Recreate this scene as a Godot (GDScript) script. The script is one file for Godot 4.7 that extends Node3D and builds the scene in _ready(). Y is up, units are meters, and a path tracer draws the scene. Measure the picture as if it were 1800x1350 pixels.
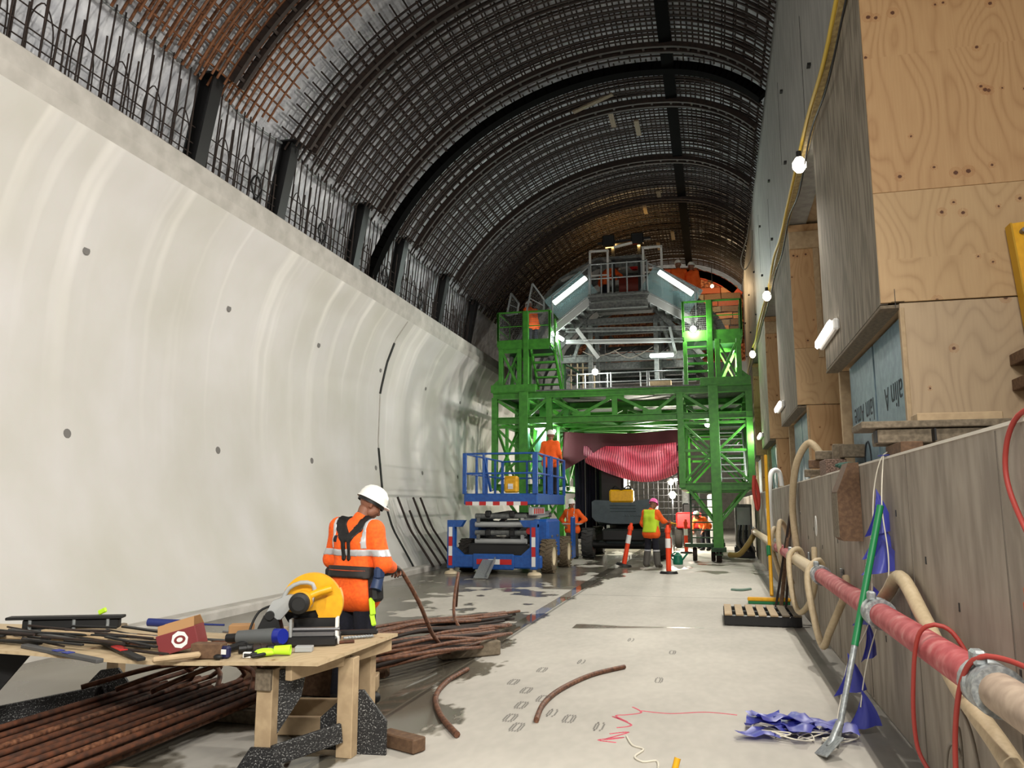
extends Node3D

# ---------------------------------------------------------------- mesh builder
class MB:
	var v := PackedVector3Array()
	var n := PackedVector3Array()
	var uv := PackedVector2Array()
	var o := Vector3.ZERO
	func t3(a: Vector3, b: Vector3, d: Vector3, na: Vector3, nb: Vector3, nd: Vector3) -> void:
		if (b - a).cross(d - a).dot(na + nb + nd) > 0.0:
			v.append(a - o); v.append(d - o); v.append(b - o)
			n.append(na); n.append(nd); n.append(nb)
		else:
			v.append(a - o); v.append(b - o); v.append(d - o)
			n.append(na); n.append(nb); n.append(nd)
	func tri(a: Vector3, b: Vector3, d: Vector3, nn: Vector3) -> void:
		t3(a, b, d, nn, nn, nn)
	func quad(a: Vector3, b: Vector3, d: Vector3, e: Vector3, nn: Vector3) -> void:
		t3(a, b, d, nn, nn, nn); t3(a, d, e, nn, nn, nn)
	func box(c: Vector3, s: Vector3, b := Basis(), ch := 0.0) -> MB:
		var h := s * 0.5
		if ch <= 0.0:
			for ax in 3:
				var u := (ax + 1) % 3
				var w := (ax + 2) % 3
				for sg: float in [-1.0, 1.0]:
					var p := c + b[ax] * (h[ax] * sg)
					var du: Vector3 = b[u] * h[u]
					var dw: Vector3 = b[w] * h[w]
					quad(p - du - dw, p + du - dw, p + du + dw, p - du + dw, b[ax] * sg)
			return self
		ch = minf(ch, minf(h.x, minf(h.y, h.z)) * 0.95)
		for ax in 3:
			var u := (ax + 1) % 3
			var w := (ax + 2) % 3
			for sg: float in [-1.0, 1.0]:
				var p := c + b[ax] * (h[ax] * sg)
				var du: Vector3 = b[u] * (h[u] - ch)
				var dw: Vector3 = b[w] * (h[w] - ch)
				quad(p - du - dw, p + du - dw, p + du + dw, p - du + dw, b[ax] * sg)
			for su: float in [-1.0, 1.0]:
				for sw: float in [-1.0, 1.0]:
					var d: Vector3 = b[ax] * (h[ax] - ch)
					var p1: Vector3 = c + b[u] * (h[u] * su) + b[w] * ((h[w] - ch) * sw)
					var p2: Vector3 = c + b[u] * ((h[u] - ch) * su) + b[w] * (h[w] * sw)
					quad(p1 - d, p1 + d, p2 + d, p2 - d, (b[u] * su + b[w] * sw).normalized())
		for sx: float in [-1.0, 1.0]:
			for sy: float in [-1.0, 1.0]:
				for sz: float in [-1.0, 1.0]:
					var q := Vector3(h.x * sx, h.y * sy, h.z * sz)
					var i := Vector3(sx, sy, sz) * ch
					var pa := c + b * (q - Vector3(0, i.y, i.z))
					var pb := c + b * (q - Vector3(i.x, 0, i.z))
					var pc := c + b * (q - Vector3(i.x, i.y, 0))
					tri(pa, pb, pc, (b * Vector3(sx, sy, sz)).normalized())
		return self
	func frame(a: Vector3, b: Vector3, up := Vector3.UP) -> Basis:
		var z := (b - a).normalized()
		var x := up.cross(z)
		if x.length() < 0.01: x = Vector3.RIGHT.cross(z)
		if x.length() < 0.01: x = Vector3.BACK.cross(z)
		x = x.normalized()
		return Basis(x, z.cross(x), z)
	func bar(a: Vector3, b: Vector3, w: float, h: float, up := Vector3.UP, ch := 0.0) -> MB:
		return box((a + b) * 0.5, Vector3(w, h, a.distance_to(b)), frame(a, b, up), ch)
	# an I section: h along up, flanges w wide
	func ibeam(a: Vector3, b: Vector3, h: float, w: float, t := 0.02, up := Vector3.UP) -> MB:
		var f := frame(a, b, up)
		var l := a.distance_to(b)
		var m := (a + b) * 0.5
		box(m, Vector3(t, h - 2.0 * t, l), f)
		box(m + f.y * (h * 0.5 - t * 0.5), Vector3(w, t, l), f)
		box(m - f.y * (h * 0.5 - t * 0.5), Vector3(w, t, l), f)
		return self
	func tube(p: PackedVector3Array, r: float, seg := 8, caps := true, r2 := -1.0) -> MB:
		var k := p.size()
		var dir := (p[1] - p[0]).normalized()
		var x := dir.cross(Vector3.UP)
		if x.length() < 0.05: x = dir.cross(Vector3.RIGHT)
		x = x.normalized()
		var pr: Array[Vector3] = []
		var pn: Array[Vector3] = []
		for i in k:
			var d: Vector3
			if i == 0: d = dir
			elif i == k - 1: d = (p[k - 1] - p[k - 2]).normalized()
			else: d = ((p[i + 1] - p[i]).normalized() + (p[i] - p[i - 1]).normalized()).normalized()
			x = (x - d * x.dot(d)).normalized()
			var y := d.cross(x)
			var rr := r if r2 < 0.0 else lerpf(r, r2, float(i) / (k - 1))
			var ring: Array[Vector3] = []
			var rn: Array[Vector3] = []
			for j in seg:
				var q := TAU * j / seg
				var nn := x * cos(q) + y * sin(q)
				rn.append(nn); ring.append(p[i] + nn * rr)
			if i > 0:
				for j in seg:
					var j2 := (j + 1) % seg
					t3(pr[j], pr[j2], ring[j2], pn[j], pn[j2], rn[j2])
					t3(pr[j], ring[j2], ring[j], pn[j], rn[j2], rn[j])
			if caps and (i == 0 or i == k - 1):
				var cn := -d if i == 0 else d
				for j in range(1, seg - 1): tri(ring[0], ring[j], ring[j + 1], cn)
			pr = ring; pn = rn
		return self
	# profile of (radius, height) turned about the y axis of xf
	func lathe(pf: Array, seg: int, xf := Transform3D(), smooth := false) -> MB:
		for i in pf.size() - 1:
			var a: Vector2 = pf[i]
			var b: Vector2 = pf[i + 1]
			var sn := [_pn(pf, i, i), _pn(pf, i, i)]
			if smooth: sn = [_pn(pf, i - 1, i), _pn(pf, i, i + 1)]
			for j in seg:
				var q1 := TAU * j / seg
				var q2 := TAU * (j + 1) / seg
				var e1 := Vector3(cos(q1), 0, sin(q1))
				var e2 := Vector3(cos(q2), 0, sin(q2))
				var pts := [e1 * a.x + Vector3.UP * a.y, e2 * a.x + Vector3.UP * a.y, e2 * b.x + Vector3.UP * b.y, e1 * b.x + Vector3.UP * b.y]
				var ns := [e1 * sn[0].x + Vector3.UP * sn[0].y, e2 * sn[0].x + Vector3.UP * sn[0].y, e2 * sn[1].x + Vector3.UP * sn[1].y, e1 * sn[1].x + Vector3.UP * sn[1].y]
				for m in 4:
					pts[m] = xf * pts[m]; ns[m] = (xf.basis * ns[m]).normalized()
				if a.x > 1e-5: t3(pts[0], pts[1], pts[2], ns[0], ns[1], ns[2])
				if b.x > 1e-5: t3(pts[0], pts[2], pts[3], ns[0], ns[2], ns[3])
		return self
	func _pn(pf: Array, i: int, j: int) -> Vector2:
		var s := Vector2.ZERO
		for m in [i, j]:
			if m < 0 or m >= pf.size() - 1: continue
			var d: Vector2 = pf[m + 1] - pf[m]
			s += Vector2(d.y, -d.x).normalized()
		return s.normalized()
	func prism(poly: PackedVector2Array, d: float, xf := Transform3D()) -> MB:
		var ix := Geometry2D.triangulate_polygon(poly)
		var z := xf.basis.z.normalized()
		for s: float in [-0.5, 0.5]:
			for i in range(0, ix.size(), 3):
				tri(xf * _p3(poly[ix[i]], d * s), xf * _p3(poly[ix[i + 1]], d * s), xf * _p3(poly[ix[i + 2]], d * s), z * signf(s))
		var cw := Geometry2D.is_polygon_clockwise(poly)
		for i in poly.size():
			var a := poly[i]
			var b := poly[(i + 1) % poly.size()]
			var e := (b - a).normalized()
			var nn := Vector2(e.y, -e.x) * (-1.0 if cw else 1.0)
			quad(xf * _p3(a, -d * 0.5), xf * _p3(b, -d * 0.5), xf * _p3(b, d * 0.5), xf * _p3(a, d * 0.5), xf.basis * Vector3(nn.x, nn.y, 0))
		return self
	func _p3(p: Vector2, z: float) -> Vector3: return Vector3(p.x, p.y, z)
	func ball(c: Vector3, r: Vector3, seg := 10, b := Basis()) -> MB:
		var rows := seg / 2
		for i in rows:
			for j in seg:
				var q := []
				for e in [[i, j], [i, j + 1], [i + 1, j + 1], [i + 1, j]]:
					var ph: float = PI * e[0] / rows
					var th: float = TAU * e[1] / seg
					q.append(Vector3(sin(ph) * cos(th), cos(ph), sin(ph) * sin(th)))
				var w := []
				var nn := []
				for u in q: w.append(c + b * (u * r)); nn.append((b * (u / r)).normalized())
				if i > 0: t3(w[0], w[1], w[2], nn[0], nn[1], nn[2])
				if i < rows - 1: t3(w[0], w[2], w[3], nn[0], nn[2], nn[3])
		return self
	# a smooth sheet through rows of points; toward = a point its front looks at
	func sheet(P: Array, U = null, flip := false) -> MB:
		var R := P.size()
		var C: int = P[0].size()
		var N := []
		for i in R:
			var row := []
			for j in C:
				var du: Vector3 = P[i][mini(j + 1, C - 1)] - P[i][maxi(j - 1, 0)]
				var dv: Vector3 = P[mini(i + 1, R - 1)][j] - P[maxi(i - 1, 0)][j]
				var nn := du.cross(dv).normalized()
				row.append(-nn if flip else nn)
			N.append(row)
		for i in R - 1:
			for j in C - 1:
				for f in [[[i, j], [i, j + 1], [i + 1, j + 1]], [[i, j], [i + 1, j + 1], [i + 1, j]]]:
					var q := []
					for e in f: q.append([P[e[0]][e[1]], N[e[0]][e[1]], U[e[0]][e[1]] if U != null else Vector2.ZERO])
					if (q[1][0] - q[0][0]).cross(q[2][0] - q[0][0]).dot(q[0][1] + q[1][1] + q[2][1]) > 0.0:
						var t = q[1]; q[1] = q[2]; q[2] = t
					for e in q:
						v.append(e[0] - o); n.append(e[1]); uv.append(e[2])
		return self
	func mesh() -> ArrayMesh:
		var a := []
		a.resize(Mesh.ARRAY_MAX)
		a[Mesh.ARRAY_VERTEX] = v
		a[Mesh.ARRAY_NORMAL] = n
		if uv.size() == v.size(): a[Mesh.ARRAY_TEX_UV] = uv
		var m := ArrayMesh.new()
		m.add_surface_from_arrays(Mesh.PRIMITIVE_TRIANGLES, a)
		return m

# ---------------------------------------------------------------- naming and adding
var rng := RandomNumberGenerator.new()
var M := {}
var taken := {}

func numbered(parent: Node, called: String) -> String:
	var key := "%d/%s" % [parent.get_instance_id(), called]
	var k: int = taken.get(key, 0)
	taken[key] = k + 1
	return called if k == 0 else "%s_%03d" % [called, k]

func mb(root: Node3D = null) -> MB:
	var b := MB.new()
	if root and root != self: b.o = root.position
	return b

func put(called: String, m: Mesh, material: Material, parent: Node = self) -> MeshInstance3D:
	var i := MeshInstance3D.new()
	i.mesh = m
	i.material_override = material
	i.name = numbered(parent, called)
	parent.add_child(i, true)
	return i

func obj(called: String, b: MB, material: Material, parent: Node = self) -> MeshInstance3D:
	return put(called, b.mesh(), material, parent)

func tag(o: Node, label: String, category: String, group := "") -> Node:
	o.set_meta("label", label)
	o.set_meta("category", category)
	if group: o.set_meta("group", group)
	return o

func thing(called: String, label: String, category: String, at := Vector3.ZERO, turn := 0.0, group := "") -> Node3D:
	var o := Node3D.new()
	o.name = numbered(self, called)
	add_child(o, true)
	o.position = at
	o.rotation.y = turn
	tag(o, label, category, group)
	return o

func struct(o: Node) -> Node:
	o.set_meta("kind", "structure")
	return o

func stuff(o: Node) -> Node:
	o.set_meta("kind", "stuff")
	return o

func dup(root: Node3D, at: Vector3, turn: float, label: String) -> Node3D:
	var r: Node3D = root.duplicate()
	r.name = numbered(self, str(root.name).rstrip("0123456789").trim_suffix("_"))
	add_child(r, true)
	r.position = at
	r.rotation.y = turn
	r.set_meta("label", label)
	return r

func V(x: float, y: float, z: float) -> Vector3: return Vector3(x, y, z)

func pts(a: Array) -> PackedVector3Array:
	return PackedVector3Array(a)

func curve(a: Array, step := 0.05) -> PackedVector3Array:
	# a smooth line through the points
	var c := Curve3D.new()
	c.bake_interval = step
	for i in a.size():
		var t := Vector3.ZERO
		if i > 0 and i < a.size() - 1: t = (a[i + 1] - a[i - 1]) / 6.0
		c.add_point(a[i], -t, t)
	return c.get_baked_points()

# ---------------------------------------------------------------- materials
func mat(col: Color, rough := 0.7, metal := 0.0) -> StandardMaterial3D:
	var m := StandardMaterial3D.new()
	m.albedo_color = col
	m.roughness = rough
	m.metallic = metal
	return m

func ntex(c: Array, seed_: int, oct := 4, type := FastNoiseLite.TYPE_SIMPLEX_SMOOTH, freq := 0.02, size := 512, at: Array = []) -> NoiseTexture2D:
	var f := FastNoiseLite.new()
	f.seed = seed_
	f.noise_type = type
	f.frequency = freq
	f.fractal_octaves = oct
	var t := NoiseTexture2D.new()
	t.width = size
	t.height = size
	t.seamless = true
	t.noise = f
	if c.size():
		var g := Gradient.new()
		var off := PackedFloat32Array()
		var cc := PackedColorArray()
		for i in c.size():
			off.append(at[i] if at.size() else 0.2 + 0.6 * i / maxf(1.0, c.size() - 1.0))
			cc.append(c[i])
		g.offsets = off
		g.colors = cc
		t.color_ramp = g
	return t

# noise-coloured material; sc: repeats per metre along x, y, z
func nmat(c: Array, sc: Vector3, rough: float, seed_: int, world := true, bump := 0.0, oct := 4, freq := 0.02, metal := 0.0, at: Array = []) -> StandardMaterial3D:
	var m := mat(Color.WHITE, rough, metal)
	m.albedo_texture = ntex(c, seed_, oct, FastNoiseLite.TYPE_SIMPLEX_SMOOTH, freq, 512, at)
	m.uv1_triplanar = true
	m.uv1_world_triplanar = world
	m.uv1_scale = sc
	if bump > 0.0:
		m.heightmap_enabled = true
		m.heightmap_scale = bump
		m.heightmap_texture = ntex([], seed_ + 7, oct, FastNoiseLite.TYPE_SIMPLEX_SMOOTH, freq, 256)
	return m

func glow(col: Color, e: float) -> StandardMaterial3D:
	var m := mat(Color(0.9, 0.9, 0.9), 0.4)
	m.emission_enabled = true
	m.emission = col
	m.emission_energy_multiplier = e
	return m

func materials() -> void:
	M.steel = mat(Color(0.45, 0.45, 0.46), 0.45, 0.7)
	M.galv = nmat([Color(0.5, 0.52, 0.53), Color(0.68, 0.7, 0.7)], V(2, 2, 2), 0.45, 3, false, 0.0, 3, 0.03, 0.5)
	M.matt = mat(Color(0.03, 0.03, 0.03), 0.95)
	M.matt.metallic_specular = 0.15
	M.dark = mat(Color(0.05, 0.05, 0.055), 0.5)
	M.black = mat(Color(0.035, 0.035, 0.04), 0.6)
	M.rubber = nmat([Color(0.1, 0.095, 0.09), Color(0.2, 0.18, 0.16)], V(3, 3, 3), 0.85, 4, false)
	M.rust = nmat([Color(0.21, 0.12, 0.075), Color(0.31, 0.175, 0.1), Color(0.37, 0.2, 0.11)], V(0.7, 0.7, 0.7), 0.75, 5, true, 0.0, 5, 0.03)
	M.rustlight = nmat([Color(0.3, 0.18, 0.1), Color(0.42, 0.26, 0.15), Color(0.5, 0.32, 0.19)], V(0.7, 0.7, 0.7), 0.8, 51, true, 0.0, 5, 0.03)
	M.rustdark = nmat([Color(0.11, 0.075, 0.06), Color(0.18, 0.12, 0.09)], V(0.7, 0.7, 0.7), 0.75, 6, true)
	M.rebar = nmat([Color(0.22, 0.12, 0.07), Color(0.4, 0.25, 0.17), Color(0.5, 0.34, 0.24)], V(1.2, 1.2, 1.2), 0.6, 8, true, 0.0, 5, 0.03)
	M.green = nmat([Color(0.2, 0.47, 0.13), Color(0.25, 0.55, 0.16)], V(0.5, 0.5, 0.5), 0.42, 9, true)
	M.greendark = mat(Color(0.07, 0.24, 0.1), 0.5)
	M.blue = nmat([Color(0.09, 0.28, 0.56), Color(0.11, 0.33, 0.63)], V(0.8, 0.8, 0.8), 0.4, 10, false)
	M.grey = nmat([Color(0.3, 0.31, 0.31), Color(0.42, 0.43, 0.42)], V(0.8, 0.8, 0.8), 0.55, 11, true)
	M.greylight = mat(Color(0.62, 0.63, 0.63), 0.5)
	M.white = mat(Color(0.88, 0.88, 0.87), 0.4)
	M.red = mat(Color(0.72, 0.1, 0.1), 0.45)
	M.yellow = nmat([Color(0.85, 0.62, 0.05), Color(0.9, 0.67, 0.06)], V(1, 1, 1), 0.4, 12, false)
	M.orange = mat(Color(0.93, 0.27, 0.1), 0.5)
	M.timber = nmat([Color(0.64, 0.55, 0.43), Color(0.71, 0.62, 0.49)], V(0.8, 0.8, 0.8), 0.75, 13, false, 0.05, 5, 0.02)
	M.timberold = nmat([Color(0.38, 0.34, 0.28), Color(0.49, 0.44, 0.37)], V(2, 2, 2), 0.85, 14, false, 0.1, 5)
	M.timberbrown = nmat([Color(0.33, 0.24, 0.17), Color(0.42, 0.32, 0.23)], V(2, 2, 2), 0.8, 15, false, 0.1, 5)
	M.ply = ply_material(Color(0.73, 0.59, 0.42), Color(0.58, 0.42, 0.27), 16)
	M.plypale = ply_material(Color(0.73, 0.61, 0.45), Color(0.6, 0.47, 0.32), 17)
	M.plygrey = ply_material(Color(0.7, 0.61, 0.49), Color(0.57, 0.48, 0.38), 18)
	M.formply = nmat([Color(0.4, 0.37, 0.32), Color(0.5, 0.465, 0.41), Color(0.56, 0.525, 0.47)], V(0.9, 0.12, 0.9), 0.85, 19, true, 0.0, 5)
	M.bluegrey = nmat([Color(0.55, 0.55, 0.535), Color(0.63, 0.63, 0.615)], V(0.5, 0.1, 0.5), 0.6, 20, true, 0.0, 4)
	M.barrier = nmat([Color(0.52, 0.485, 0.445), Color(0.585, 0.55, 0.505), Color(0.63, 0.595, 0.55)], V(0.45, 0.12, 0.45), 0.85, 21, true, 0.0, 6)
	M.board = nmat([Color(0.4, 0.5, 0.56), Color(0.5, 0.6, 0.65)], V(0.6, 0.6, 0.6), 0.45, 22, true)
	M.membrane = nmat([Color(0.66, 0.67, 0.7), Color(0.84, 0.85, 0.87)], V(0.35, 0.35, 0.35), 0.42, 23, true, 3.0, 5)
	M.conc = nmat([Color(0.67, 0.655, 0.63), Color(0.75, 0.735, 0.71)], V(0.25, 0.25, 0.25), 0.85, 24, true, 0.0, 5)
	M.speck = nmat([Color(0.07, 0.07, 0.075), Color(0.13, 0.13, 0.135), Color(0.75, 0.75, 0.74)], V(3, 3, 3), 0.6, 25, false, 0.0, 4, 0.05, 0.0, [0.3, 0.66, 0.78])
	M.cream = nmat([Color(0.68, 0.61, 0.49), Color(0.74, 0.67, 0.55)], V(2, 2, 2), 0.6, 26, true)
	M.pipered = nmat([Color(0.58, 0.2, 0.22), Color(0.66, 0.3, 0.31), Color(0.72, 0.52, 0.5)], V(0.7, 0.7, 0.7), 0.65, 27, true, 0.0, 6, 0.02, 0.0, [0.3, 0.6, 0.9])
	M.pipegrey = nmat([Color(0.54, 0.47, 0.41), Color(0.64, 0.57, 0.5)], V(1, 1, 1), 0.7, 28, true)
	M.cord = mat(Color(0.56, 0.18, 0.15), 0.6)
	M.cable = mat(Color(0.5, 0.47, 0.43), 0.6)
	M.flag = mat(Color(0.25, 0.27, 0.6), 0.38)
	M.flag.backlight_enabled = true
	M.flag.backlight = Color(0.15, 0.16, 0.5)
	M.string = mat(Color(0.82, 0.8, 0.74), 0.8)
	M.poleg = mat(Color(0.06, 0.45, 0.25), 0.45)
	M.hivis = nmat([Color(0.92, 0.33, 0.07), Color(0.98, 0.42, 0.1)], V(3, 3, 3), 0.8, 29, false)
	M.vest = mat(Color(0.75, 0.88, 0.2), 0.8)
	M.navy = nmat([Color(0.05, 0.055, 0.1), Color(0.09, 0.1, 0.16)], V(4, 4, 4), 0.9, 30, false)
	M.skin = mat(Color(0.5, 0.33, 0.25), 0.6)
	M.band = mat(Color(0.72, 0.73, 0.74), 0.35, 0.1)
	M.helmet = mat(Color(0.92, 0.92, 0.9), 0.35)
	M.pinkhat = mat(Color(0.93, 0.4, 0.68), 0.4)
	M.lime = mat(Color(0.72, 0.9, 0.16), 0.6)
	M.card = mat(Color(0.62, 0.47, 0.31), 0.8)
	M.chipbox = mat(Color(0.45, 0.16, 0.17), 0.6)
	M.machine = nmat([Color(0.23, 0.275, 0.3), Color(0.26, 0.31, 0.335)], V(0.4, 0.4, 0.4), 0.55, 31, false)
	M.tyretan = nmat([Color(0.3, 0.26, 0.2), Color(0.45, 0.39, 0.3)], V(3, 3, 3), 0.85, 41, false)
	M.wheelrim = mat(Color(0.8, 0.74, 0.62), 0.6)

func ply_material(c0: Color, c1: Color, s: int) -> StandardMaterial3D:
	# peeled veneer: contour bands of a stretched noise, with knots
	var f := FastNoiseLite.new()
	f.seed = s
	f.noise_type = FastNoiseLite.TYPE_SIMPLEX_SMOOTH
	f.frequency = 0.004
	f.fractal_octaves = 2
	var g := FastNoiseLite.new()
	g.seed = s + 50
	g.frequency = 0.05
	var kn := []
	var r2 := RandomNumberGenerator.new()
	r2.seed = s
	for i in 22: kn.append(Vector3(r2.randf() * 512, roundf(r2.randf() * 5) * 96 + r2.randf() * 30, 2.0 + r2.randf() * 3.0))
	var im := Image.create(512, 512, false, Image.FORMAT_RGB8)
	for y in 512:
		for x in 512:
			var k := f.get_noise_2d(x * 1.0, y * 0.4)
			var w := absf(fmod(absf(k * 6.0) + 0.08 * g.get_noise_2d(x * 0.6, y * 0.06), 1.0) - 0.5) * 2.0
			var a := 0.62 * pow(w, 3.0) * (0.6 + 0.4 * g.get_noise_2d(x * 0.3, y * 0.1)) + 0.12 * (g.get_noise_2d(x * 3.0, y * 0.15) + 0.5)
			im.set_pixel(x, y, c0.lerp(c1, clampf(a, 0.0, 1.0)))
	for q: Vector3 in kn:
		for y in range(maxi(0, int(q.y - q.z * 3)), mini(512, int(q.y + q.z * 3))):
			for x in range(maxi(0, int(q.x - q.z * 3)), mini(512, int(q.x + q.z * 3))):
				var d := Vector2(x - q.x, y - q.y).length() / q.z
				if d < 1.0: im.set_pixel(x, y, Color(0.33, 0.19, 0.1))
				elif d < 3.0 and absf(fmod(d * 2.0, 1.0) - 0.5) < 0.2: im.set_pixel(x, y, im.get_pixel(x, y).lerp(Color(0.6, 0.4, 0.24), 0.55))
	var m := mat(Color.WHITE, 0.6)
	m.albedo_texture = ImageTexture.create_from_image(im)
	m.uv1_triplanar = true
	m.uv1_scale = V(0.55, 0.55, 0.55)
	return m
# ================================================================ SCENE
func _ready() -> void:
	rng.seed = 11
	var cam := Camera3D.new()
	cam.name = "camera"
	cam.position = V(0, 1.6, 0)
	cam.rotation = Vector3(deg_to_rad(8.691), deg_to_rad(14.148), 0)
	cam.fov = 51.48
	cam.near = 0.05
	cam.far = 200.0
	cam.current = true
	add_child(cam)
	var we := WorldEnvironment.new()
	we.name = "environment"
	var e := Environment.new()
	e.background_mode = Environment.BG_COLOR
	e.background_color = Color(0, 0, 0)
	e.tonemap_mode = Environment.TONE_MAPPER_LINEAR
	e.tonemap_exposure = EXPO
	e.sdfgi_enabled = true
	e.ssao_enabled = true
	e.ssil_enabled = true
	we.environment = e
	add_child(we)
	flood_light(V(-0.6, 5.6, 3.2), V(-8.0, 0.2, -3.0), 58.0, "upper")
	flood_light(V(0.95, 4.9, 1.5), V(-6.0, -2.0, -5.0), 42.0, "lower")
	materials()
	build_floor()
	build_left_wall()
	build_vault()
	build_right_side()
	wall_lamps()
	build_gantry()
	gantry_lamps()
	build_tarp()
	beyond_gantry()
	build_lift()
	build_excavator()
	build_bollards()
	build_table()
	build_saw()
	build_tools()
	build_rebar()
	right_gear()
	build_people()

const EXPO := 0.8

func area(at: Vector3, toward: Vector3, w: float, h: float, e: float, c: Color) -> void:
	var l := AreaLight3D.new()
	l.name = numbered(self, "light_panel")
	l.area_size = Vector2(w, h)
	l.light_energy = e
	l.light_color = c
	l.area_range = 80.0
	l.area_attenuation = 2.0
	l.shadow_enabled = true
	add_child(l, true)
	var up := Vector3.UP if absf((toward - at).normalized().y) < 0.98 else Vector3.BACK
	l.look_at_from_position(at, toward, up)

func omni(at: Vector3, e: float, c: Color, size := 0.05) -> void:
	var l := OmniLight3D.new()
	l.name = numbered(self, "lamp_light")
	l.light_energy = e
	l.light_color = c
	l.light_size = size
	l.omni_range = 80.0
	l.omni_attenuation = 2.0
	l.shadow_enabled = true
	add_child(l, true)
	l.position = at

func spot(at: Vector3, toward: Vector3, e: float, c: Color, angle: float) -> void:
	var l := SpotLight3D.new()
	l.name = numbered(self, "lamp_light")
	l.light_energy = e
	l.light_color = c
	l.light_size = 0.05
	l.spot_angle = angle
	l.spot_angle_attenuation = 0.6
	l.spot_range = 80.0
	l.spot_attenuation = 2.0
	l.shadow_enabled = true
	add_child(l, true)
	l.look_at_from_position(at, toward, Vector3.UP)

func flood_light(at: Vector3, toward: Vector3, e: float, which: String) -> void:
	# the site's flood lamps behind the photographer
	var o := thing("flood_lamp", which + " flood lamp on the tunnel side behind the viewpoint", "lamp", at)
	var b := mb()
	var f := b.frame(Vector3.ZERO, toward - at)
	b.box(-f.z * 0.08, V(1.3, 0.9, 0.12), f, 0.02)
	obj("housing", b, mat(Color(0.15, 0.15, 0.15), 0.5), o)
	b = mb()
	b.box(-f.z * 0.012, V(1.2, 0.8, 0.02), f)
	obj("diffuser", b, glow(Color(1, 0.985, 0.96), 6.0), o)
	b = mb()
	b.tube(pts([-f.z * 0.14, -f.z * 0.5 + V(0, 0.1, 0)]), 0.03)
	obj("bracket", b, mat(Color(0.2, 0.2, 0.2), 0.5), o)
	area(at + f.z * 0.03, toward, 1.2, 0.8, e, Color(1, 0.985, 0.955))

func wall_lamps() -> void:
	# festoon bulbs along the cable and batten lamps on the bulkheads
	var where := ["brightest bulb on the yellow cable, above the nearest bulkhead's far end", "second bulb along the yellow cable, above the second bulkhead", "third bulb along the yellow cable, near the green gantry", "fourth bulb along the yellow cable, behind the green gantry"]
	for i in range(-2, 4):
		var z := -10.8 - 7.0 * i
		var at := V(1.27, 6.17, z)
		if i >= 0:
			var o := thing("festoon_bulb", where[i], "lamp", at, 0.0, "bulbs on the yellow cable")
			obj("socket", mb().lathe([Vector2(0, 0.16), Vector2(0.035, 0.16), Vector2(0.035, 0.07), Vector2(0.05, 0.06), Vector2(0.0, 0.06)], 12), M.black, o)
			obj("bulb", mb().lathe([Vector2(0.045, 0.07), Vector2(0.09, 0.0), Vector2(0.088, -0.07), Vector2(0.045, -0.13), Vector2(0, -0.145)], 14, Transform3D(), true), glow(Color(1, 0.95, 0.86), 14.0), o)
		spot(at + V(-0.13, -0.03, 0), at + V(-1.4, -1.0, 0), 26.0, Color(1, 0.975, 0.93), 78.0)
	var bw := ["batten lamp on the lower edge of the nearest bulkhead", "batten lamp on the lower edge of the second bulkhead", "batten lamp on the lower edge of the third bulkhead", "batten lamp on the lower edge of the fourth bulkhead"]
	for i in range(-1, 4):
		var z := -9.78 - 7.1 * i
		var at := V(1.4, 3.58, z)
		if i >= 0:
			var o := thing("batten_lamp", bw[i], "lamp", at, 0.0, "batten lamps along the bulkheads")
			obj("housing", mb().box(V(-0.035, 0, 0), V(0.07, 0.13, 1.24), Basis(), 0.02), M.white, o)
			obj("diffuser", mb().box(V(-0.095, 0, 0), V(0.05, 0.11, 1.2), Basis(), 0.022), glow(Color(1, 0.97, 0.93), 7.0), o)
		area(at + V(-0.135, 0, 0), at + V(-2, -0.3, 0), 1.2, 0.11, 13.0, Color(1, 0.985, 0.95))

# ---------------------------------------------------------------- floor
const FX0 := -7.6
const FX1 := 1.4
const FZ0 := 0.0
const FZ1 := -36.0
var wet_edge := [[0.0, -2.5], [-4.6, -2.45], [-5.44, -2.22], [-6.07, -2.07], [-6.6, -2.26], [-7.4, -2.4], [-7.8, -2.25], [-8.7, -2.45], [-10.1, -2.52], [-13.3, -2.5], [-15.3, -2.5], [-17.4, -2.36], [-20.1, -2.0], [-24, -1.6], [-28, -1.4], [-36, -1.4]]

func edge_at(z: float) -> float:
	for i in wet_edge.size() - 1:
		if z <= wet_edge[i][0] and z >= wet_edge[i + 1][0]:
			return lerpf(wet_edge[i][1], wet_edge[i + 1][1], (wet_edge[i][0] - z) / (wet_edge[i][0] - wet_edge[i + 1][0]))
	return -2.5

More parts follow.
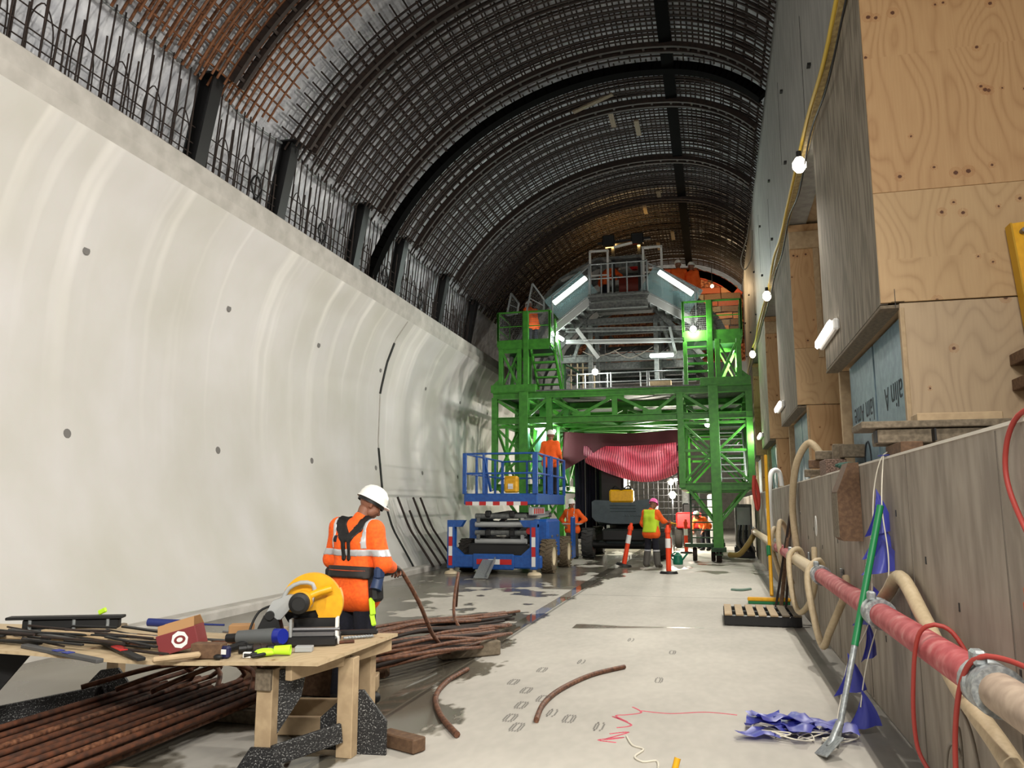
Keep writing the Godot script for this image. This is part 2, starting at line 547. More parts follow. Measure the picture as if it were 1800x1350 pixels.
func build_floor() -> void:
	var W := 900
	var H := 1800
	var f := FastNoiseLite.new()
	f.seed = 5; f.frequency = 0.9; f.fractal_octaves = 5
	var g := FastNoiseLite.new()
	g.seed = 9; g.frequency = 0.35; g.fractal_octaves = 4
	var hn := FastNoiseLite.new()
	hn.seed = 17; hn.frequency = 6.0; hn.fractal_octaves = 2
	var al := PackedByteArray()
	al.resize(W * H * 3)
	var ro := PackedByteArray()
	ro.resize(W * H)
	var k := 0
	for j in H:
		var z := FZ0 + (FZ1 - FZ0) * (j + 0.5) / H
		var ed := edge_at(z)
		for i in W:
			var x := FX0 + (FX1 - FX0) * (i + 0.5) / W
			var a := f.get_noise_2d(x, z * 0.8)
			var c := g.get_noise_2d(x, z * 0.5)
			var fine := hn.get_noise_2d(x * 1.5, z * 0.7)
			var d := ed - x + a * 0.36 + fine * 0.1      # wet where above nought
			if x < -2.53:                                   # the left slab: wet sheet with a dry island
				d = 0.35 + a * 0.5 + c * 0.9
				if z < -11.0 and z > -15.6 and x > -5.2:
					d = minf(d, 0.1 + a * 0.9 - (1.0 - absf(x + 3.6) / 1.4) * (1.0 - absf(z + 13.4) / 2.4) * 0.8)
				elif z > -11.0: d += 0.15
			elif x > -1.9 and x < -0.2 and z < -10.6 and z > -11.6:
				d = maxf(d, 0.16 - absf(z + 11.05 + (x + 1.2) * 0.15) * 0.9 - (x + 1.9) * 0.08 + a * 0.12)
			if z < -19.0 and x > -1.8: d = maxf(d, -0.45 + c * 1.2 + a * 0.7)
			var w := clampf(d * 14.0 + 0.5, 0.0, 1.0)
			var base := 0.70 + a * 0.035 + c * 0.05 + fine * 0.02
			var wetc := 0.40 + c * 0.08
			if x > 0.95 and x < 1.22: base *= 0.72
			var lum := lerpf(base, wetc, w)
			var rough := lerpf(0.82, 0.16 + 0.25 * clampf(c + 0.3, 0.0, 1.0), w)
			if absf(x + 2.64) < 0.1: lum *= 0.9; rough = 0.04
			if absf(x + 2.5) < 0.02: lum *= 0.7
			if absf(fmod(absf(z) + 1.0, 10.8) - 5.0) < 0.025 and x > -2.5: lum *= 0.75
			al[k * 3] = int(clampf(lum, 0, 1) * 255)
			al[k * 3 + 1] = int(clampf(lum * lerpf(0.975, 0.95, w), 0, 1) * 255)
			al[k * 3 + 2] = int(clampf(lum * lerpf(0.925, 0.84, w), 0, 1) * 255)
			ro[k] = int(rough * 255)
			k += 1
	var im := Image.create_from_data(W, H, false, Image.FORMAT_RGB8, al)
	# damp boot prints
	for q in [[-1.63, -6.48], [-1.5, -6.75], [-1.18, -6.16], [-1.51, -5.84], [-0.94, -6.01], [-1.7, -7.0], [-1.35, -6.3], [-1.62, -6.1], [-1.9, -7.3], [-1.75, -7.9], [-1.45, -8.4], [-0.55, -9.2], [-0.6, -7.7], [-1.1, -9.9]]:
		for by in 12:
			for bx in 5:
				if (by * 3 + bx * 5 + int(q[1] * 10)) % 3 == 0: continue
				var px := int((q[0] - FX0) / (FX1 - FX0) * W) + bx * 2
				var py := int((q[1] - FZ0) / (FZ1 - FZ0) * H) + by
				if by < 2 or by > 9: px += (1 if bx < 2 else -1)
				im.set_pixel(px, py, im.get_pixel(px, py) * Color(0.55, 0.55, 0.55))
	var m := mat(Color.WHITE, 1.0)
	m.albedo_texture = ImageTexture.create_from_image(im)
	m.roughness_texture = ImageTexture.create_from_image(Image.create_from_data(W, H, false, Image.FORMAT_L8, ro))
	m.roughness_texture_channel = BaseMaterial3D.TEXTURE_CHANNEL_RED
	m.texture_repeat = false
	var b := mb()
	var P := []
	var U := []
	for q in [0.0, 1.0]:
		var zz := lerpf(FZ0, FZ1, q)
		P.append([V(FX0, 0, zz), V(FX1, 0, zz)])
		U.append([Vector2(0, q), Vector2(1, q)])
	b.sheet(P, U, false)
	for i in b.n.size(): b.n[i] = Vector3.UP
	var fl := obj("floor", b, m)
	struct(fl)
	b = mb()
	b.box(V(-3.1, -0.16, -18), V(9.0, 0.3, 36))
	b.box(V(2.4, -0.156, -28), V(2.0, 0.3, 84)); b.box(V(-3.1, -0.156, -53), V(9.0, 0.3, 34)); b.box(V(-3.1, -0.156, 7), V(9.0, 0.3, 14))
	obj("slab", b, M.conc, fl)
	# sprayed pink survey marks and a crack line
	var pink := mat(Color(0.85, 0.38, 0.45), 0.9)
	for l in [[V(-0.7, 0, -6.75), V(-0.62, 0, -6.6), V(-0.72, 0, -6.5), V(-0.8, 0, -6.45), V(-0.7, 0, -6.3), V(-0.82, 0, -6.42), V(-0.66, 0, -6.22), V(-0.75, 0, -6.12)],
			[V(-0.78, 0, -5.95), V(-0.66, 0, -6.02), V(-0.8, 0, -5.8), V(-0.68, 0, -5.88), V(-0.84, 0, -5.78), V(-0.72, 0, -5.75)],
			[V(-0.62, 0, -6.65), V(-0.4, 0, -6.62), V(-0.13, 0, -6.73), V(0.1, 0, -6.7)]]:
		var c := curve(l, 0.03)
		var q := mb()
		for i in c.size() - 1: q.box((c[i] + c[i + 1]) * 0.5 + V(0, 0.001, 0), V(0.014, 0.003, c[i].distance_to(c[i + 1]) + 0.01), q.frame(c[i], c[i + 1]))
		obj("paint_mark", q, pink, fl)
	b = mb()
	b.box(V(-7.08, 0.05, -18), V(0.3, 0.16, 44), Basis(), 0.03)
	struct(obj("trim_1", b, M.conc))

# ---------------------------------------------------------------- left wall
var wall_prof := [Vector2(-7.13, -0.1), Vector2(-7.3, 0.2), Vector2(-7.82, 1.03), Vector2(-8.11, 1.87), Vector2(-8.27, 3.16), Vector2(-8.25, 4.48), Vector2(-8.08, 5.25), Vector2(-7.85, 5.85), Vector2(-7.51, 6.33)]

func wall_point(y: float) -> float:
	for i in wall_prof.size() - 1:
		if y <= wall_prof[i + 1].y: return lerpf(wall_prof[i].x, wall_prof[i + 1].x, (y - wall_prof[i].y) / (wall_prof[i + 1].y - wall_prof[i].y))
	return -7.5

func build_left_wall() -> void:
	var c := Curve2D.new()
	for i in wall_prof.size():
		var t := Vector2.ZERO
		if i > 0 and i < wall_prof.size() - 1: t = (wall_prof[i + 1] - wall_prof[i - 1]) / 6.0
		c.add_point(wall_prof[i], -t, t)
	var P := []
	var U := []
	var L := c.get_baked_length()
	for k in 41:
		var q := c.sample_baked(L * k / 40.0)
		var row := []
		var ur := []
		for s in 12:
			var z := 14.0 - 74.0 * s / 11.0
			row.append(V(q.x, q.y, z))
			ur.append(Vector2(-z / 12.0, 1.0 - k / 40.0))
		P.append(row); U.append(ur)
	# cast face: pale streaks left by the form along the curve
	var W := 1024
	var H := 512
	var a := FastNoiseLite.new()
	a.seed = 3; a.frequency = 0.02; a.fractal_octaves = 3
	var s2 := FastNoiseLite.new()
	s2.seed = 8; s2.frequency = 0.006; s2.fractal_octaves = 5
	var im := Image.create(W, H, false, Image.FORMAT_RGB8)
	for y in H:
		for x in W:
			var th := TAU * x / W
			var cx := cos(th) * W / TAU
			var cy := sin(th) * W / TAU
			var st := a.get_noise_3d(cx * 1.1, cy * 1.1, y * 0.05)
			var bl := s2.get_noise_3d(cx, cy, y * 0.8)
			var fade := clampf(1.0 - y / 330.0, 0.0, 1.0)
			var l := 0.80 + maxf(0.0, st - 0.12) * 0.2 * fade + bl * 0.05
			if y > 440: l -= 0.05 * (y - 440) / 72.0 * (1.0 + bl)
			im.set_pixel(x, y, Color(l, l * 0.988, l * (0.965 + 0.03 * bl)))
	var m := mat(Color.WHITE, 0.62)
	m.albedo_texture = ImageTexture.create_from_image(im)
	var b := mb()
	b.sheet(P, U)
	if b.n[0].x < 0.0:
		for i in b.n.size(): b.n[i] = -b.n[i]
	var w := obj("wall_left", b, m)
	struct(w)
	b = mb()
	b.prism(PackedVector2Array([Vector2(-7.51, 6.33), Vector2(-7.46, 6.5), Vector2(-7.45, 6.76), Vector2(-7.47, 6.78), Vector2(-8.5, 6.78), Vector2(-8.5, 6.33)]), 74.0, Transform3D(Basis(), V(0, 0, -23)))
	obj("ledge_kerb", b, M.conc, w)
	b = mb()
	b.box(V(-8.9, 3.3, -23), V(0.8, 7.0, 74))
	obj("backing", b, M.conc, w)
	# form-tie plugs
	var dk := mat(Color(0.47, 0.46, 0.45), 0.9)
	for row in [5.02, 2.53]:
		for k in 7:
			var z := -8.67 - 3.3 * k
			var x := wall_point(row)
			var q := mb()
			q.lathe([Vector2(0.0, 0.012), Vector2(0.06, 0.012), Vector2(0.07, 0.0)], 12, Transform3D(Basis(V(0, 1, 0), V(1, 0, 0), V(0, 0, -1)), V(x - 0.005, row, z)))
			obj("tie_plug", q, dk, w)
	# construction joint with black filler
	for seg in [[6.3, 5.75, 0.012, M.conc], [5.75, 4.45, 0.05, M.black], [4.45, 3.05, 0.012, M.conc], [3.05, 1.75, 0.04, M.black], [1.75, 0.12, 0.025, M.black]]:
		var q := mb()
		var pl := []
		for i in 9:
			var y := lerpf(seg[0], seg[1], i / 8.0)
			pl.append(V(wall_point(y) + 0.01, y, -18.83))
		for i in 8: q.box((pl[i] + pl[i + 1]) * 0.5, V(0.02, 0.09 if seg[2] > 0.015 else 0.03, pl[i].distance_to(pl[i + 1]) + 0.01), q.frame(pl[i], pl[i + 1], Vector3.BACK))
		obj("joint_filler", q, seg[3], w)

# ---------------------------------------------------------------- vault
func vp(a: float, off := 0.0) -> Vector2:
	# crown profile by angle (degrees from the left springing); off moves outward
	if a <= 98.0:
		var r := 6.67 + off
		return Vector2(-1.47 - r * cos(deg_to_rad(a)), 4.66 + r * sin(deg_to_rad(a)))
	var r2 := 3.2 + off
	return Vector2(-0.988 - r2 * cos(deg_to_rad(a)), 8.097 + r2 * sin(deg_to_rad(a)))

func vline(a0: float, a1: float, z: float, off: float, k: int) -> PackedVector3Array:
	var r := PackedVector3Array()
	for i in k + 1:
		var q := vp(lerpf(a0, a1, float(i) / k), off)
		r.append(V(q.x, q.y, z))
	return r

func multi(called: String, m: Mesh, xs: Array, material: Material, parent: Node) -> MultiMeshInstance3D:
	var mm := MultiMesh.new()
	mm.transform_format = MultiMesh.TRANSFORM_3D
	mm.mesh = m
	mm.instance_count = xs.size()
	for i in xs.size(): mm.set_instance_transform(i, xs[i])
	var o := MultiMeshInstance3D.new()
	o.multimesh = mm
	o.material_override = material
	o.name = numbered(parent, called)
	parent.add_child(o, true)
	stuff(o)
	return o

func build_vault() -> void:
	var b := mb()
	var P := []
	for i in 61:
		var q := vp(lerpf(14.0, 180.0, i / 60.0), 0.62)
		if i == 60: q.y = 3.0
		var row := []
		for s in 38:
			var z := 14.0 - 74.0 * s / 37.0
			row.append(V(q.x, q.y, z))
		P.append(row)
	b.sheet(P)
	if b.n[30].y > 0.0:
		for i in b.n.size(): b.n[i] = -b.n[i]
	var ce := obj("ceiling", b, M.membrane)
	struct(ce)
	b = mb()
	for i in 30:
		var p0 := vp(lerpf(14.0, 180.0, i / 30.0), 0.95)
		var p1 := vp(lerpf(14.0, 180.0, (i + 1) / 30.0), 0.95)
		b.bar(V(p0.x, p0.y, -23), V(p1.x, p1.y, -23), 74.0, 0.3, Vector3.BACK.cross(V(p1.x - p0.x, p1.y - p0.y, 0)).normalized())
	obj("rock_shell", b, mat(Color(0.4, 0.4, 0.4), 0.9), ce)
	# closing walls
	b = mb()
	b.box(V(-3, 5, 14.2), V(14, 14, 0.4))
	struct(obj("wall_back", b, M.conc))
	b = mb()
	b.box(V(-3, 5, -60.2), V(14, 14, 0.4))
	struct(obj("wall_far", b, M.conc))

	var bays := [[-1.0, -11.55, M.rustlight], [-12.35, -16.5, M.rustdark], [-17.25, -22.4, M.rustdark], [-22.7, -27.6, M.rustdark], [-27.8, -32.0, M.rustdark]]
	var names := ["orange-brown bar cage nearest the viewpoint, its ragged edge ending at the open membrane strip", "brown bar cage between the open membrane strip and the thick black arch", "dark bar cage just beyond the thick black arch", "dark bar cage above the left end of the gantry", "bar cage above the top of the gantry, farthest along the vault"]
	var hoop := mb().tube(vline(31.0, 137.0, 0.0, 0.0, 40), 0.02, 5, false).mesh()
	var hoop2 := mb().tube(vline(30.0, 132.0, 0.0, 0.34, 40), 0.023, 5, false).mesh()
	for i in bays.size():
		var z0: float = bays[i][0]
		var z1: float = bays[i][1]
		var cage := thing("bar_cage", names[i], "reinforcement cage", V(0, 0, z0), 0.0, "reinforcement cages of the vault")
		var single := i < 2
		var hx := []
		var hx2 := []
		var k := int((z0 - z1) / 0.16)
		for j in k + 1:
			var z := -0.16 * j + rng.randf_range(-0.035, 0.035)
			if j < 12 and i == 0: continue
			if j % 3 > 0 or i == 0: hx2.append(Transform3D(Basis(), V(0, 0, z - 0.07)))
			if single:
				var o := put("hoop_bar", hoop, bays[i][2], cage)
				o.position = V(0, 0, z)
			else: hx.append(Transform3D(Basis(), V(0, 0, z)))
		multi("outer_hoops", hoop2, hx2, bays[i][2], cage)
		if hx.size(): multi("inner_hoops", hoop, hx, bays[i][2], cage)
		var ln := z0 - z1
		var lb := mb().tube(pts([V(0, 0, 0.12), V(0, 0, -ln - 0.1)]), 0.018, 5).mesh()
		var lx := []
		var a := 32.0
		var far := []
		while a < 136.0:
			var q := vp(a, 0.036)
			if single:
				var o := put("long_bar", lb, bays[i][2], cage)
				o.position = V(q.x, q.y, rng.randf_range(-0.08, 0.08))
			else: far.append(Transform3D(Basis(), V(q.x, q.y, 0)))
			var q2 := vp(a + 0.5, 0.376)
			lx.append(Transform3D(Basis(), V(q2.x, q2.y, 0)))
			a += 2.0 if a < 97.0 else 4.0
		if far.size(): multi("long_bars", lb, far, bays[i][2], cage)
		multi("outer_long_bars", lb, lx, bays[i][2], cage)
	# steel ribs: two chords joined by rungs, on black posts
	var wr := ["rib in the nearest bar cage, on the first black post", "rib just beyond the open membrane strip", "rib just before the thick black arch", "rib just beyond the thick black arch", "rib over the second dark bar cage", "rib nearest the gantry"]
	var n := 0
	for z: float in [-10.26, -12.68, -15.9, -18.3, -21.6, -24.6]:
		var r := thing("arch_rib", "brown ladder-like steel arch " + wr[n], "arch rib", V(-7.9, 6.78, z), 0.0, "steel arch ribs")
		for s: float in [-0.11, 0.11]:
			var q := mb(r)
			var l := vline(32.0, 136.0, z + s, -0.09, 48)
			for m in 48:
				var out := (l[m] - V(-1.47, 5.5, z + s)).normalized()
				q.box((l[m] + l[m + 1]) * 0.5, V(0.07, 0.11, l[m].distance_to(l[m + 1]) + 0.01), q.frame(l[m], l[m + 1], out))
			obj("chord", q, M.rustdark, r)
		var rung := mb().box(Vector3.ZERO, V(0.05, 0.1, 0.2)).mesh()
		for m in 26:
			var q2 := vp(33.0 + m * 4.0, -0.07)
			var o := put("rung", rung, M.rustdark, r)
			o.transform = Transform3D(Basis(Vector3.BACK, -deg_to_rad(33.0 + m * 4.0 - 90.0)), V(q2.x, q2.y, z) - r.position)
		var p := mb(r)
		var foot := V(-7.78, 6.78, z)
		var top := V(-7.3, 8.36, z)
		p.ibeam(foot, V(-7.5, 8.3, z), 0.26, 0.26, 0.03, V(1, 0, 0))
		obj("post", p, M.dark, r)
		obj("base_plate", mb(r).box(foot + V(0, 0.012, 0), V(0.4, 0.025, 0.36)), M.dark, r)
		obj("cap_plate", mb(r).box(V(-7.47, 8.32, z), V(0.4, 0.03, 0.36)), M.dark, r)
		n += 1
	# the thick black stop-end band
	var sb := mb()
	var l0 := vline(19.5, 136.0, -16.85, -0.02, 50)
	for m in 50:
		sb.box((l0[m] + l0[m + 1]) * 0.5, V(0.26, 0.2, l0[m].distance_to(l0[m + 1]) + 0.02), sb.frame(l0[m], l0[m + 1], (l0[m] - V(-1.47, 5.5, -16.85)).normalized()))
	tag(obj("stop_end_band", sb, M.matt), "thick black waterstop band arching across the vault between two bar cages", "waterstop")
	# the dark lengthwise strip right of the crown
	var q3 := vp(97.0, -0.04)
	tag(obj("crown_strip", mb().box(V(q3.x, q3.y, -17.0), V(0.26, 0.05, 30.0)), M.matt), "black lengthwise strip running along the vault just right of the crown", "strip")
	# timber battens caught in the cage
	var bt := [[81.0, -17.9, 0.25], [84.0, -18.9, 1.0], [89.0, -19.6, 1.0], [86.5, -25.4, 1.0], [91.0, -24.4, 1.0], [88.0, -29.4, 1.0], [93.0, -28.3, 1.0]]
	var bl := ["pale batten lying across the bars, just beyond the black arch", "left of the two pale battens beyond the crosswise one", "right of the two pale battens beyond the crosswise one", "left pale batten of the middle pair on the crown", "right pale batten of the middle pair on the crown", "left pale batten of the farthest pair on the crown", "right pale batten of the farthest pair on the crown"]
	for i in bt.size():
		var q := vp(bt[i][0], -0.05)
		var x := mb()
		var dd := V(0, 0, 0.42) if bt[i][2] > 0.5 else V(0.5, 0.12, 0.1)
		x.bar(V(q.x, q.y, bt[i][1]) - dd, V(q.x, q.y, bt[i][1]) + dd, 0.13, 0.05, Vector3.UP, 0.008)
		tag(obj("batten_strip", x, M.timberold), bl[i], "batten", "pale battens under the crown")
	starter_bars()

func starter_bars() -> void:
	var ribs := [-4.6, -10.26, -12.68, -15.9, -18.3, -21.6, -24.6]
	var nm := ["left of the first black post", "between the first and second black posts", "between the second and third black posts", "around the foot of the thick black arch", "beyond the thick black arch", "nearest the gantry"]
	for i in ribs.size() - 1:
		var z0: float = ribs[i] - 0.16
		var z1: float = ribs[i + 1] + 0.16
		var t := thing("starter_bar_mat", "upright starter bars on the concrete ledge " + nm[i], "reinforcement mat", V(-7.8, 6.78, z0), 0.0, "starter bars along the ledge")
		var k := int((z0 - z1) / 0.1)
		for j in k:
			var z := z0 - 0.06 - 0.1 * j + rng.randf_range(-0.02, 0.02)
			var tall := 1.5 if j % 2 == 0 else rng.randf_range(0.55, 1.25)
			var x := -7.72 if j % 2 == 0 else -7.62 - rng.randf() * 0.06
			obj("upright_bar", mb(t).tube(pts([V(x, 6.7, z), V(x + tall * 0.1, 6.78 + tall, z + rng.randf_range(-0.03, 0.03))]), 0.0135, 5), M.rustdark, t)
		for y in [0.12, 0.24, 0.42, 0.64]:
			obj("cross_bar", mb(t).tube(pts([V(-7.7 + y * 0.1, 6.78 + y, z0), V(-7.7 + y * 0.1, 6.78 + y + rng.randf_range(-0.04, 0.04), z1)]), 0.01, 5), M.rustdark, t)
		for j in int(k / 6.0):
			var z := z0 - 0.3 - 0.66 * j
			obj("bent_link", mb(t).tube(curve([V(-7.72, 6.8, z), V(-7.68, 7.35, z), V(-7.66, 7.62, z - 0.16), V(-7.68, 7.35, z - 0.34), V(-7.72, 6.8, z - 0.36)], 0.08), 0.01, 5), M.rustdark, t)
		if i < 5:
			obj("tied_ring", mb(t).tube(curve([V(-7.55, 6.86, z0 - 1.3), V(-7.55, 7.1, z0 - 1.14), V(-7.55, 7.3, z0 - 1.3), V(-7.55, 7.1, z0 - 1.46), V(-7.55, 6.86, z0 - 1.3)], 0.06), 0.02, 6), M.dark, t)
		obj("top_rail", mb(t).tube(curve([V(-7.55, 8.36, z0), V(-7.62, 8.2, lerpf(z0, z1, 0.4)), V(-7.58, 8.28, z1)], 0.1), 0.022, 6), M.galv, t)

# ---------------------------------------------------------------- right side
const RX := 1.4
func seam(b: MB, y: float, z: float, x0: float, x1: float) -> void: b.box(V((x0 + x1) * 0.5, y, z), V(x1 - x0, 0.012, 0.01))

func build_right_side() -> void:
	var w := obj("wall_right", mb().box(V(RX + 0.15, 8.51, -23), V(0.3, 4.2, 74)), M.bluegrey)
	struct(w)
	for k in 9:
		var z := -4.0 - k * 3.48
		obj("panel_joint", mb().box(V(RX - 0.001, 7.6 + (k % 2) * 0.9, z), V(0.006, 1.6, 0.014)), M.dark, w)
		for y in [7.2, 8.5]:
			obj("tie_bolt", mb().box(V(RX - 0.02, y + 0.2 * (k % 2), z + 0.8), V(0.05, 0.035, 0.09)), M.dark, w)
	# back of the recesses
	var bk := mb()
	bk.box(V(4.3, 3.2, -23), V(0.3, 6.6, 74))
	struct(obj("wall_recess", bk, M.plygrey))
	struct(obj("trim_2", mb().box(V(2.9, 6.54, -23), V(2.5, 0.2, 74)), M.plygrey))
	# long low concrete wall
	var bw := obj("wall_barrier", mb().box(V(1.32, 0.975, -19.5), V(0.2, 1.95, 49), Basis(), 0.012), M.barrier)
	struct(bw)
	for k in 14:
		obj("board_seam", mb().box(V(1.2195, 0.98, -2.2 - k * 1.75), V(0.006, 1.9, 0.012)), mat(Color(0.42, 0.39, 0.355), 0.9), bw)
	obj("chipped_edge", mb().box(V(1.222, 1.945, -19.5), V(0.014, 0.016, 48.9)), mat(Color(0.85, 0.83, 0.79), 0.9), bw)
	for k in 22:
		obj("tie_hole", mb().box(V(1.219, rng.randf_range(0.5, 1.7), -3.2 - k * 0.7 - rng.randf() * 0.3), V(0.006, 0.045, 0.018)), M.dark, bw)
	var sp := mb()
	for i in 26:
		var yy := 1.14 + rng.randf_range(-0.16, 0.12)
		sp.box(V(1.2185, yy, -3.72 + rng.randf_range(-0.07, 0.07)), V(0.004, rng.randf_range(0.03, 0.12), rng.randf_range(0.01, 0.05)))
	stuff(obj("orange_spray", sp, mat(Color(0.8, 0.36, 0.2), 0.9), bw))
	sp = mb()
	var rl := []
	for i in 17: rl.append(V(1.2175, 1.35 + 0.12 * cos(TAU * i / 16.0), -10.75 + 0.07 * sin(TAU * i / 16.0)))
	obj("chalk_ring", sp.tube(pts(rl), 0.008, 4, false), M.white, bw)
	# bulkheads
	var nm := ["nearest bulkhead, with the big knotty plywood end facing the viewpoint", "second bulkhead, plywood end half hidden by the nearest one", "third bulkhead along the right side", "fourth bulkhead, narrow sliver beside the gantry"]
	for i in 4:
		var z := -7.03 - 6.97 * i
		var zf := z - 3.36
		var o := thing("timber_bulkhead", nm[i], "bulkhead", V(RX, 0, z), 0.0, "formwork bulkheads along the right side")
		# grey ply faces
		for j in 3:
			obj("face_panel", mb(o).box(V(RX + 0.03, 4.83, z - 0.56 - 1.12 * j), V(0.06, 3.14, 1.112)), M.formply, o)
		obj("lower_edge_board", mb(o).box(V(RX + 0.075, 3.235, z - 1.68), V(0.16, 0.03, 3.38), Basis(), 0.004), M.timberold, o)
		obj("core", mb(o).box(V(RX + 0.9, 4.83, z - 1.7), V(1.66, 3.1, 3.28)), M.plygrey, o)
		# end sheets facing the viewpoint
		obj("plywood_sheet", mb(o).box(V(RX + 1.35, 5.31, z + 0.012), V(2.7, 2.17, 0.024), Basis(), 0.003), M.ply, o)
		obj("plywood_sheet", mb(o).box(V(RX + 1.35, 3.745, z + 0.012), V(2.7, 0.955, 0.024), Basis(), 0.003), M.plypale, o)
		obj("plywood_sheet", mb(o).box(V(RX + 1.45, 1.63, z + 0.009), V(2.62, 3.255, 0.024), Basis(), 0.003), M.plygrey if i == 0 else M.ply, o)
		if i > 0:
			obj("head_board", mb(o).box(V(RX + 1.0, 6.1, z + 0.05), V(2.0, 0.3, 0.08), Basis(), 0.005), M.timber, o)
			obj("stud", mb(o).box(V(RX + 0.42, 5.0, z + 0.05), V(0.09, 1.9, 0.05), Basis(), 0.005), M.timber, o)
		# recessed blue boards under the face
		for j in 2:
			var cz := z - 0.1 - 0.72 - 1.5 * j
			var bd := obj("blue_board", mb(o).box(V(RX + 0.24, 1.62, cz - 0.05), V(0.04, 3.2, 1.42)), M.board, o)
			if i == 0: board_print(bd, o, cz, j)
		obj("board_gap", mb(o).box(V(RX + 0.3, 1.62, z - 1.7), V(0.03, 3.2, 3.3)), M.black, o)
		obj("post", mb(o).box(V(RX + 0.2, 1.62, zf + 0.04), V(0.13, 3.22, 0.09), Basis(), 0.006), M.timber, o)
		obj("reveal_board", mb(o).box(V(RX + 0.16, 1.62, z - 0.02), V(0.03, 3.2, 0.09), Basis(), 0.004), M.timber, o)
		if i == 0:
			for y in [3.08, 4.3]:
				obj("pencil_line", mb(o).box(V(RX + 0.13, 3.27, z + 0.026), V(0.1, 0.005, 0.002)), M.dark, o)
			obj("pencil_line", mb(o).box(V(RX + 0.11, 3.3, z + 0.026), V(0.005, 0.16, 0.002)), M.dark, o)
	# conduit and cables along the corner
	var c := mb()
	c.bar(V(1.36, 6.36, 6), V(1.36, 6.36, -40), 0.07, 0.05)
	c.bar(V(1.375, 6.5, 6), V(1.375, 6.5, -40), 0.03, 0.1)
	tag(obj("cable_tray", c, nmat([Color(0.55, 0.47, 0.3), Color(0.7, 0.62, 0.42)], V(1, 1, 1), 0.6, 61)), "tan cable tray running along the grey upper wall above the bulkheads", "cable tray")
	var y1 := []
	for k in 24: y1.append(V(1.31, 6.42 + 0.05 * sin(k * 1.9) - (0.05 if k % 2 else 0.0), 5.0 - k * 1.5))
	tag(obj("yellow_cable", mb().tube(curve(y1, 0.2), 0.024, 6), mat(Color(0.78, 0.66, 0.24), 0.5)), "yellow power cable strung along the tray on the right wall", "cable")
	var y2 := []
	for k in 24: y2.append(V(1.33, 6.15 + 0.06 * sin(k * 2.7) - (0.06 if k % 2 else 0.0), 5.0 - k * 1.5))
	tag(obj("grey_cable", mb().tube(curve(y2, 0.2), 0.012, 6), M.dark), "thin dark cable looping below the yellow cable on the right wall", "cable")

func board_print(bd: Node, o: Node3D, cz: float, j: int) -> void:
	var ink := mat(Color(0.1, 0.13, 0.16), 0.7)
	var items := [["", 0.3, 2.6, 0.0]]
	for it in items:
		var tm := TextMesh.new()
		var sf := SystemFont.new()
		sf.font_names = PackedStringArray(["Droid Sans"])
		tm.font = sf
		tm.text = it[0] if it[1] < 0.1 else ("alin A" if j == 0 else "lain Ame")
		tm.font_size = 64
		tm.pixel_size = it[1] / 64.0
		tm.depth = 0.002
		var p := put("printed_word", tm, ink, bd)
		stuff(p)
		# turned upside down, facing the tunnel
		p.transform = Transform3D(Basis(V(0, 0, -1), V(0, -1, 0), V(-1, 0, 0)), V(RX + 0.218, it[2], cz + it[3]) - o.position)
	var ring := mb(o)
	var l := []
	for k in 25: l.append(V(RX + 0.219, 2.08 + 0.2 * cos(TAU * k / 24.0), cz + 0.1 + 0.17 * sin(TAU * k / 24.0)))
	ring.tube(pts(l), 0.012, 4, false)
	obj("printed_ring", ring, ink, bd)

# ================================================================ GANTRY
func chan(o: Node3D, nm: String, a: Vector3, b: Vector3, h: float, w: float, m: Material, up := Vector3.UP) -> void:
	obj(nm, mb(o).ibeam(a, b, h, w, 0.022, up), m, o)

func rect(o: Node3D, nm: String, a: Vector3, b: Vector3, w: float, h: float, m: Material, up := Vector3.UP) -> void:
	obj(nm, mb(o).bar(a, b, w, h, up, 0.006), m, o)

func mesh_guard(o: Node3D, nm: String, a: Vector3, b: Vector3, c: Vector3, d: Vector3, m: Material, wires := 16) -> void:
	# a framed guard panel a-b (bottom), d-c (top) with fine wires
	var f := mb(o)
	for e in [[a, b], [b, c], [c, d], [d, a]]: f.bar(e[0], e[1], 0.05, 0.05)
	f.bar((a + d) * 0.5, (b + c) * 0.5, 0.03, 0.03)
	var p := obj(nm, f, m, o)
	var w := mb(o)
	for i in range(1, wires):
		var q := float(i) / wires
		w.bar(a.lerp(b, q), d.lerp(c, q), 0.006, 0.006)
	for i in range(1, wires):
		var q := float(i) / wires
		w.bar(a.lerp(d, q), b.lerp(c, q), 0.006, 0.006)
	stuff(obj("wire_infill", w, M.grey, p))

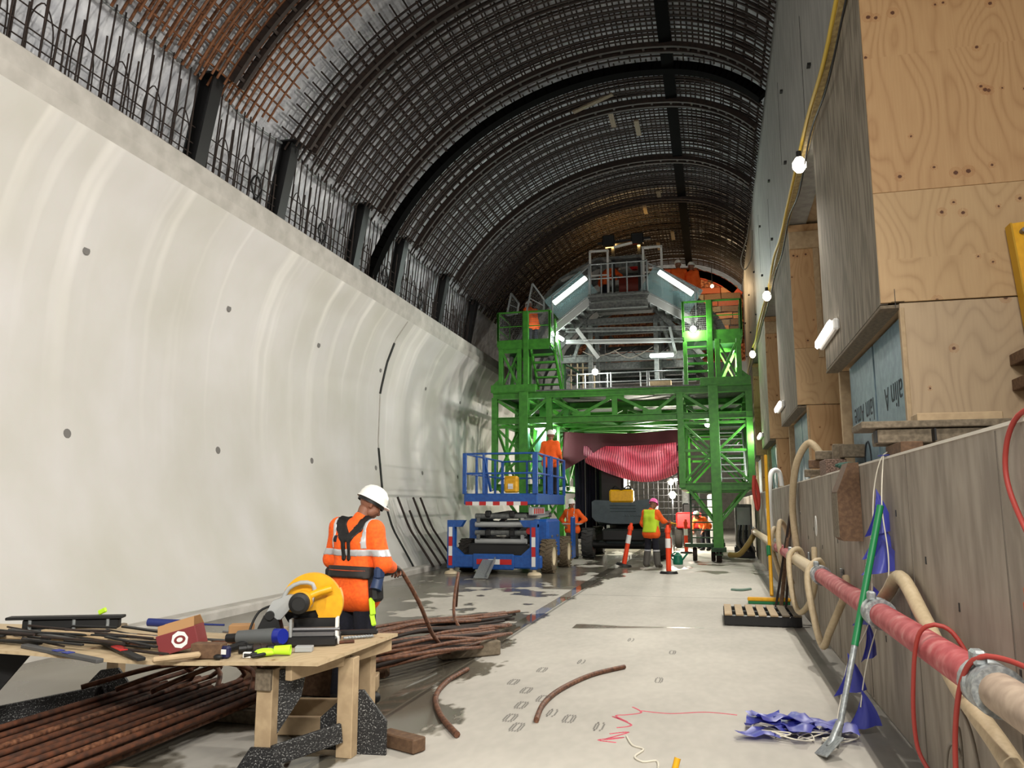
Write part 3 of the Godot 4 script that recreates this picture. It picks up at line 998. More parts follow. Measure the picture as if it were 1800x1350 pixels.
func build_gantry() -> void:
	var o := thing("formwork_gantry", "tall green steel gantry with stairs, trusses and a grey upper deck, filling the tunnel", "gantry", V(-2.7, 0, -24))
	var G: Material = M.green
	var zf := -24.0
	# full-height columns of the portal frames, front to back
	for k in 3:
		var z := zf - 3.0 * k
		for x: float in [-5.65, 0.06]:
			rect(o, "column", V(x, 0.36, z), V(x, 5.12, z), 0.28, 0.3, G, Vector3.BACK)
			obj("column_foot", mb(o).box(V(x, 0.36, z), V(0.42, 0.12, 0.5), Basis(), 0.01), M.greendark, o)
		# two chords with posts and diagonals between them
		for y: float in [5.0, 4.22]:
			chan(o, "truss_chord", V(-6.66, y, z), V(1.16, y, z), 0.2, 0.2, G)
		for x: float in [-6.6, -4.86, -2.84, -0.93, 1.08]:
			rect(o, "truss_post", V(x, 4.3, z), V(x, 4.9, z), 0.16, 0.12, G, Vector3.BACK)
		for dd in [[-6.5, 4.86, -5.83, 4.4], [-5.5, 4.38, -4.95, 4.86], [-4.75, 4.86, -3.95, 4.42], [-3.75, 4.42, -2.92, 4.86], [-2.72, 4.86, -1.85, 4.42], [-1.6, 4.42, -1.03, 4.84], [-0.8, 4.86, -0.12, 4.4], [0.25, 4.4, 0.95, 4.84]]:
			rect(o, "truss_diagonal", V(dd[0], dd[1], z), V(dd[2], dd[3], z), 0.09, 0.1, G, Vector3.BACK)
		for gx in [[-3.85, 4.38], [-2.82, 4.88], [-1.72, 4.38]]:
			obj("gusset", mb(o).box(V(gx[0], gx[1], z + 0.03), V(0.55, 0.14, 0.03)), G, o)
		# legs
		for sd in [[-6.6, -5.65, -4.86], [-0.9, 0.06, 1.06]]:
			var lo := 2.12
			for x: float in [sd[0], sd[2]]:
				chan(o, "leg_post", V(x, lo, z), V(x, 4.95, z), 0.16, 0.18, G, Vector3.BACK)
			for y: float in [4.02, 3.2]:
				rect(o, "leg_rail", V(sd[0], y, z), V(sd[2], y, z), 0.08, 0.08, G)
			chan(o, "leg_beam", V(sd[0] - 0.05, 2.16, z), V(sd[2] + 0.06, 2.16, z), 0.2, 0.2, G)
			for q in [[0, 4.0, 3.26], [0, 2.3, 3.1]]:
				rect(o, "leg_brace", V(sd[0] + 0.06, q[1], z), V(sd[1] - 0.14, q[2], z), 0.07, 0.09, G, Vector3.BACK)
				rect(o, "leg_brace", V(sd[2] - 0.06, q[1], z), V(sd[1] + 0.14, q[2], z), 0.07, 0.09, G, Vector3.BACK)
			rect(o, "foot_brace", V(sd[0] + 0.15, 2.1, z), V(sd[1] - 0.1, 1.15, z), 0.08, 0.1, G, Vector3.BACK)
			rect(o, "foot_brace", V(sd[2] - 0.1, 2.1, z), V(sd[1] + 0.1, 1.15, z), 0.08, 0.1, G, Vector3.BACK)
	# lengthwise members
	for x: float in [-6.6, -5.65, -4.86, -0.9, 0.06, 1.06]:
		for y: float in [5.0, 4.22, 2.16]:
			chan(o, "side_chord", V(x, y, zf), V(x, y, zf - 6.0), 0.18, 0.16, G)
		for k in 2:
			var z := zf - 3.0 * k
			rect(o, "side_brace", V(x, 4.1, z - 0.1), V(x, 2.3, z - 2.9), 0.08, 0.08, G, Vector3.RIGHT)
			rect(o, "side_brace", V(x, 2.3, z - 0.1), V(x, 4.1, z - 2.9), 0.08, 0.08, G, Vector3.RIGHT)
			rect(o, "side_post", V(x, 2.2, z - 1.5), V(x, 4.2, z - 1.5), 0.1, 0.1, G, Vector3.RIGHT)
	for k in 2:
		var z := zf - 3.0 * k
		rect(o, "plan_brace", V(-4.8, 4.2, z), V(-0.95, 4.2, z - 3.0), 0.1, 0.1, G)
		rect(o, "plan_brace", V(-0.95, 4.2, z), V(-4.8, 4.2, z - 3.0), 0.1, 0.1, G)
		chan(o, "cross_beam", V(-4.86, 4.22, z - 1.5), V(-0.9, 4.22, z - 1.5), 0.2, 0.18, G)
	# sill and wheels
	for x: float in [-5.65, 0.06]:
		chan(o, "sill_beam", V(x, 0.3, zf + 0.3), V(x, 0.3, zf - 6.3), 0.18, 0.22, M.greendark)
		for z: float in [zf, zf - 5.4]:
			obj("wheel", mb(o).lathe([Vector2(0, -0.08), Vector2(0.2, -0.08), Vector2(0.21, -0.06), Vector2(0.21, 0.06), Vector2(0.2, 0.08), Vector2(0, 0.08)], 20, Transform3D(Basis(V(0, 1, 0), V(1, 0, 0), V(0, 0, -1)), V(x, 0.21, z))), M.rustdark, o)
	for x: float in [-0.62, -0.1]:
		obj("wheel", mb(o).lathe([Vector2(0, -0.06), Vector2(0.19, -0.06), Vector2(0.2, 0.0), Vector2(0.19, 0.06), Vector2(0, 0.06)], 18, Transform3D(Basis(V(0, 1, 0), V(1, 0, 0), V(0, 0, -1)), V(x, 0.2, zf - 0.4))), M.rustdark, o)
	rect(o, "ladder_base", V(-0.9, 0.46, zf - 0.4), V(0.1, 0.46, zf - 0.4), 0.5, 0.1, M.greendark)
	# access ladder under the right leg
	for x: float in [-0.7, -0.06]:
		rect(o, "ladder_rail", V(x, 0.5, zf - 0.25), V(x, 2.1, zf - 0.45), 0.09, 0.06, M.greendark, Vector3.RIGHT)
	for k in 7:
		rect(o, "ladder_tread", V(-0.7, 0.68 + 0.22 * k, zf - 0.28 - 0.02 * k), V(-0.06, 0.68 + 0.22 * k, zf - 0.28 - 0.02 * k), 0.16, 0.035, M.greendark)
	# right leg inner stairs seen through the frame
	for k in 9:
		rect(o, "stair_tread", V(0.22, 2.4 + 0.21 * k, zf - 0.6 - 0.2 * k), V(0.9, 2.4 + 0.21 * k, zf - 0.6 - 0.2 * k), 0.22, 0.035, M.galv)
	for x: float in [0.2, 0.92]:
		rect(o, "stair_stringer", V(x, 2.25, zf - 0.5), V(x, 4.2, zf - 2.35), 0.05, 0.18, M.galv)
	# upper towers
	tower(o, zf, 1.0)
	tower(o, zf, -1.0)
	# stairs from the towers to the truss deck
	for k in 6:
		var y := 6.3 - 0.21 * k
		rect(o, "stair_tread", V(-5.4, y, zf - 0.15 - 0.2 * k), V(-4.72, y, zf - 0.15 - 0.2 * k), 0.22, 0.05, G)
		rect(o, "stair_tread", V(-0.66, y, zf - 0.15 - 0.2 * k), V(-0.06, y, zf - 0.15 - 0.2 * k), 0.22, 0.05, G)
	for x: float in [-5.43, -4.7, -0.7, -0.04]:
		rect(o, "stair_stringer", V(x, 6.5, zf), V(x, 5.1, zf - 1.35), 0.05, 0.16, G)
	rect(o, "stair_post", V(-0.7, 5.1, zf), V(-0.7, 6.45, zf), 0.12, 0.12, G, Vector3.BACK)
	mesh_guard(o, "stair_guard", V(-4.66, 6.3, zf), V(-4.66, 5.2, zf - 1.3), V(-4.66, 6.2, zf - 1.3), V(-4.66, 7.4, zf), G, 10)
	mesh_guard(o, "stair_guard", V(-4.6, 5.1, zf - 1.35), V(-4.2, 5.1, zf - 1.7), V(-4.2, 5.95, zf - 1.7), V(-4.6, 6.2, zf - 1.35), M.greendark, 8)
	# truss deck with a grey handrail
	obj("deck_plate", mb(o).box(V(-2.8, 5.13, zf - 3.0), V(7.6, 0.04, 6.2)), M.grey, o)
	for y: float in [5.62, 5.35]:
		obj("hand_rail", mb(o).tube(pts([V(-4.0, y, zf - 0.1), V(-0.75, y, zf - 0.1)]), 0.022, 6), M.galv, o)
	for x: float in [-4.0, -3.75, -3.05, -2.95, -2.05, -1.85, -1.8, -0.78]:
		obj("rail_post", mb(o).tube(pts([V(x, 5.1, zf - 0.1), V(x, 5.64, zf - 0.1)]), 0.025, 6), M.galv, o)
	# pale scaffold tubes and slack cables behind the left stair
	for q in [[-4.28, 5.15, 6.75], [-4.1, 5.15, 6.3], [-3.72, 5.15, 6.2], [-4.5, 5.15, 6.6]]:
		obj("scaffold_tube", mb(o).tube(pts([V(q[0], q[1], zf - 1.9), V(q[0], q[2], zf - 1.9)]), 0.028, 7), M.cream, o)
	for q in [[-4.7, -3.7, 6.15], [-4.6, -3.75, 5.9], [-4.5, -3.6, 6.42]]:
		obj("scaffold_tube", mb(o).tube(pts([V(q[0], q[2], zf - 1.86), V(q[1], q[2] - 0.04, zf - 1.86)]), 0.026, 7), M.cream, o)
	for k in 4:
		var cx := -3.2 + 0.5 * k
		obj("slack_cable", mb(o).tube(curve([V(cx - 0.7, 6.45, zf - 0.7), V(cx - 0.2, 6.28 - 0.05 * k, zf - 0.7), V(cx + 0.5, 6.5, zf - 0.7)]), 0.014, 5), M.black if k % 2 else M.cable, o)
	obj("timber_pack", mb(o).box(V(-1.5, 5.28, zf - 0.5), V(0.7, 0.2, 0.5), Basis(), 0.02), M.timber, o)
	# grey upper part: inner beams of the lining form
	for y: float in [7.1, 6.72]:
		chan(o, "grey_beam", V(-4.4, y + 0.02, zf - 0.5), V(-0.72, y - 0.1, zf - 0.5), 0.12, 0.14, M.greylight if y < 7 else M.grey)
	for k in 4:
		var z := zf - 1.2 - 1.6 * k
		chan(o, "grey_beam", V(-4.9, 6.3, z), V(-0.5, 6.3, z), 0.24, 0.16, M.grey)
		chan(o, "grey_beam", V(-4.3, 7.5, z), V(-1.0, 7.5, z), 0.2, 0.16, M.grey)
		for sx: float in [-1.0, 1.0]:
			chan(o, "raking_beam", V(-2.68 + sx * 2.5, 6.2, z), V(-2.68 + sx * 0.9, 8.0, z), 0.2, 0.16, M.grey, Vector3.BACK)
			rect(o, "grey_strut", V(-2.68 + sx * 1.6, 6.3, z), V(-2.68 + sx * 1.2, 7.5, z), 0.1, 0.1, M.grey, Vector3.BACK)
			rect(o, "grey_post", V(-2.68 + sx * 1.05, 5.2, z), V(-2.68 + sx * 1.05, 7.5, z), 0.14, 0.14, M.grey, Vector3.BACK)
	rect(o, "prop", V(-4.05, 7.15, zf - 0.45), V(-3.4, 6.2, zf - 0.6), 0.12, 0.12, M.greylight, Vector3.BACK)
	rect(o, "prop", V(-1.15, 7.05, zf - 0.45), V(-1.0, 6.2, zf - 0.5), 0.08, 0.08, M.greylight, Vector3.BACK)
	# form skin: facets of the arch
	var sk := [[-6.5, 5.4], [-6.35, 6.6], [-5.7, 7.9], [-4.7, 9.0], [-3.5, 9.6], [-1.9, 9.6], [-0.7, 9.0], [0.3, 7.9], [0.9, 6.6]]
	for i in sk.size() - 1:
		var back := 3.2 if i > 4 else 0.0       # the right side is still open here
		var a := V(sk[i][0], sk[i][1], zf - 4.6 - back * 0.5)
		var b := V(sk[i + 1][0], sk[i + 1][1], zf - 4.6 - back * 0.5)
		var up := (b - a).cross(Vector3.BACK).normalized()
		obj("form_panel", mb(o).bar(a, b, 7.0 - back, 0.08, up), M.grey, o)
		for k in (5 if i < 5 else 1):
			obj("form_rib", mb(o).bar(a + V(0, -0.08, 3.0 - 1.5 * k), b + V(0, -0.08, 3.0 - 1.5 * k), 0.04, 0.22, up), M.grey, o)
	# top deck, fascia and its sloping guarded walkways
	obj("top_deck", mb(o).box(V(-2.68, 8.1, zf - 1.4), V(1.9, 0.06, 2.6)), M.grey, o)
	for y in [8.06, 7.78]:
		chan(o, "fascia_beam", V(-3.6, y, zf - 0.2), V(-1.78, y, zf - 0.2), 0.22, 0.12, M.grey)
	for s in [[-3.6, -4.78], [-1.78, -0.35]]:
		var x0: float = s[0]
		var x1: float = s[1]
		var dy := 0.9
		var zz := zf - 0.25
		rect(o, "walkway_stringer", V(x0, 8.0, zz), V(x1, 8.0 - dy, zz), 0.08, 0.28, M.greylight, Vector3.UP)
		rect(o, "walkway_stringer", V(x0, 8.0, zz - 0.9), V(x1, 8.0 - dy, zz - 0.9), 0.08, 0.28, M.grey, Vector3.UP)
		for k in 6:
			var q := (k + 0.5) / 6.0
			rect(o, "walkway_step", V(lerpf(x0, x1, q), 7.86 - dy * q, zz), V(lerpf(x0, x1, q), 7.86 - dy * q, zz - 0.9), 0.16, 0.04, M.grey)
		var lo0 := V(x0, 8.1, zz + 0.03)
		var lo1 := V(x1, 8.1 - dy, zz + 0.03)
		var pane := mat(Color(0.55, 0.68, 0.7, 0.4), 0.5)
		pane.transparency = BaseMaterial3D.TRANSPARENCY_ALPHA
		obj("guard_sheet", mb(o).bar((lo0 + V(0, 0.5, 0)), (lo1 + V(0, 0.5, 0)), 0.012, 0.9), pane, o)
		for h: float in [0.98, 0.02]:
			rect(o, "guard_rail", lo0 + V(0, h, 0), lo1 + V(0, h, 0), 0.04, 0.04, M.galv)
		for q: float in [0.0, 1.0]:
			var p: Vector3 = lo0.lerp(lo1, q)
			rect(o, "guard_post", p, p + V(0, 1.0, 0), 0.05, 0.05, M.galv, Vector3.BACK)
	for x: float in [-3.55, -3.2, -2.85, -2.4, -1.95, -1.78]:
		obj("rail_post", mb(o).tube(pts([V(x, 8.1, zf - 0.15), V(x, 9.15, zf - 0.15)]), 0.024, 6), M.galv, o)
	for y in [9.12, 8.65]:
		obj("hand_rail", mb(o).tube(pts([V(-3.55, y, zf - 0.15), V(-1.78, y, zf - 0.15)]), 0.022, 6), M.galv, o)
	# white gate frames on the top deck
	for x: float in [-3.38, -1.66]:
		for sx: float in [-0.29, 0.29]:
			rect(o, "gate_post", V(x + sx, 8.15, zf - 1.0), V(x + sx, 9.82, zf - 1.0), 0.07, 0.07, M.white, Vector3.BACK)
		rect(o, "gate_head", V(x - 0.32, 9.82, zf - 1.0), V(x + 0.32, 9.82, zf - 1.0), 0.07, 0.07, M.white)
		rect(o, "gate_bar", V(x - 0.29, 9.0, zf - 1.0), V(x + 0.29, 9.0, zf - 1.0), 0.05, 0.05, M.white)
	for x: float in [-2.95, -2.1]:
		rect(o, "lift_arm", V(x, 8.1, zf - 1.3), V(x, 10.1, zf - 1.3), 0.1, 0.1, M.dark, Vector3.BACK)
	rect(o, "lift_head", V(-3.2, 10.02, zf - 1.3), V(-1.95, 10.2, zf - 1.3), 0.07, 0.1, M.dark)
	obj("winch_drum", mb(o).lathe([Vector2(0, -0.4), Vector2(0.36, -0.4), Vector2(0.36, 0.4), Vector2(0, 0.4)], 20, Transform3D(Basis(V(0, 1, 0), V(1, 0, 0), V(0, 0, -1)), V(-2.42, 8.8, zf - 2.0))), mat(Color(0.5, 0.17, 0.1), 0.6), o)
	obj("hopper", mb(o).lathe([Vector2(0.1, 9.35), Vector2(0.22, 9.5), Vector2(0.22, 9.75), Vector2(0.0, 9.75)], 14, Transform3D(Basis(), V(-2.3, 0, zf - 1.8))), M.red, o)

func tower(o: Node3D, zf: float, s: float) -> void:
	# mirrored about the gantry's middle line
	var G: Material = M.green
	var mx := -2.78
	var X := func(x: float) -> float: return x if s > 0 else 2.0 * mx - x
	rect(o, "tower_sill", V(X.call(-0.3), 5.22, zf), V(X.call(1.14), 5.22, zf), 0.3, 0.24, G)
	var gz := Transform3D(Basis(), V(0, 0, zf))
	var poly := PackedVector2Array([Vector2(X.call(0.75), 5.34), Vector2(X.call(1.14), 5.34), Vector2(X.call(0.82), 5.62), Vector2(X.call(0.75), 5.62)])
	obj("tower_gusset", mb(o).prism(poly, 0.05, gz), G, o)
	for z: float in [zf, zf - 1.4]:
		for x: float in [0.24, 0.84]:
			rect(o, "tower_post", V(X.call(x), 5.3, z), V(X.call(x), 6.5, z), 0.14, 0.14, G, Vector3.BACK)
		rect(o, "tower_head", V(X.call(0.2), 6.42, z), V(X.call(0.9), 6.42, z), 0.12, 0.12, G)
		rect(o, "tower_brace", V(X.call(0.3), 5.36, z + 0.03), V(X.call(0.78), 6.36, z + 0.03), 0.08, 0.08, G, Vector3.BACK)
		rect(o, "tower_brace", V(X.call(0.78), 5.36, z - 0.03), V(X.call(0.3), 6.36, z - 0.03), 0.05, 0.05, G, Vector3.BACK)
	rect(o, "tower_column", V(X.call(0.03), 5.1, zf), V(X.call(0.03), 7.7, zf), 0.16, 0.16, G, Vector3.BACK)
	for q in [[-0.72, 0.0], [0.12, 0.94]]:
		obj("platform_fascia", mb(o).box(V((X.call(q[0]) + X.call(q[1])) * 0.5, 6.6, zf), V(absf(q[1] - q[0]), 0.28, 0.05), Basis(), 0.006), G, o)
		mesh_guard(o, "platform_guard", V(X.call(q[0]), 6.76, zf), V(X.call(q[1]), 6.76, zf), V(X.call(q[1]), 7.68, zf), V(X.call(q[0]), 7.68, zf), G, 14)
	obj("platform_floor", mb(o).box(V(X.call(0.1), 6.5, zf - 0.8), V(1.7, 0.05, 1.5)), M.greendark, o)
	mesh_guard(o, "side_guard", V(X.call(0.95), 6.6, zf), V(X.call(0.95), 6.6, zf - 1.5), V(X.call(0.95), 7.68, zf - 1.5), V(X.call(0.95), 7.68, zf), G, 14)
	mesh_guard(o, "side_guard", V(X.call(-0.74), 6.6, zf), V(X.call(-0.74), 6.6, zf - 1.5), V(X.call(-0.74), 7.68, zf - 1.5), V(X.call(-0.74), 7.68, zf), G, 14)
	if s < 0:
		mesh_guard(o, "raised_gate", V(-6.3, 7.68, zf - 0.3), V(-5.9, 7.68, zf - 0.1), V(-5.85, 8.0, zf - 0.1), V(-6.15, 8.4, zf - 0.3), M.galv, 8)
		mesh_guard(o, "raised_gate", V(-5.6, 7.68, zf - 0.1), V(-5.05, 7.68, zf - 0.2), V(-5.05, 8.1, zf - 0.2), V(-5.4, 8.62, zf - 0.1), M.galv, 8)

func gantry_lamps() -> void:
	for s in [[V(-4.72, 7.93, -24.15), V(-3.67, 8.7, -24.15), "left sloping walkway"], [V(-1.42, 8.72, -24.15), V(-0.42, 7.95, -24.15), "right sloping walkway"]]:
		var mid: Vector3 = (s[0] + s[1]) * 0.5
		var o := thing("tube_lamp", "long bright batten lamp on the gantry's " + s[2], "lamp", mid, 0.0, "batten lamps on the gantry walkways")
		obj("housing", mb(o).bar(s[0], s[1], 0.08, 0.16, Vector3.UP, 0.01), M.white, o)
		obj("diffuser", mb(o).bar(s[0] + V(0, 0, 0.06), s[1] + V(0, 0, 0.06), 0.06, 0.15, Vector3.UP, 0.02), glow(Color(0.93, 1.0, 0.97), 7.0), o)
		var l := AreaLight3D.new()
		l.name = numbered(self, "light_panel")
		l.area_size = Vector2(1.3, 0.15)
		l.light_energy = 7.0
		l.light_color = Color(0.93, 1.0, 0.97)
		l.area_range = 60.0
		l.shadow_enabled = true
		add_child(l, true)
		var dx: Vector3 = (s[1] - s[0]).normalized()
		l.transform = Transform3D(Basis(dx, Vector3.BACK.cross(dx), Vector3.BACK).rotated(Vector3.UP, 0.0), mid + V(0, 0, 0.12))
		l.rotate_object_local(Vector3.UP, PI)
	var small := [[V(-4.66, 6.92, -24.4), "small tube lamp under the left platform of the gantry", V(0.2, -0.14, 0)], [V(-1.42, 6.15, -24.4), "short batten lamp under the grey beams of the gantry", V(0.36, 0, 0)], [V(-5.18, 4.0, -24.9), "floodlight glaring inside the gantry's left leg", V(0.34, -0.07, 0)]]
	for q in small:
		var o := thing("small_lamp", q[1], "lamp", q[0])
		var h: Vector3 = q[2]
		obj("housing", mb(o).bar(q[0] - h + V(0, 0.03, -0.03), q[0] + h + V(0, 0.03, -0.03), 0.1, 0.1, Vector3.UP, 0.01), M.white, o)
		obj("diffuser", mb(o).bar(q[0] - h, q[0] + h, 0.1, 0.1, Vector3.UP, 0.03), glow(Color(0.95, 1.0, 0.97), 9.0), o)
		omni(q[0] + V(0, -0.12, 0.14), 1.8 if q[0].y > 5 else 3.5, Color(0.95, 1, 0.97), 0.1)
	for q in [[V(-0.44, 6.82, -23.9), "round bulb hanging in front of the gantry's right platform"], [V(-0.12, 4.0, -24.25), "round bulb inside the gantry's right leg"], [V(-3.42, 5.66, -24.0), "small white bulb on the gantry's deck rail"]]:
		var o := thing("round_bulb", q[1], "lamp", q[0], 0.0, "round bulbs on the gantry")
		obj("bulb", mb(o).ball(q[0], V(0.1, 0.1, 0.1), 14), glow(Color(1, 1, 0.97), 10.0), o)
		obj("socket", mb(o).lathe([Vector2(0.04, 0.09), Vector2(0.04, 0.2), Vector2(0, 0.2)], 10, Transform3D(Basis(), q[0])), M.black, o)
		omni(q[0] + V(0.0, -0.02, 0.18), 3.0, Color(1, 1, 0.95), 0.08)
	# yellow work lamp over the top deck
	var o := thing("work_light", "pair of boxy floodlights on a dark bracket above the gantry deck", "lamp", V(-2.6, 10.1, -25.0))
	for x: float in [-3.05, -2.12]:
		obj("head", mb(o).box(V(x, 10.14, -25.0), V(0.4, 0.36, 0.22), Basis(), 0.03), M.dark, o)
		obj("lens", mb(o).box(V(x, 10.14, -25.13), V(0.34, 0.3, 0.02)), glow(Color(1, 0.82, 0.5), 5.0), o)
		area(V(x, 10.14, -25.17), V(x, 10.6, -29), 0.34, 0.3, 4.5, Color(1, 0.8, 0.48))
	obj("bracket", mb(o).bar(V(-3.4, 10.05, -24.95), V(-1.7, 10.12, -24.95), 0.06, 0.08), M.dark, o)
	obj("tube", mb(o).bar(V(-2.88, 9.88, -24.9), V(-2.28, 9.98, -24.9), 0.06, 0.07), M.white, o)

func build_tarp() -> void:
	# pink debris net sagging in the portal
	var m := nmat([Color(0.84, 0.46, 0.54), Color(0.9, 0.64, 0.69)], V(0.2, 0.12, 0.2), 0.7, 71, true)
	m.backlight_enabled = true
	m.backlight = Color(0.75, 0.45, 0.52)
	var P := []
	for i in 15:
		var q := i / 14.0
		var row := []
		for j in 29:
			var u := j / 28.0
			var x := lerpf(-4.05, -1.0, u)
			var low := 2.35 + 0.75 * pow(absf(u - 0.62) * 1.45, 1.6) if u < 0.62 else 2.35 + 1.1 * pow((u - 0.62) / 0.38, 2.2) * 0.35
			var y := lerpf(3.72, low, pow(q, 0.85)) + 0.05 * sin(u * 9.0 + q * 4.0) * (1.0 - q)
			var fold := (0.17 * sin(q * 11.0 + 2.2 * sin(u * 7.0)) + 0.07 * sin(u * 17.0 + q * 5.0)) * minf(1.0, u * 4.0)
			row.append(V(x, y, -26.0 + fold + 0.5 * sin(q * PI)))
		P.append(row)
	var o := thing("debris_net", "sagging pink mesh sheet hung across the gantry portal", "net", V(-2.6, 3.9, -26))
	obj("sheet", mb(o).sheet(P), m, o)
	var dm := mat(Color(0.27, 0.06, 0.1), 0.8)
	P = []
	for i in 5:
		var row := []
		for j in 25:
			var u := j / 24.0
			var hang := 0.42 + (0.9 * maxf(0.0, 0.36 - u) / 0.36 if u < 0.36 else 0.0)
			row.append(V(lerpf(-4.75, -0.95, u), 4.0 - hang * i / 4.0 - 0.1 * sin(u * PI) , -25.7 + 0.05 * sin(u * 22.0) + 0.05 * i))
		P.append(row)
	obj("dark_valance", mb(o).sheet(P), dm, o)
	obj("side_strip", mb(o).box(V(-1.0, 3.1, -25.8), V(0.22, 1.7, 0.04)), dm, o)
	# ribs of the net: sewn cords
	var cords := mb(o)
	for j in 40:
		var u := (j + 0.5) / 40.0
		var l := PackedVector3Array()
		for i in 13:
			var q := i / 12.0
			var x := lerpf(-4.05, -1.0, u)
			var low := 2.35 + 0.75 * pow(absf(u - 0.62) * 1.45, 1.6) if u < 0.62 else 2.35 + 1.1 * pow((u - 0.62) / 0.38, 2.2) * 0.35
			var y := lerpf(3.72, low, pow(q, 0.85)) + 0.05 * sin(u * 9.0 + q * 4.0) * (1.0 - q)
			var fold := (0.17 * sin(q * 11.0 + 2.2 * sin(u * 7.0)) + 0.07 * sin(u * 17.0 + q * 5.0)) * minf(1.0, u * 4.0)
			l.append(V(x, y, -25.985 + fold + 0.5 * sin(q * PI)))
		cords.tube(l, 0.009, 4, false)
	stuff(obj("sewn_cord", cords, mat(Color(0.5, 0.2, 0.32), 0.8), o))
	var mint := mat(Color(0.62, 0.86, 0.78), 0.5)
	mint.backlight_enabled = true
	mint.backlight = Color(0.5, 0.8, 0.7)
	P = []
	for i in 7:
		var row := []
		for j in 7: row.append(V(lerpf(-5.38, -4.98, j / 6.0) - 0.2 * i / 6.0, lerpf(4.0, 2.6, i / 6.0) - 0.12 * j / 6.0, -24.7 + 0.04 * sin(j * 1.9 + i)))
		P.append(row)
	tag(obj("plastic_sheet", mb().sheet(P), mint), "pale mint plastic sheet hanging inside the gantry's left leg", "sheet")
	var nv := mat(Color(0.05, 0.07, 0.14), 0.8)
	for k in 3:
		P = []
		for i in 2:
			var row := []
			for j in 13: row.append(V(-4.6 + 0.3 * k + 0.03 * j, 3.9 if i == 0 else 0.5, -27.0 - 0.4 * k + 0.06 * sin(j * 1.7)))
			P.append(row)
		tag(obj("hanging_sheet", mb().sheet(P), nv), ["navy sheet hanging inside the portal, nearest the green leg", "navy sheet hanging inside the portal, middle of three", "navy sheet hanging inside the portal, nearest the digger"][k], "sheet", "navy sheets in the portal")

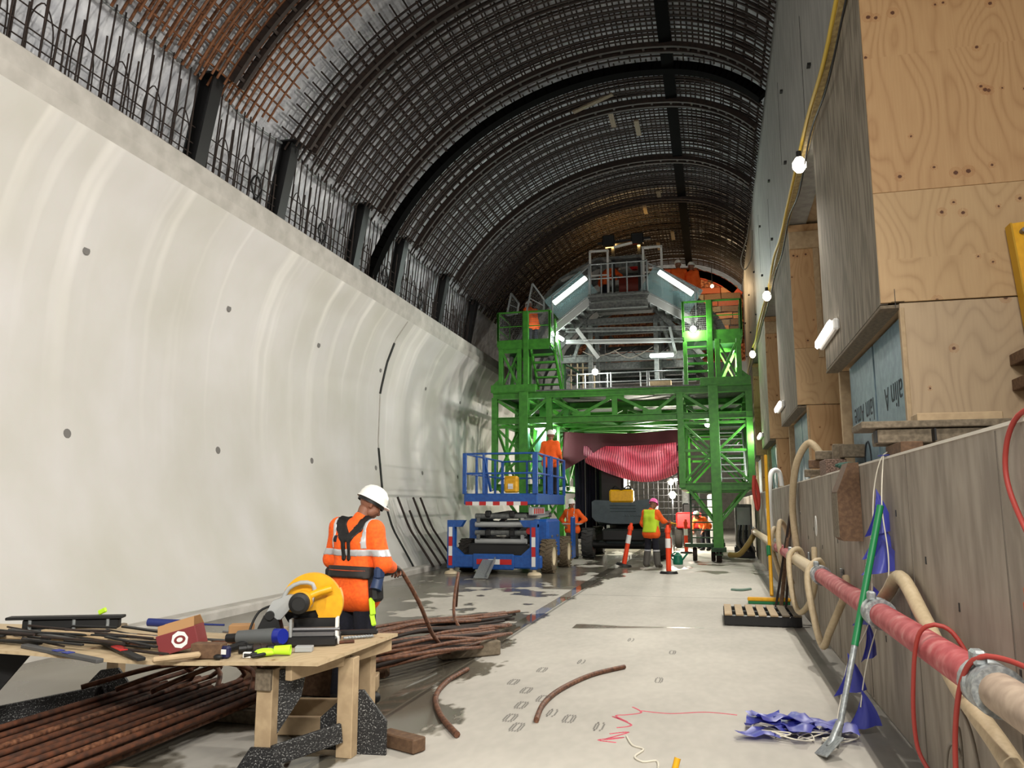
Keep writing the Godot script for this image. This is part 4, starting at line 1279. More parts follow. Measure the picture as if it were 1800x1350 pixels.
func beyond_gantry() -> void:
	# brown shotcrete heading seen over the top deck
	var m := nmat([Color(0.3, 0.16, 0.1), Color(0.55, 0.3, 0.18), Color(0.66, 0.45, 0.3)], V(0.8, 0.8, 0.8), 0.8, 81, true, 4.0, 5)
	var b := mb()
	b.prism(PackedVector2Array([Vector2(-7.6, 7.3), Vector2(-7.2, 8.0), Vector2(-6.0, 9.6), Vector2(-4.6, 10.6), Vector2(-2.5, 11.3), Vector2(-0.4, 11.2), Vector2(0.9, 10.5), Vector2(1.38, 9.9), Vector2(1.38, 7.3)]), 0.3, Transform3D(Basis(), V(0, 0, -32.4)))
	var w := obj("wall_heading", b, m)
	struct(w)
	for i in 14:
		var q := vp(70.0 + i * 5.0, -0.35)
		obj("heading_board", mb().box(V(q.x, q.y, -32.15), V(0.7, 0.34, 0.2), Basis(Vector3.BACK, -deg_to_rad(70.0 + i * 5.0 - 90.0)), 0.02), mat(Color(0.66, 0.26, 0.16), 0.7) if i % 3 else M.timberbrown, w)
	# lagging boards stacked against the heading on the right
	for r in 11:
		var y := 7.45 + 0.27 * r
		var xr := minf(1.3, -0.99 + sqrt(maxf(0.1, 9.0 - pow(maxf(0.0, y - 8.1), 2.0))))
		var x := -1.6 + 0.2 * (r % 3)
		while x < xr - 0.3:
			var l := minf(0.6 + rng.randf() * 0.7, xr - x)
			obj("lagging_board", mb().box(V(x + l * 0.5, y, -32.1 + rng.randf_range(-0.05, 0.08)), V(l - 0.02, 0.24, 0.1), Basis(Vector3.BACK, rng.randf_range(-0.06, 0.06)), 0.012), [M.timberbrown, mat(Color(0.55, 0.27, 0.16), 0.8), mat(Color(0.62, 0.42, 0.28), 0.8), M.timberold][rng.randi() % 4], w)
			x += l
	omni(V(0.2, 9.7, -30.4), 5.0, Color(1, 0.86, 0.66), 0.1)
	var wl := thing("heading_lamp", "small lamp lighting the brown boards behind the gantry's right walkway", "lamp", V(0.2, 9.9, -30.5))
	obj("bulb", mb(wl).ball(V(0.2, 9.9, -30.5), V(0.07, 0.07, 0.07), 10), glow(Color(1, 0.88, 0.7), 6.0), wl)
	obj("cord", mb(wl).tube(pts([V(0.2, 9.96, -30.5), V(0.2, 10.8, -30.5)]), 0.012, 5), M.black, wl)
	# inner portal: concrete piers, reinforcement, and lamps far inside
	for q in [[-4.15, "left of the digger"], [-1.1, "right of the far lamps"]]:
		tag(obj("portal_pier", mb().box(V(q[0], 2.1, -33), V(0.35, 4.2, 0.5), Basis(), 0.02), M.grey), "grey steel pier inside the portal " + q[1], "pier")
	var c := thing("column_cage", "upright cage of dark bars beyond the digger in the portal", "reinforcement cage", V(-2.6, 0, -34.5))
	for i in 14:
		var x := -4.0 + i * 0.21
		obj("upright_bar", mb(c).tube(pts([V(x, 0.0, -34.5 - 0.3 * (i % 2)), V(x, 3.4, -34.5 - 0.3 * (i % 2))]), 0.025, 6), M.dark, c)
	for k in 12:
		obj("tie_bar", mb(c).tube(pts([V(-4.1, 0.4 + 0.27 * k, -34.5), V(-1.2, 0.42 + 0.27 * k, -34.5)]), 0.02, 6), M.dark, c)
	tag(obj("lit_sheet", mb().box(V(-4.3, 2.0, -36.5), V(1.2, 4.0, 0.06), Basis(), 0.01), M.white), "white board standing at the far left inside the portal", "board")
	var lm := [[V(-1.5, 1.95, -30), "lowest left lamp inside the portal"], [V(-1.75, 2.55, -34), "upper lamp inside the portal"], [V(-1.15, 2.3, -33), "small lamp to the right inside the portal"], [V(-2.0, 3.0, -44), "farthest lamp inside the portal"], [V(-2.3, 3.4, -29.2), "lamp behind the pink net, close under the gantry"]]
	for q in lm:
		var o := thing("tunnel_lamp", q[1], "lamp", q[0], 0.0, "lamps deep inside the portal")
		obj("bulb", mb(o).ball(q[0], V(0.11, 0.09, 0.11), 10), glow(Color(1, 0.97, 0.9), 8.0), o)
		obj("shade", mb(o).lathe([Vector2(0.05, 0.16), Vector2(0.16, 0.05), Vector2(0.17, 0.05), Vector2(0.06, 0.18), Vector2(0, 0.18)], 12, Transform3D(Basis(), q[0])), M.white, o)
		var up: float = 4.15 if q[0].z > -29.5 else 0.0
		obj("stand", mb(o).tube(pts([V(q[0].x, up, q[0].z - 0.02), q[0] + V(0, 0.1 if up < 1.0 else 0.16, -0.02)]), 0.02, 6), M.dark, o)
		omni(q[0] + V(0, -0.16, 0.1), 16.0, Color(1, 0.97, 0.9), 0.1)
	# a red machine and a white tank further in
	var r := thing("red_loader", "small red loader with a dark cab beyond the posts in the portal", "loader", V(-0.95, 0, -33))
	obj("body", mb(r).box(V(-1.0, 1.05, -32.2), V(0.95, 0.6, 1.4), Basis(), 0.06), M.red, r)
	obj("cab_frame", mb(r).box(V(-1.0, 1.9, -32.6), V(0.06, 1.1, 0.06)).box(V(-0.6, 1.9, -32.6), V(0.06, 1.1, 0.06)).box(V(-1.4, 1.9, -32.6), V(0.06, 1.1, 0.06)).box(V(-1.0, 2.45, -32.6), V(0.9, 0.07, 0.8)), M.dark, r)
	obj("seat", mb(r).box(V(-1.0, 1.5, -32.7), V(0.5, 0.4, 0.3), Basis(), 0.05), M.black, r)
	for x: float in [-1.4, -0.6]:
		obj("wheel", mb(r).lathe([Vector2(0, -0.14), Vector2(0.36, -0.14), Vector2(0.4, -0.08), Vector2(0.4, 0.08), Vector2(0.36, 0.14), Vector2(0, 0.14)], 20, Transform3D(Basis(V(0, 1, 0), V(1, 0, 0), V(0, 0, -1)), V(x, 0.4, -31.9))), M.rubber, r)
	var tk := thing("white_column", "white cylindrical drum standing right of the red loader", "drum", V(-0.05, 0, -34))
	obj("shell", mb(tk).lathe([Vector2(0.25, 0), Vector2(0.25, 2.0), Vector2(0.2, 2.06), Vector2(0, 2.08)], 20, Transform3D(Basis(), V(-0.05, 0, -34))), M.white, tk)
	obj("hoop", mb(tk).lathe([Vector2(0.262, 1.0), Vector2(0.262, 1.06)], 20, Transform3D(Basis(), V(-0.05, 0, -34))), M.greylight, tk)

# ================================================================ MACHINES AND SITE GEAR
func wheel_at(o: Node3D, c: Vector3, r: float, w: float, rim: Material, lugs := 16, tyre: Material = null) -> void:
	if tyre == null: tyre = M.rubber
	var xf := Transform3D(Basis(V(0, 1, 0), V(1, 0, 0), V(0, 0, -1)), c)
	var b := mb(o).lathe([Vector2(r * 0.55, -w * 0.45), Vector2(r * 0.8, -w * 0.5), Vector2(r * 0.95, -w * 0.45), Vector2(r * 0.97, -w * 0.3), Vector2(r * 0.97, w * 0.3), Vector2(r * 0.95, w * 0.45), Vector2(r * 0.8, w * 0.5), Vector2(r * 0.55, w * 0.45)], 28, xf)
	for i in lugs:
		for s: float in [-1.0, 1.0]:
			var q := TAU * (i + (0.25 if s > 0 else -0.25)) / lugs
			var d := V(0, cos(q), sin(q))
			var t := V(0, -sin(q), cos(q))
			var a := c + d * r * 0.985 + V(s * w * 0.02, 0, 0) + t * 0.03
			b.bar(a, c + d * r * 0.965 + V(s * w * 0.5, 0, 0) - t * 0.05, r * 0.1, r * 0.07, d)
	var ty := obj("tyre", b, tyre, o)
	obj("wheel_rim", mb(o).lathe([Vector2(0, -w * 0.3), Vector2(r * 0.3, -w * 0.32), Vector2(r * 0.5, -w * 0.42), Vector2(r * 0.6, -w * 0.46), Vector2(r * 0.6, w * 0.46), Vector2(r * 0.5, w * 0.42), Vector2(r * 0.3, w * 0.3), Vector2(r * 0.12, w * 0.36), Vector2(0, w * 0.36)], 24, xf), rim, ty)

func stripes(o: Node3D, a: Vector3, b: Vector3, n: int, h: float, red_first := true) -> void:
	# reflective tape on a face toward the viewpoint
	for i in n:
		var p := a.lerp(b, float(i) / n)
		var q := a.lerp(b, float(i + 1) / n)
		var s := (q - p).abs() + V(0, 0, 0.006)
		if s.x > s.y: s.y = h
		else: s.x = h
		obj("tape_stripe", mb(o).box((p + q) * 0.5, s), M.red if (i % 2 == 0) == red_first else M.white, o)

func build_lift() -> void:
	var o := thing("scissor_lift", "blue scissor lift with guard rails and grey folded arms beside the curved wall", "scissor lift", V(-5, 0, -20.2))
	var B: Material = M.blue
	var z0 := -18.8
	var z1 := -22.4
	# platform
	obj("platform", mb(o).box(V(-5.03, 1.76, -20.6), V(1.84, 0.27, 3.64), Basis(), 0.02), B, o)
	stripes(o, V(-5.9, 1.655, z0 + 0.025), V(-4.35, 1.655, z0 + 0.025), 9, 0.09, true)
	for y in [2.86, 2.38]:
		for e in [[V(-5.93, y, z0 + 0.02), V(-4.13, y, z0 + 0.02)], [V(-4.13, y, z0 + 0.02), V(-4.13, y, z1)], [V(-5.93, y, z0 + 0.02), V(-5.93, y, z1)], [V(-5.93, y, z1), V(-4.13, y, z1)]]:
			obj("guard_rail", mb(o).bar(e[0], e[1], 0.045, 0.045, Vector3.UP, 0.01), B, o)
	for p in [[-5.93, z0 + 0.02, 0.1], [-5.45, z0 + 0.02, 0.05], [-4.16, z0 + 0.02, 0.13], [-4.13, -19.7, 0.06], [-4.13, -20.35, 0.1], [-4.13, -20.6, 0.08], [-4.13, -21.5, 0.06], [-4.13, z1, 0.08], [-5.93, -19.8, 0.06], [-5.93, -20.7, 0.08], [-5.93, -21.6, 0.06], [-5.93, z1, 0.08], [-5.2, z1, 0.06]]:
		obj("guard_post", mb(o).bar(V(p[0], 1.88, p[1]), V(p[0], 2.88, p[1]), p[2], 0.06, Vector3.BACK, 0.01), B, o)
	obj("gate_bar", mb(o).bar(V(-5.43, 2.75, z0 + 0.05), V(-5.35, 1.95, z0 - 0.3), 0.05, 0.05), B, o)
	obj("control_box", mb(o).box(V(-4.95, 2.13, -19.6), V(0.34, 0.42, 0.24), Basis(), 0.04), M.yellow, o)
	obj("control_label", mb(o).box(V(-4.95, 2.08, -19.475), V(0.13, 0.13, 0.006)), M.white, o)
	# folded scissor arms
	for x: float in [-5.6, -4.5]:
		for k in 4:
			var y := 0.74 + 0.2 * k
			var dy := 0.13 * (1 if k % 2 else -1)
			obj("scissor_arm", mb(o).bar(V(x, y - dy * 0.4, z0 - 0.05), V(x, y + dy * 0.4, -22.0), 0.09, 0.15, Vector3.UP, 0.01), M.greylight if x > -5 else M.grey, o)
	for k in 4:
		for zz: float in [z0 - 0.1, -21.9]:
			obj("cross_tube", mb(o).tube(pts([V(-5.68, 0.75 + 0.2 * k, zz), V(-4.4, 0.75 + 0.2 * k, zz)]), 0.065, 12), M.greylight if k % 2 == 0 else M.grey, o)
	for x: float in [-5.35, -4.75]:
		obj("lift_ram", mb(o).tube(pts([V(x, 0.95, z0 - 0.15), V(x, 1.3, -20.6)]), 0.06, 10), M.steel, o)
		for y: float in [0.95, 1.4]:
			obj("knuckle", mb(o).box(V(x, y, z0 - 0.08), V(0.14, 0.17, 0.16), Basis(), 0.03), M.dark, o)
	obj("tail_panel", mb(o).box(V(-4.3, 1.47, -19.6), V(0.12, 0.2, 1.4), Basis(), 0.02), M.greylight, o)
	obj("arm_cover", mb(o).box(V(-4.26, 0.98, -19.4), V(0.12, 0.5, 0.9), Basis(), 0.04), M.greylight, o)
	for k in 5: obj("tape_stripe", mb(o).box(V(-4.235, 1.47, -19.05 - 0.24 * k), V(0.012, 0.12, 0.1)), M.red, o)
	obj("tail_lamp", mb(o).lathe([Vector2(0, 0.02), Vector2(0.07, 0.02), Vector2(0.08, 0)], 14, Transform3D(Basis(V(1, 0, 0), V(0, 0, 1), V(0, -1, 0)), V(-4.32, 1.0, z0 - 0.02))), M.red, o)
	# chassis
	obj("chassis", mb(o).box(V(-5.05, 0.52, -20.3), V(1.5, 0.36, 3.2), Basis(), 0.03), M.dark, o)
	obj("side_cabinet", mb(o).box(V(-4.16, 0.78, -20.05), V(0.42, 0.98, 1.5), Basis(), 0.06), B, o)
	for zz: float in [-19.7, -20.4]:
		obj("cabinet_latch", mb(o).box(V(-3.94, 0.85, zz), V(0.02, 0.06, 0.16), Basis(), 0.008), M.steel, o)
	obj("side_step", mb(o).box(V(-4.02, 0.2, -20.0), V(0.25, 0.06, 0.9), Basis(), 0.02), M.steel, o)
	obj("far_panel", mb(o).box(V(-3.92, 0.72, -22.6), V(0.06, 1.15, 0.5), Basis(), 0.02), B, o)
	obj("left_cabinet", mb(o).box(V(-5.93, 0.9, -20.3), V(0.3, 0.75, 1.3), Basis(), 0.05), B, o)
	# outrigger bumper toward the viewpoint
	obj("bumper_beam", mb(o).box(V(-5.1, 0.3, z0 + 0.28), V(2.3, 0.3, 0.16), Basis(), 0.03), B, o)
	obj("bumper_plate", mb(o).box(V(-5.1, 0.3, z0 + 0.37), V(1.0, 0.36, 0.05), Basis(), 0.02), B, o)
	stripes(o, V(-5.5, 0.3, z0 + 0.4), V(-4.65, 0.3, z0 + 0.4), 3, 0.12, true)
	for x: float in [-6.16, -4.13]:
		obj("outrigger_leg", mb(o).box(V(x, 0.66, z0 + 0.26), V(0.18, 1.06, 0.22), Basis(), 0.02), B, o)
		stripes(o, V(x, 1.1, z0 + 0.375), V(x, 0.2, z0 + 0.375), 4, 0.09, x > -5)
		var sg := 1.0 if x < -5 else -1.0
		obj("leg_bracket", mb(o).prism(PackedVector2Array([Vector2(x - 0.09 * sg, 1.26), Vector2(x + 0.34 * sg, 1.26), Vector2(x + 0.24 * sg, 1.1), Vector2(x - 0.09 * sg, 1.1)]), 0.2, Transform3D(Basis(), V(0, 0, z0 + 0.26))), B, o)
		obj("bumper_knee", mb(o).prism(PackedVector2Array([Vector2(x, 0.72), Vector2(x + 0.34 * sg, 0.42), Vector2(x + 0.34 * sg, 0.18), Vector2(x, 0.18)]), 0.14, Transform3D(Basis(), V(0, 0, z0 + 0.28))), B, o)
		obj("outrigger_foot", mb(o).lathe([Vector2(0, 0.0), Vector2(0.17, 0.0), Vector2(0.15, 0.05), Vector2(0.05, 0.08), Vector2(0.05, 0.18)], 16, Transform3D(Basis(), V(x, 0.005, z0 + 0.28))), M.wheelrim, o)
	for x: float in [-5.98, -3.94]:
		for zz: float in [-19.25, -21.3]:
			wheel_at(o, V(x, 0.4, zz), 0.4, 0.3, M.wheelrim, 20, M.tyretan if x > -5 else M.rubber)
	# ramp sheet leaning under it
	tag(obj("steel_channel", mb().bar(V(-5.05, 0.03, -17.2), V(-5.2, 0.35, -18.45), 0.32, 0.03, Vector3.UP, 0.006).bar(V(-4.9, 0.06, -17.2), V(-5.05, 0.38, -18.45), 0.02, 0.09), M.galv), "pale steel channel propped against the front of the blue lift", "channel")

func build_excavator() -> void:
	var o := thing("wheeled_excavator", "dark grey wheeled digger seen from behind, a yellow box on its counterweight", "excavator", V(-2.75, 0, -25.6))
	var z := -24.9
	var prof := PackedVector2Array([Vector2(-3.72, 1.72), Vector2(-3.62, 1.78), Vector2(-3.2, 1.76), Vector2(-3.12, 1.7), Vector2(-2.4, 1.7), Vector2(-2.32, 1.77), Vector2(-1.86, 1.8), Vector2(-1.8, 1.72), Vector2(-1.82, 1.3), Vector2(-1.95, 1.12), Vector2(-2.4, 1.05), Vector2(-3.1, 1.05), Vector2(-3.6, 1.12), Vector2(-3.72, 1.25)])
	obj("counterweight", mb(o).prism(prof, 0.7, Transform3D(Basis(), V(0, 0, z - 0.35))), M.machine, o)
	for k in 3: obj("vent_rib", mb(o).box(V(-2.75, 1.62 - 0.09 * k, z + 0.012), V(0.8, 0.03, 0.03), Basis(), 0.01), M.machine, o)
	var em := mb(o)
	for k in 9: em.box(V(-2.75 + 0.085 * k, 1.3 + 0.01 * (k % 2), z + 0.008), V(0.055, 0.05, 0.02), Basis(), 0.006)
	stuff(obj("embossed_marks", em, M.machine, o))
	obj("upper_body", mb(o).box(V(-2.75, 1.35, z - 1.6), V(1.8, 0.7, 2.0), Basis(), 0.08), M.machine, o)
	obj("cab", mb(o).box(V(-3.3, 2.2, z - 2.2), V(0.8, 1.2, 1.2), Basis(), 0.08), M.dark, o)
	obj("turntable", mb(o).lathe([Vector2(0.6, 0.86), Vector2(0.6, 1.05)], 24, Transform3D(Basis(), V(-2.75, 0, z - 1.4))), M.black, o)
	obj("undercarriage", mb(o).box(V(-2.72, 0.72, z - 0.9), V(1.3, 0.36, 2.6), Basis(), 0.05), M.dark, o)
	obj("axle", mb(o).tube(pts([V(-3.7, 0.42, z - 0.1), V(-1.8, 0.42, z - 0.1)]), 0.13, 12), M.dark, o)
	obj("rear_plate", mb(o).box(V(-2.7, 0.66, z + 0.12), V(1.15, 0.42, 0.1), Basis(), 0.05), M.machine, o)
	for x: float in [-3.0, -2.55]:
		obj("tow_pocket", mb(o).lathe([Vector2(0, 0.02), Vector2(0.13, 0.02), Vector2(0.15, 0.0)], 18, Transform3D(Basis(V(1, 0, 0), V(0, 0, 1), V(0, -1, 0)), V(x, 0.7, z + 0.17))), M.yellow, o)
		obj("tow_hole", mb(o).box(V(x, 0.67, z + 0.2), V(0.16, 0.12, 0.03), Basis(), 0.03), M.black, o)
	for x: float in [-3.85, -1.65]:
		wheel_at(o, V(x, 0.46, z - 0.1), 0.46, 0.36, M.dark, 14, mat(Color(0.2, 0.2, 0.2), 0.8))
		wheel_at(o, V(x, 0.46, z - 2.4), 0.46, 0.36, M.dark, 14, M.rubber)
	var y := thing("yellow_toolbox", "yellow open toolbox sitting on the digger's counterweight", "toolbox", V(-2.8, 1.7, z - 0.35))
	obj("tub", mb(y).box(V(-2.82, 1.9, z - 0.35), V(0.74, 0.4, 0.45), Basis(), 0.05), M.yellow, y)
	obj("lid_rim", mb(y).box(V(-2.82, 2.11, z - 0.35), V(0.66, 0.05, 0.38), Basis(), 0.02), M.dark, y)
	obj("hose", mb(y).tube(curve([V(-3.1, 2.12, z - 0.3), V(-3.0, 2.2, z - 0.2), V(-2.8, 2.1, z - 0.12), V(-2.6, 2.22, z - 0.25), V(-2.55, 2.12, z - 0.4)]), 0.022, 6), M.black, y)

func bollard(at: Vector3, label: String, lean := 0.0) -> void:
	var o := thing("bollard_post", label, "bollard", at, 0.0, "orange and white bollards")
	var bs := Basis(Vector3.BACK, lean)
	var T := func(a: float, r: float, b: float, r2: float) -> MB: return MB.new().lathe([Vector2(0, a), Vector2(r, a), Vector2(r2, b), Vector2(0, b)], 16, Transform3D(bs, Vector3.ZERO), false)
	obj("base", T.call(0.0, 0.22, 0.06, 0.19), M.black, o)
	obj("tube", T.call(0.05, 0.062, 0.98, 0.055), M.orange, o)
	obj("band", T.call(0.6, 0.066, 0.82, 0.064), M.white, o)
	obj("head", T.call(0.96, 0.075, 1.06, 0.07), M.orange, o)
	obj("cap", T.call(1.05, 0.05, 1.14, 0.035), M.orange, o)

func build_bollards() -> void:
	bollard(V(-1.13, 0.002, -19.8), "upright orange and white bollard nearest the viewpoint, on the dry slab edge")
	bollard(V(-2.4, 0.03, -21.6), "tilted orange and white bollard on the wet floor beside the person in the lime vest", -0.2)
	bollard(V(-1.0, 0.002, -28.2), "small orange and white bollard farther off, right of the nearest one")
	bollard(V(-1.45, 0.002, -26.5), "orange bollard half hidden behind the nearest upright one")
	var o := thing("watering_can", "green plastic watering can on the floor behind the nearest upright bollard", "can", V(-1.05, 0, -22.9))
	obj("tank", MB.new().lathe([Vector2(0, 0), Vector2(0.13, 0), Vector2(0.14, 0.06), Vector2(0.11, 0.24), Vector2(0.05, 0.3), Vector2(0.05, 0.33), Vector2(0, 0.33)], 16), mat(Color(0.02, 0.42, 0.32), 0.45), o)
	obj("spout", MB.new().tube(pts([V(0.1, 0.1, 0), V(0.26, 0.3, 0.05)]), 0.025, 8), mat(Color(0.02, 0.42, 0.32), 0.45), o)
	obj("grip", MB.new().tube(curve([V(-0.1, 0.1, 0), V(-0.2, 0.22, 0), V(-0.05, 0.34, 0)]), 0.018, 8), mat(Color(0.02, 0.42, 0.32), 0.45), o)
	# bars leaning on the curved wall left of the lift
	for k in 4:
		var z := -19.4 - 0.55 * k
		var l := []
		for i in 9:
			var y := 0.1 + 0.215 * i * (1.0 if k != 1 else 0.8)
			l.append(V(wall_point(y) + 0.16 + 0.25 * (1.0 - i / 8.0), y, z + 0.25 * (1.0 - i / 8.0)))
		tag(obj("leaning_bar", mb().tube(curve(l, 0.1), 0.03, 8), M.rustdark), "bent dark bar leaning on the curved wall behind the lift, " + ["nearest of four", "shortest of four", "third of four", "farthest of four"][k], "bar", "bars leaning behind the lift")
	# clutter by the right gantry column
	var c := thing("control_cabinet", "grey hydraulic cabinet with hoses behind the gantry's right column", "cabinet", V(0.95, 0, -27))
	obj("body", mb(c).box(V(0.85, 1.0, -26.6), V(0.5, 1.3, 0.8), Basis(), 0.02), M.grey, c)
	obj("door", mb(c).box(V(0.85, 1.2, -26.18), V(0.4, 0.7, 0.03), Basis(), 0.01), M.greylight, c)
	obj("frame", mb(c).box(V(0.85, 0.18, -26.6), V(0.6, 0.35, 0.9), Basis(), 0.02), M.dark, c)
	for k in 5:
		obj("hose", mb(c).tube(curve([V(0.68 + 0.08 * k, 1.0, -26.15), V(0.6 + 0.1 * k, 0.55, -25.95), V(0.75 + 0.1 * k, 0.2, -26.1)]), 0.03, 6), M.black if k % 2 else M.cable, c)
	tag(obj("signal_tape", mb().tube(curve([V(1.05, 2.4, -22.5), V(1.02, 2.0, -22.45), V(1.1, 1.5, -22.5), V(1.14, 1.9, -22.55), V(1.06, 2.3, -22.5)]), 0.05, 6), mat(Color(0.75, 0.25, 0.2), 0.6)), "red hank of rope hanging by the yellow broom pole near the gantry", "rope")
	tag(obj("elbow_hose", mb().tube(curve([V(0.35, 0.25, -23.4), V(0.6, 0.3, -23.0), V(0.85, 0.6, -22.9), V(1.03, 0.88, -23.0)]), 0.075, 10), mat(Color(0.5, 0.42, 0.2), 0.6)), "thick olive hose curving from the red pipe to the gantry's right column", "hose")

# ================================================================ TABLE AND FOREGROUND
func ty(x: float) -> float: return 0.68 - 0.035 * exp(-pow((x + 3.45) / 0.75, 2.0))

func build_table() -> void:
	var o := thing("work_table", "plywood sheet table sagging between two timber trestles, covered in tools", "table", V(-3.9, 0, -5.0))
	for side in 2:
		var P := []
		for i in 5:
			var q := i / 4.0
			var row := []
			for j in 25:
				var u := j / 24.0
				var x := lerpf(-6.1, lerpf(-2.33, -2.29, q), u)
				var z := lerpf(lerpf(-4.3, -4.51, u), lerpf(-5.25, -5.66, u), q)
				row.append(V(x, ty(x) - 0.022 * side, z))
			P.append(row)
		var b := mb(o)
		b.sheet(P)
		for k in b.n.size():
			if (b.n[k].y < 0.0) == (side == 0): b.n[k] = -b.n[k]
		if side == 0:
			for j in 24:
				b.quad(P[0][j], P[0][j + 1], P[0][j + 1] - V(0, 0.022, 0), P[0][j] - V(0, 0.022, 0), Vector3.BACK)
				b.quad(P[4][j], P[4][j + 1], P[4][j + 1] - V(0, 0.022, 0), P[4][j] - V(0, 0.022, 0), Vector3.FORWARD)
			for i in 4: b.quad(P[i][24], P[i + 1][24], P[i + 1][24] - V(0, 0.022, 0), P[i][24] - V(0, 0.022, 0), Vector3.RIGHT)
			b.uv.clear()
			obj("tabletop", b, ply_material(Color(0.74, 0.66, 0.53), Color(0.6, 0.51, 0.39), 33), o)
		else:
			b.uv.clear()
			obj("underside", b, M.timber, o)
	for s in [[-2.36, 0.0], [-4.72, 1.0]]:
		var x: float = s[0]
		var t := thing("timber_trestle", "timber trestle with black speckled gusset plates under the " + ("right end of the table" if s[1] < 0.5 else "left part of the table"), "trestle", V(x, 0, -5.0))
		if s[1] < 0.5:
			obj("leg", mb(t).box(V(-2.37, 0.31, -5.02), V(0.11, 0.62, 0.09), Basis(), 0.004), M.timber, t)
			obj("leg", mb(t).box(V(-2.74, 0.3, -4.66), V(0.11, 0.6, 0.09), Basis(), 0.004), M.timber, t)
			obj("leg_block", mb(t).box(V(-2.74, 0.54, -4.605), V(0.105, 0.13, 0.03), Basis(), 0.004), M.timberold, t)
			obj("leg", mb(t).box(V(-2.45, 0.31, -5.5), V(0.09, 0.62, 0.09), Basis(), 0.004), M.timber, t)
			obj("bearer", mb(t).bar(V(-2.55, 0.6, -4.56), V(-2.34, 0.61, -5.62), 0.05, 0.1, Vector3.UP, 0.004), M.timber, t)
			obj("bearer", mb(t).bar(V(-2.78, 0.6, -4.66), V(-2.37, 0.61, -5.02), 0.05, 0.09, Vector3.UP, 0.004), M.timber, t)
			obj("gusset_plate", mb(t).prism(PackedVector2Array([Vector2(-0.02, 0), Vector2(0.19, 0), Vector2(0.19, 0.21), Vector2(0.03, 0.4), Vector2(-0.02, 0.4)]), 0.022, Transform3D(Basis(Vector3.UP, 0.1), V(-2.32, 0.0, -5.09))), M.speck, t)
			obj("gusset_plate", mb(t).prism(PackedVector2Array([Vector2(0, 0.02), Vector2(-0.16, 0.02), Vector2(-0.16, 0.22), Vector2(0, 0.36)]), 0.022, Transform3D(Basis(Vector3.UP, 0.1), V(-2.42, 0, -5.08))), M.speck, t)
			obj("gusset_plate", mb(t).prism(PackedVector2Array([Vector2(0.0, 0.58), Vector2(0.17, 0.6), Vector2(0.14, 0.42), Vector2(0.0, 0.2)]), 0.022, Transform3D(Basis(Vector3.UP, 0.4), V(-2.69, 0, -4.7))), M.speck, t)
			obj("gusset_plate", mb(t).prism(PackedVector2Array([Vector2(-0.16, -0.0), Vector2(0.17, -0.0), Vector2(0.08, 0.15), Vector2(-0.06, 0.15)]), 0.022, Transform3D(Basis(Vector3.UP, 0.1), V(-2.73, 0, -4.58))), M.speck, t)
			obj("tie_board", mb(t).bar(V(-2.66, 0.1, -4.6), V(-2.38, 0.16, -4.96), 0.03, 0.12, Vector3.UP, 0.004), M.speck, t)
		else:
			obj("leg", mb(t).box(V(-4.74, 0.32, -5.72), V(0.11, 0.64, 0.09), Basis(), 0.004), M.timber, t)
			obj("leg", mb(t).box(V(-5.25, 0.32, -4.6), V(0.11, 0.64, 0.09), Basis(), 0.004), M.timber, t)
			obj("bearer", mb(t).bar(V(-5.2, 0.61, -4.5), V(-4.7, 0.61, -5.75), 0.05, 0.09, Vector3.UP, 0.004), M.timberold, t)
			obj("gusset_plate", mb(t).prism(PackedVector2Array([Vector2(-0.22, 0.03), Vector2(0.22, 0.03), Vector2(0.22, 0.15), Vector2(0.07, 0.32), Vector2(-0.08, 0.3), Vector2(-0.22, 0.16)]), 0.022, Transform3D(Basis(Vector3.UP, 0.1), V(-4.74, 0, -5.66))), M.speck, t)
			obj("gusset_plate", mb(t).prism(PackedVector2Array([Vector2(-0.3, 0.62), Vector2(0.3, 0.62), Vector2(0.05, 0.3), Vector2(-0.3, 0.12)]), 0.022, Transform3D(Basis(Vector3.UP, 0.35), V(-4.86, 0, -4.62))), M.black, t)
			obj("tie_board", mb(t).bar(V(-4.75, 0.13, -5.64), V(-5.1, 0.12, -4.6), 0.03, 0.13, Vector3.UP, 0.004), M.speck, t)

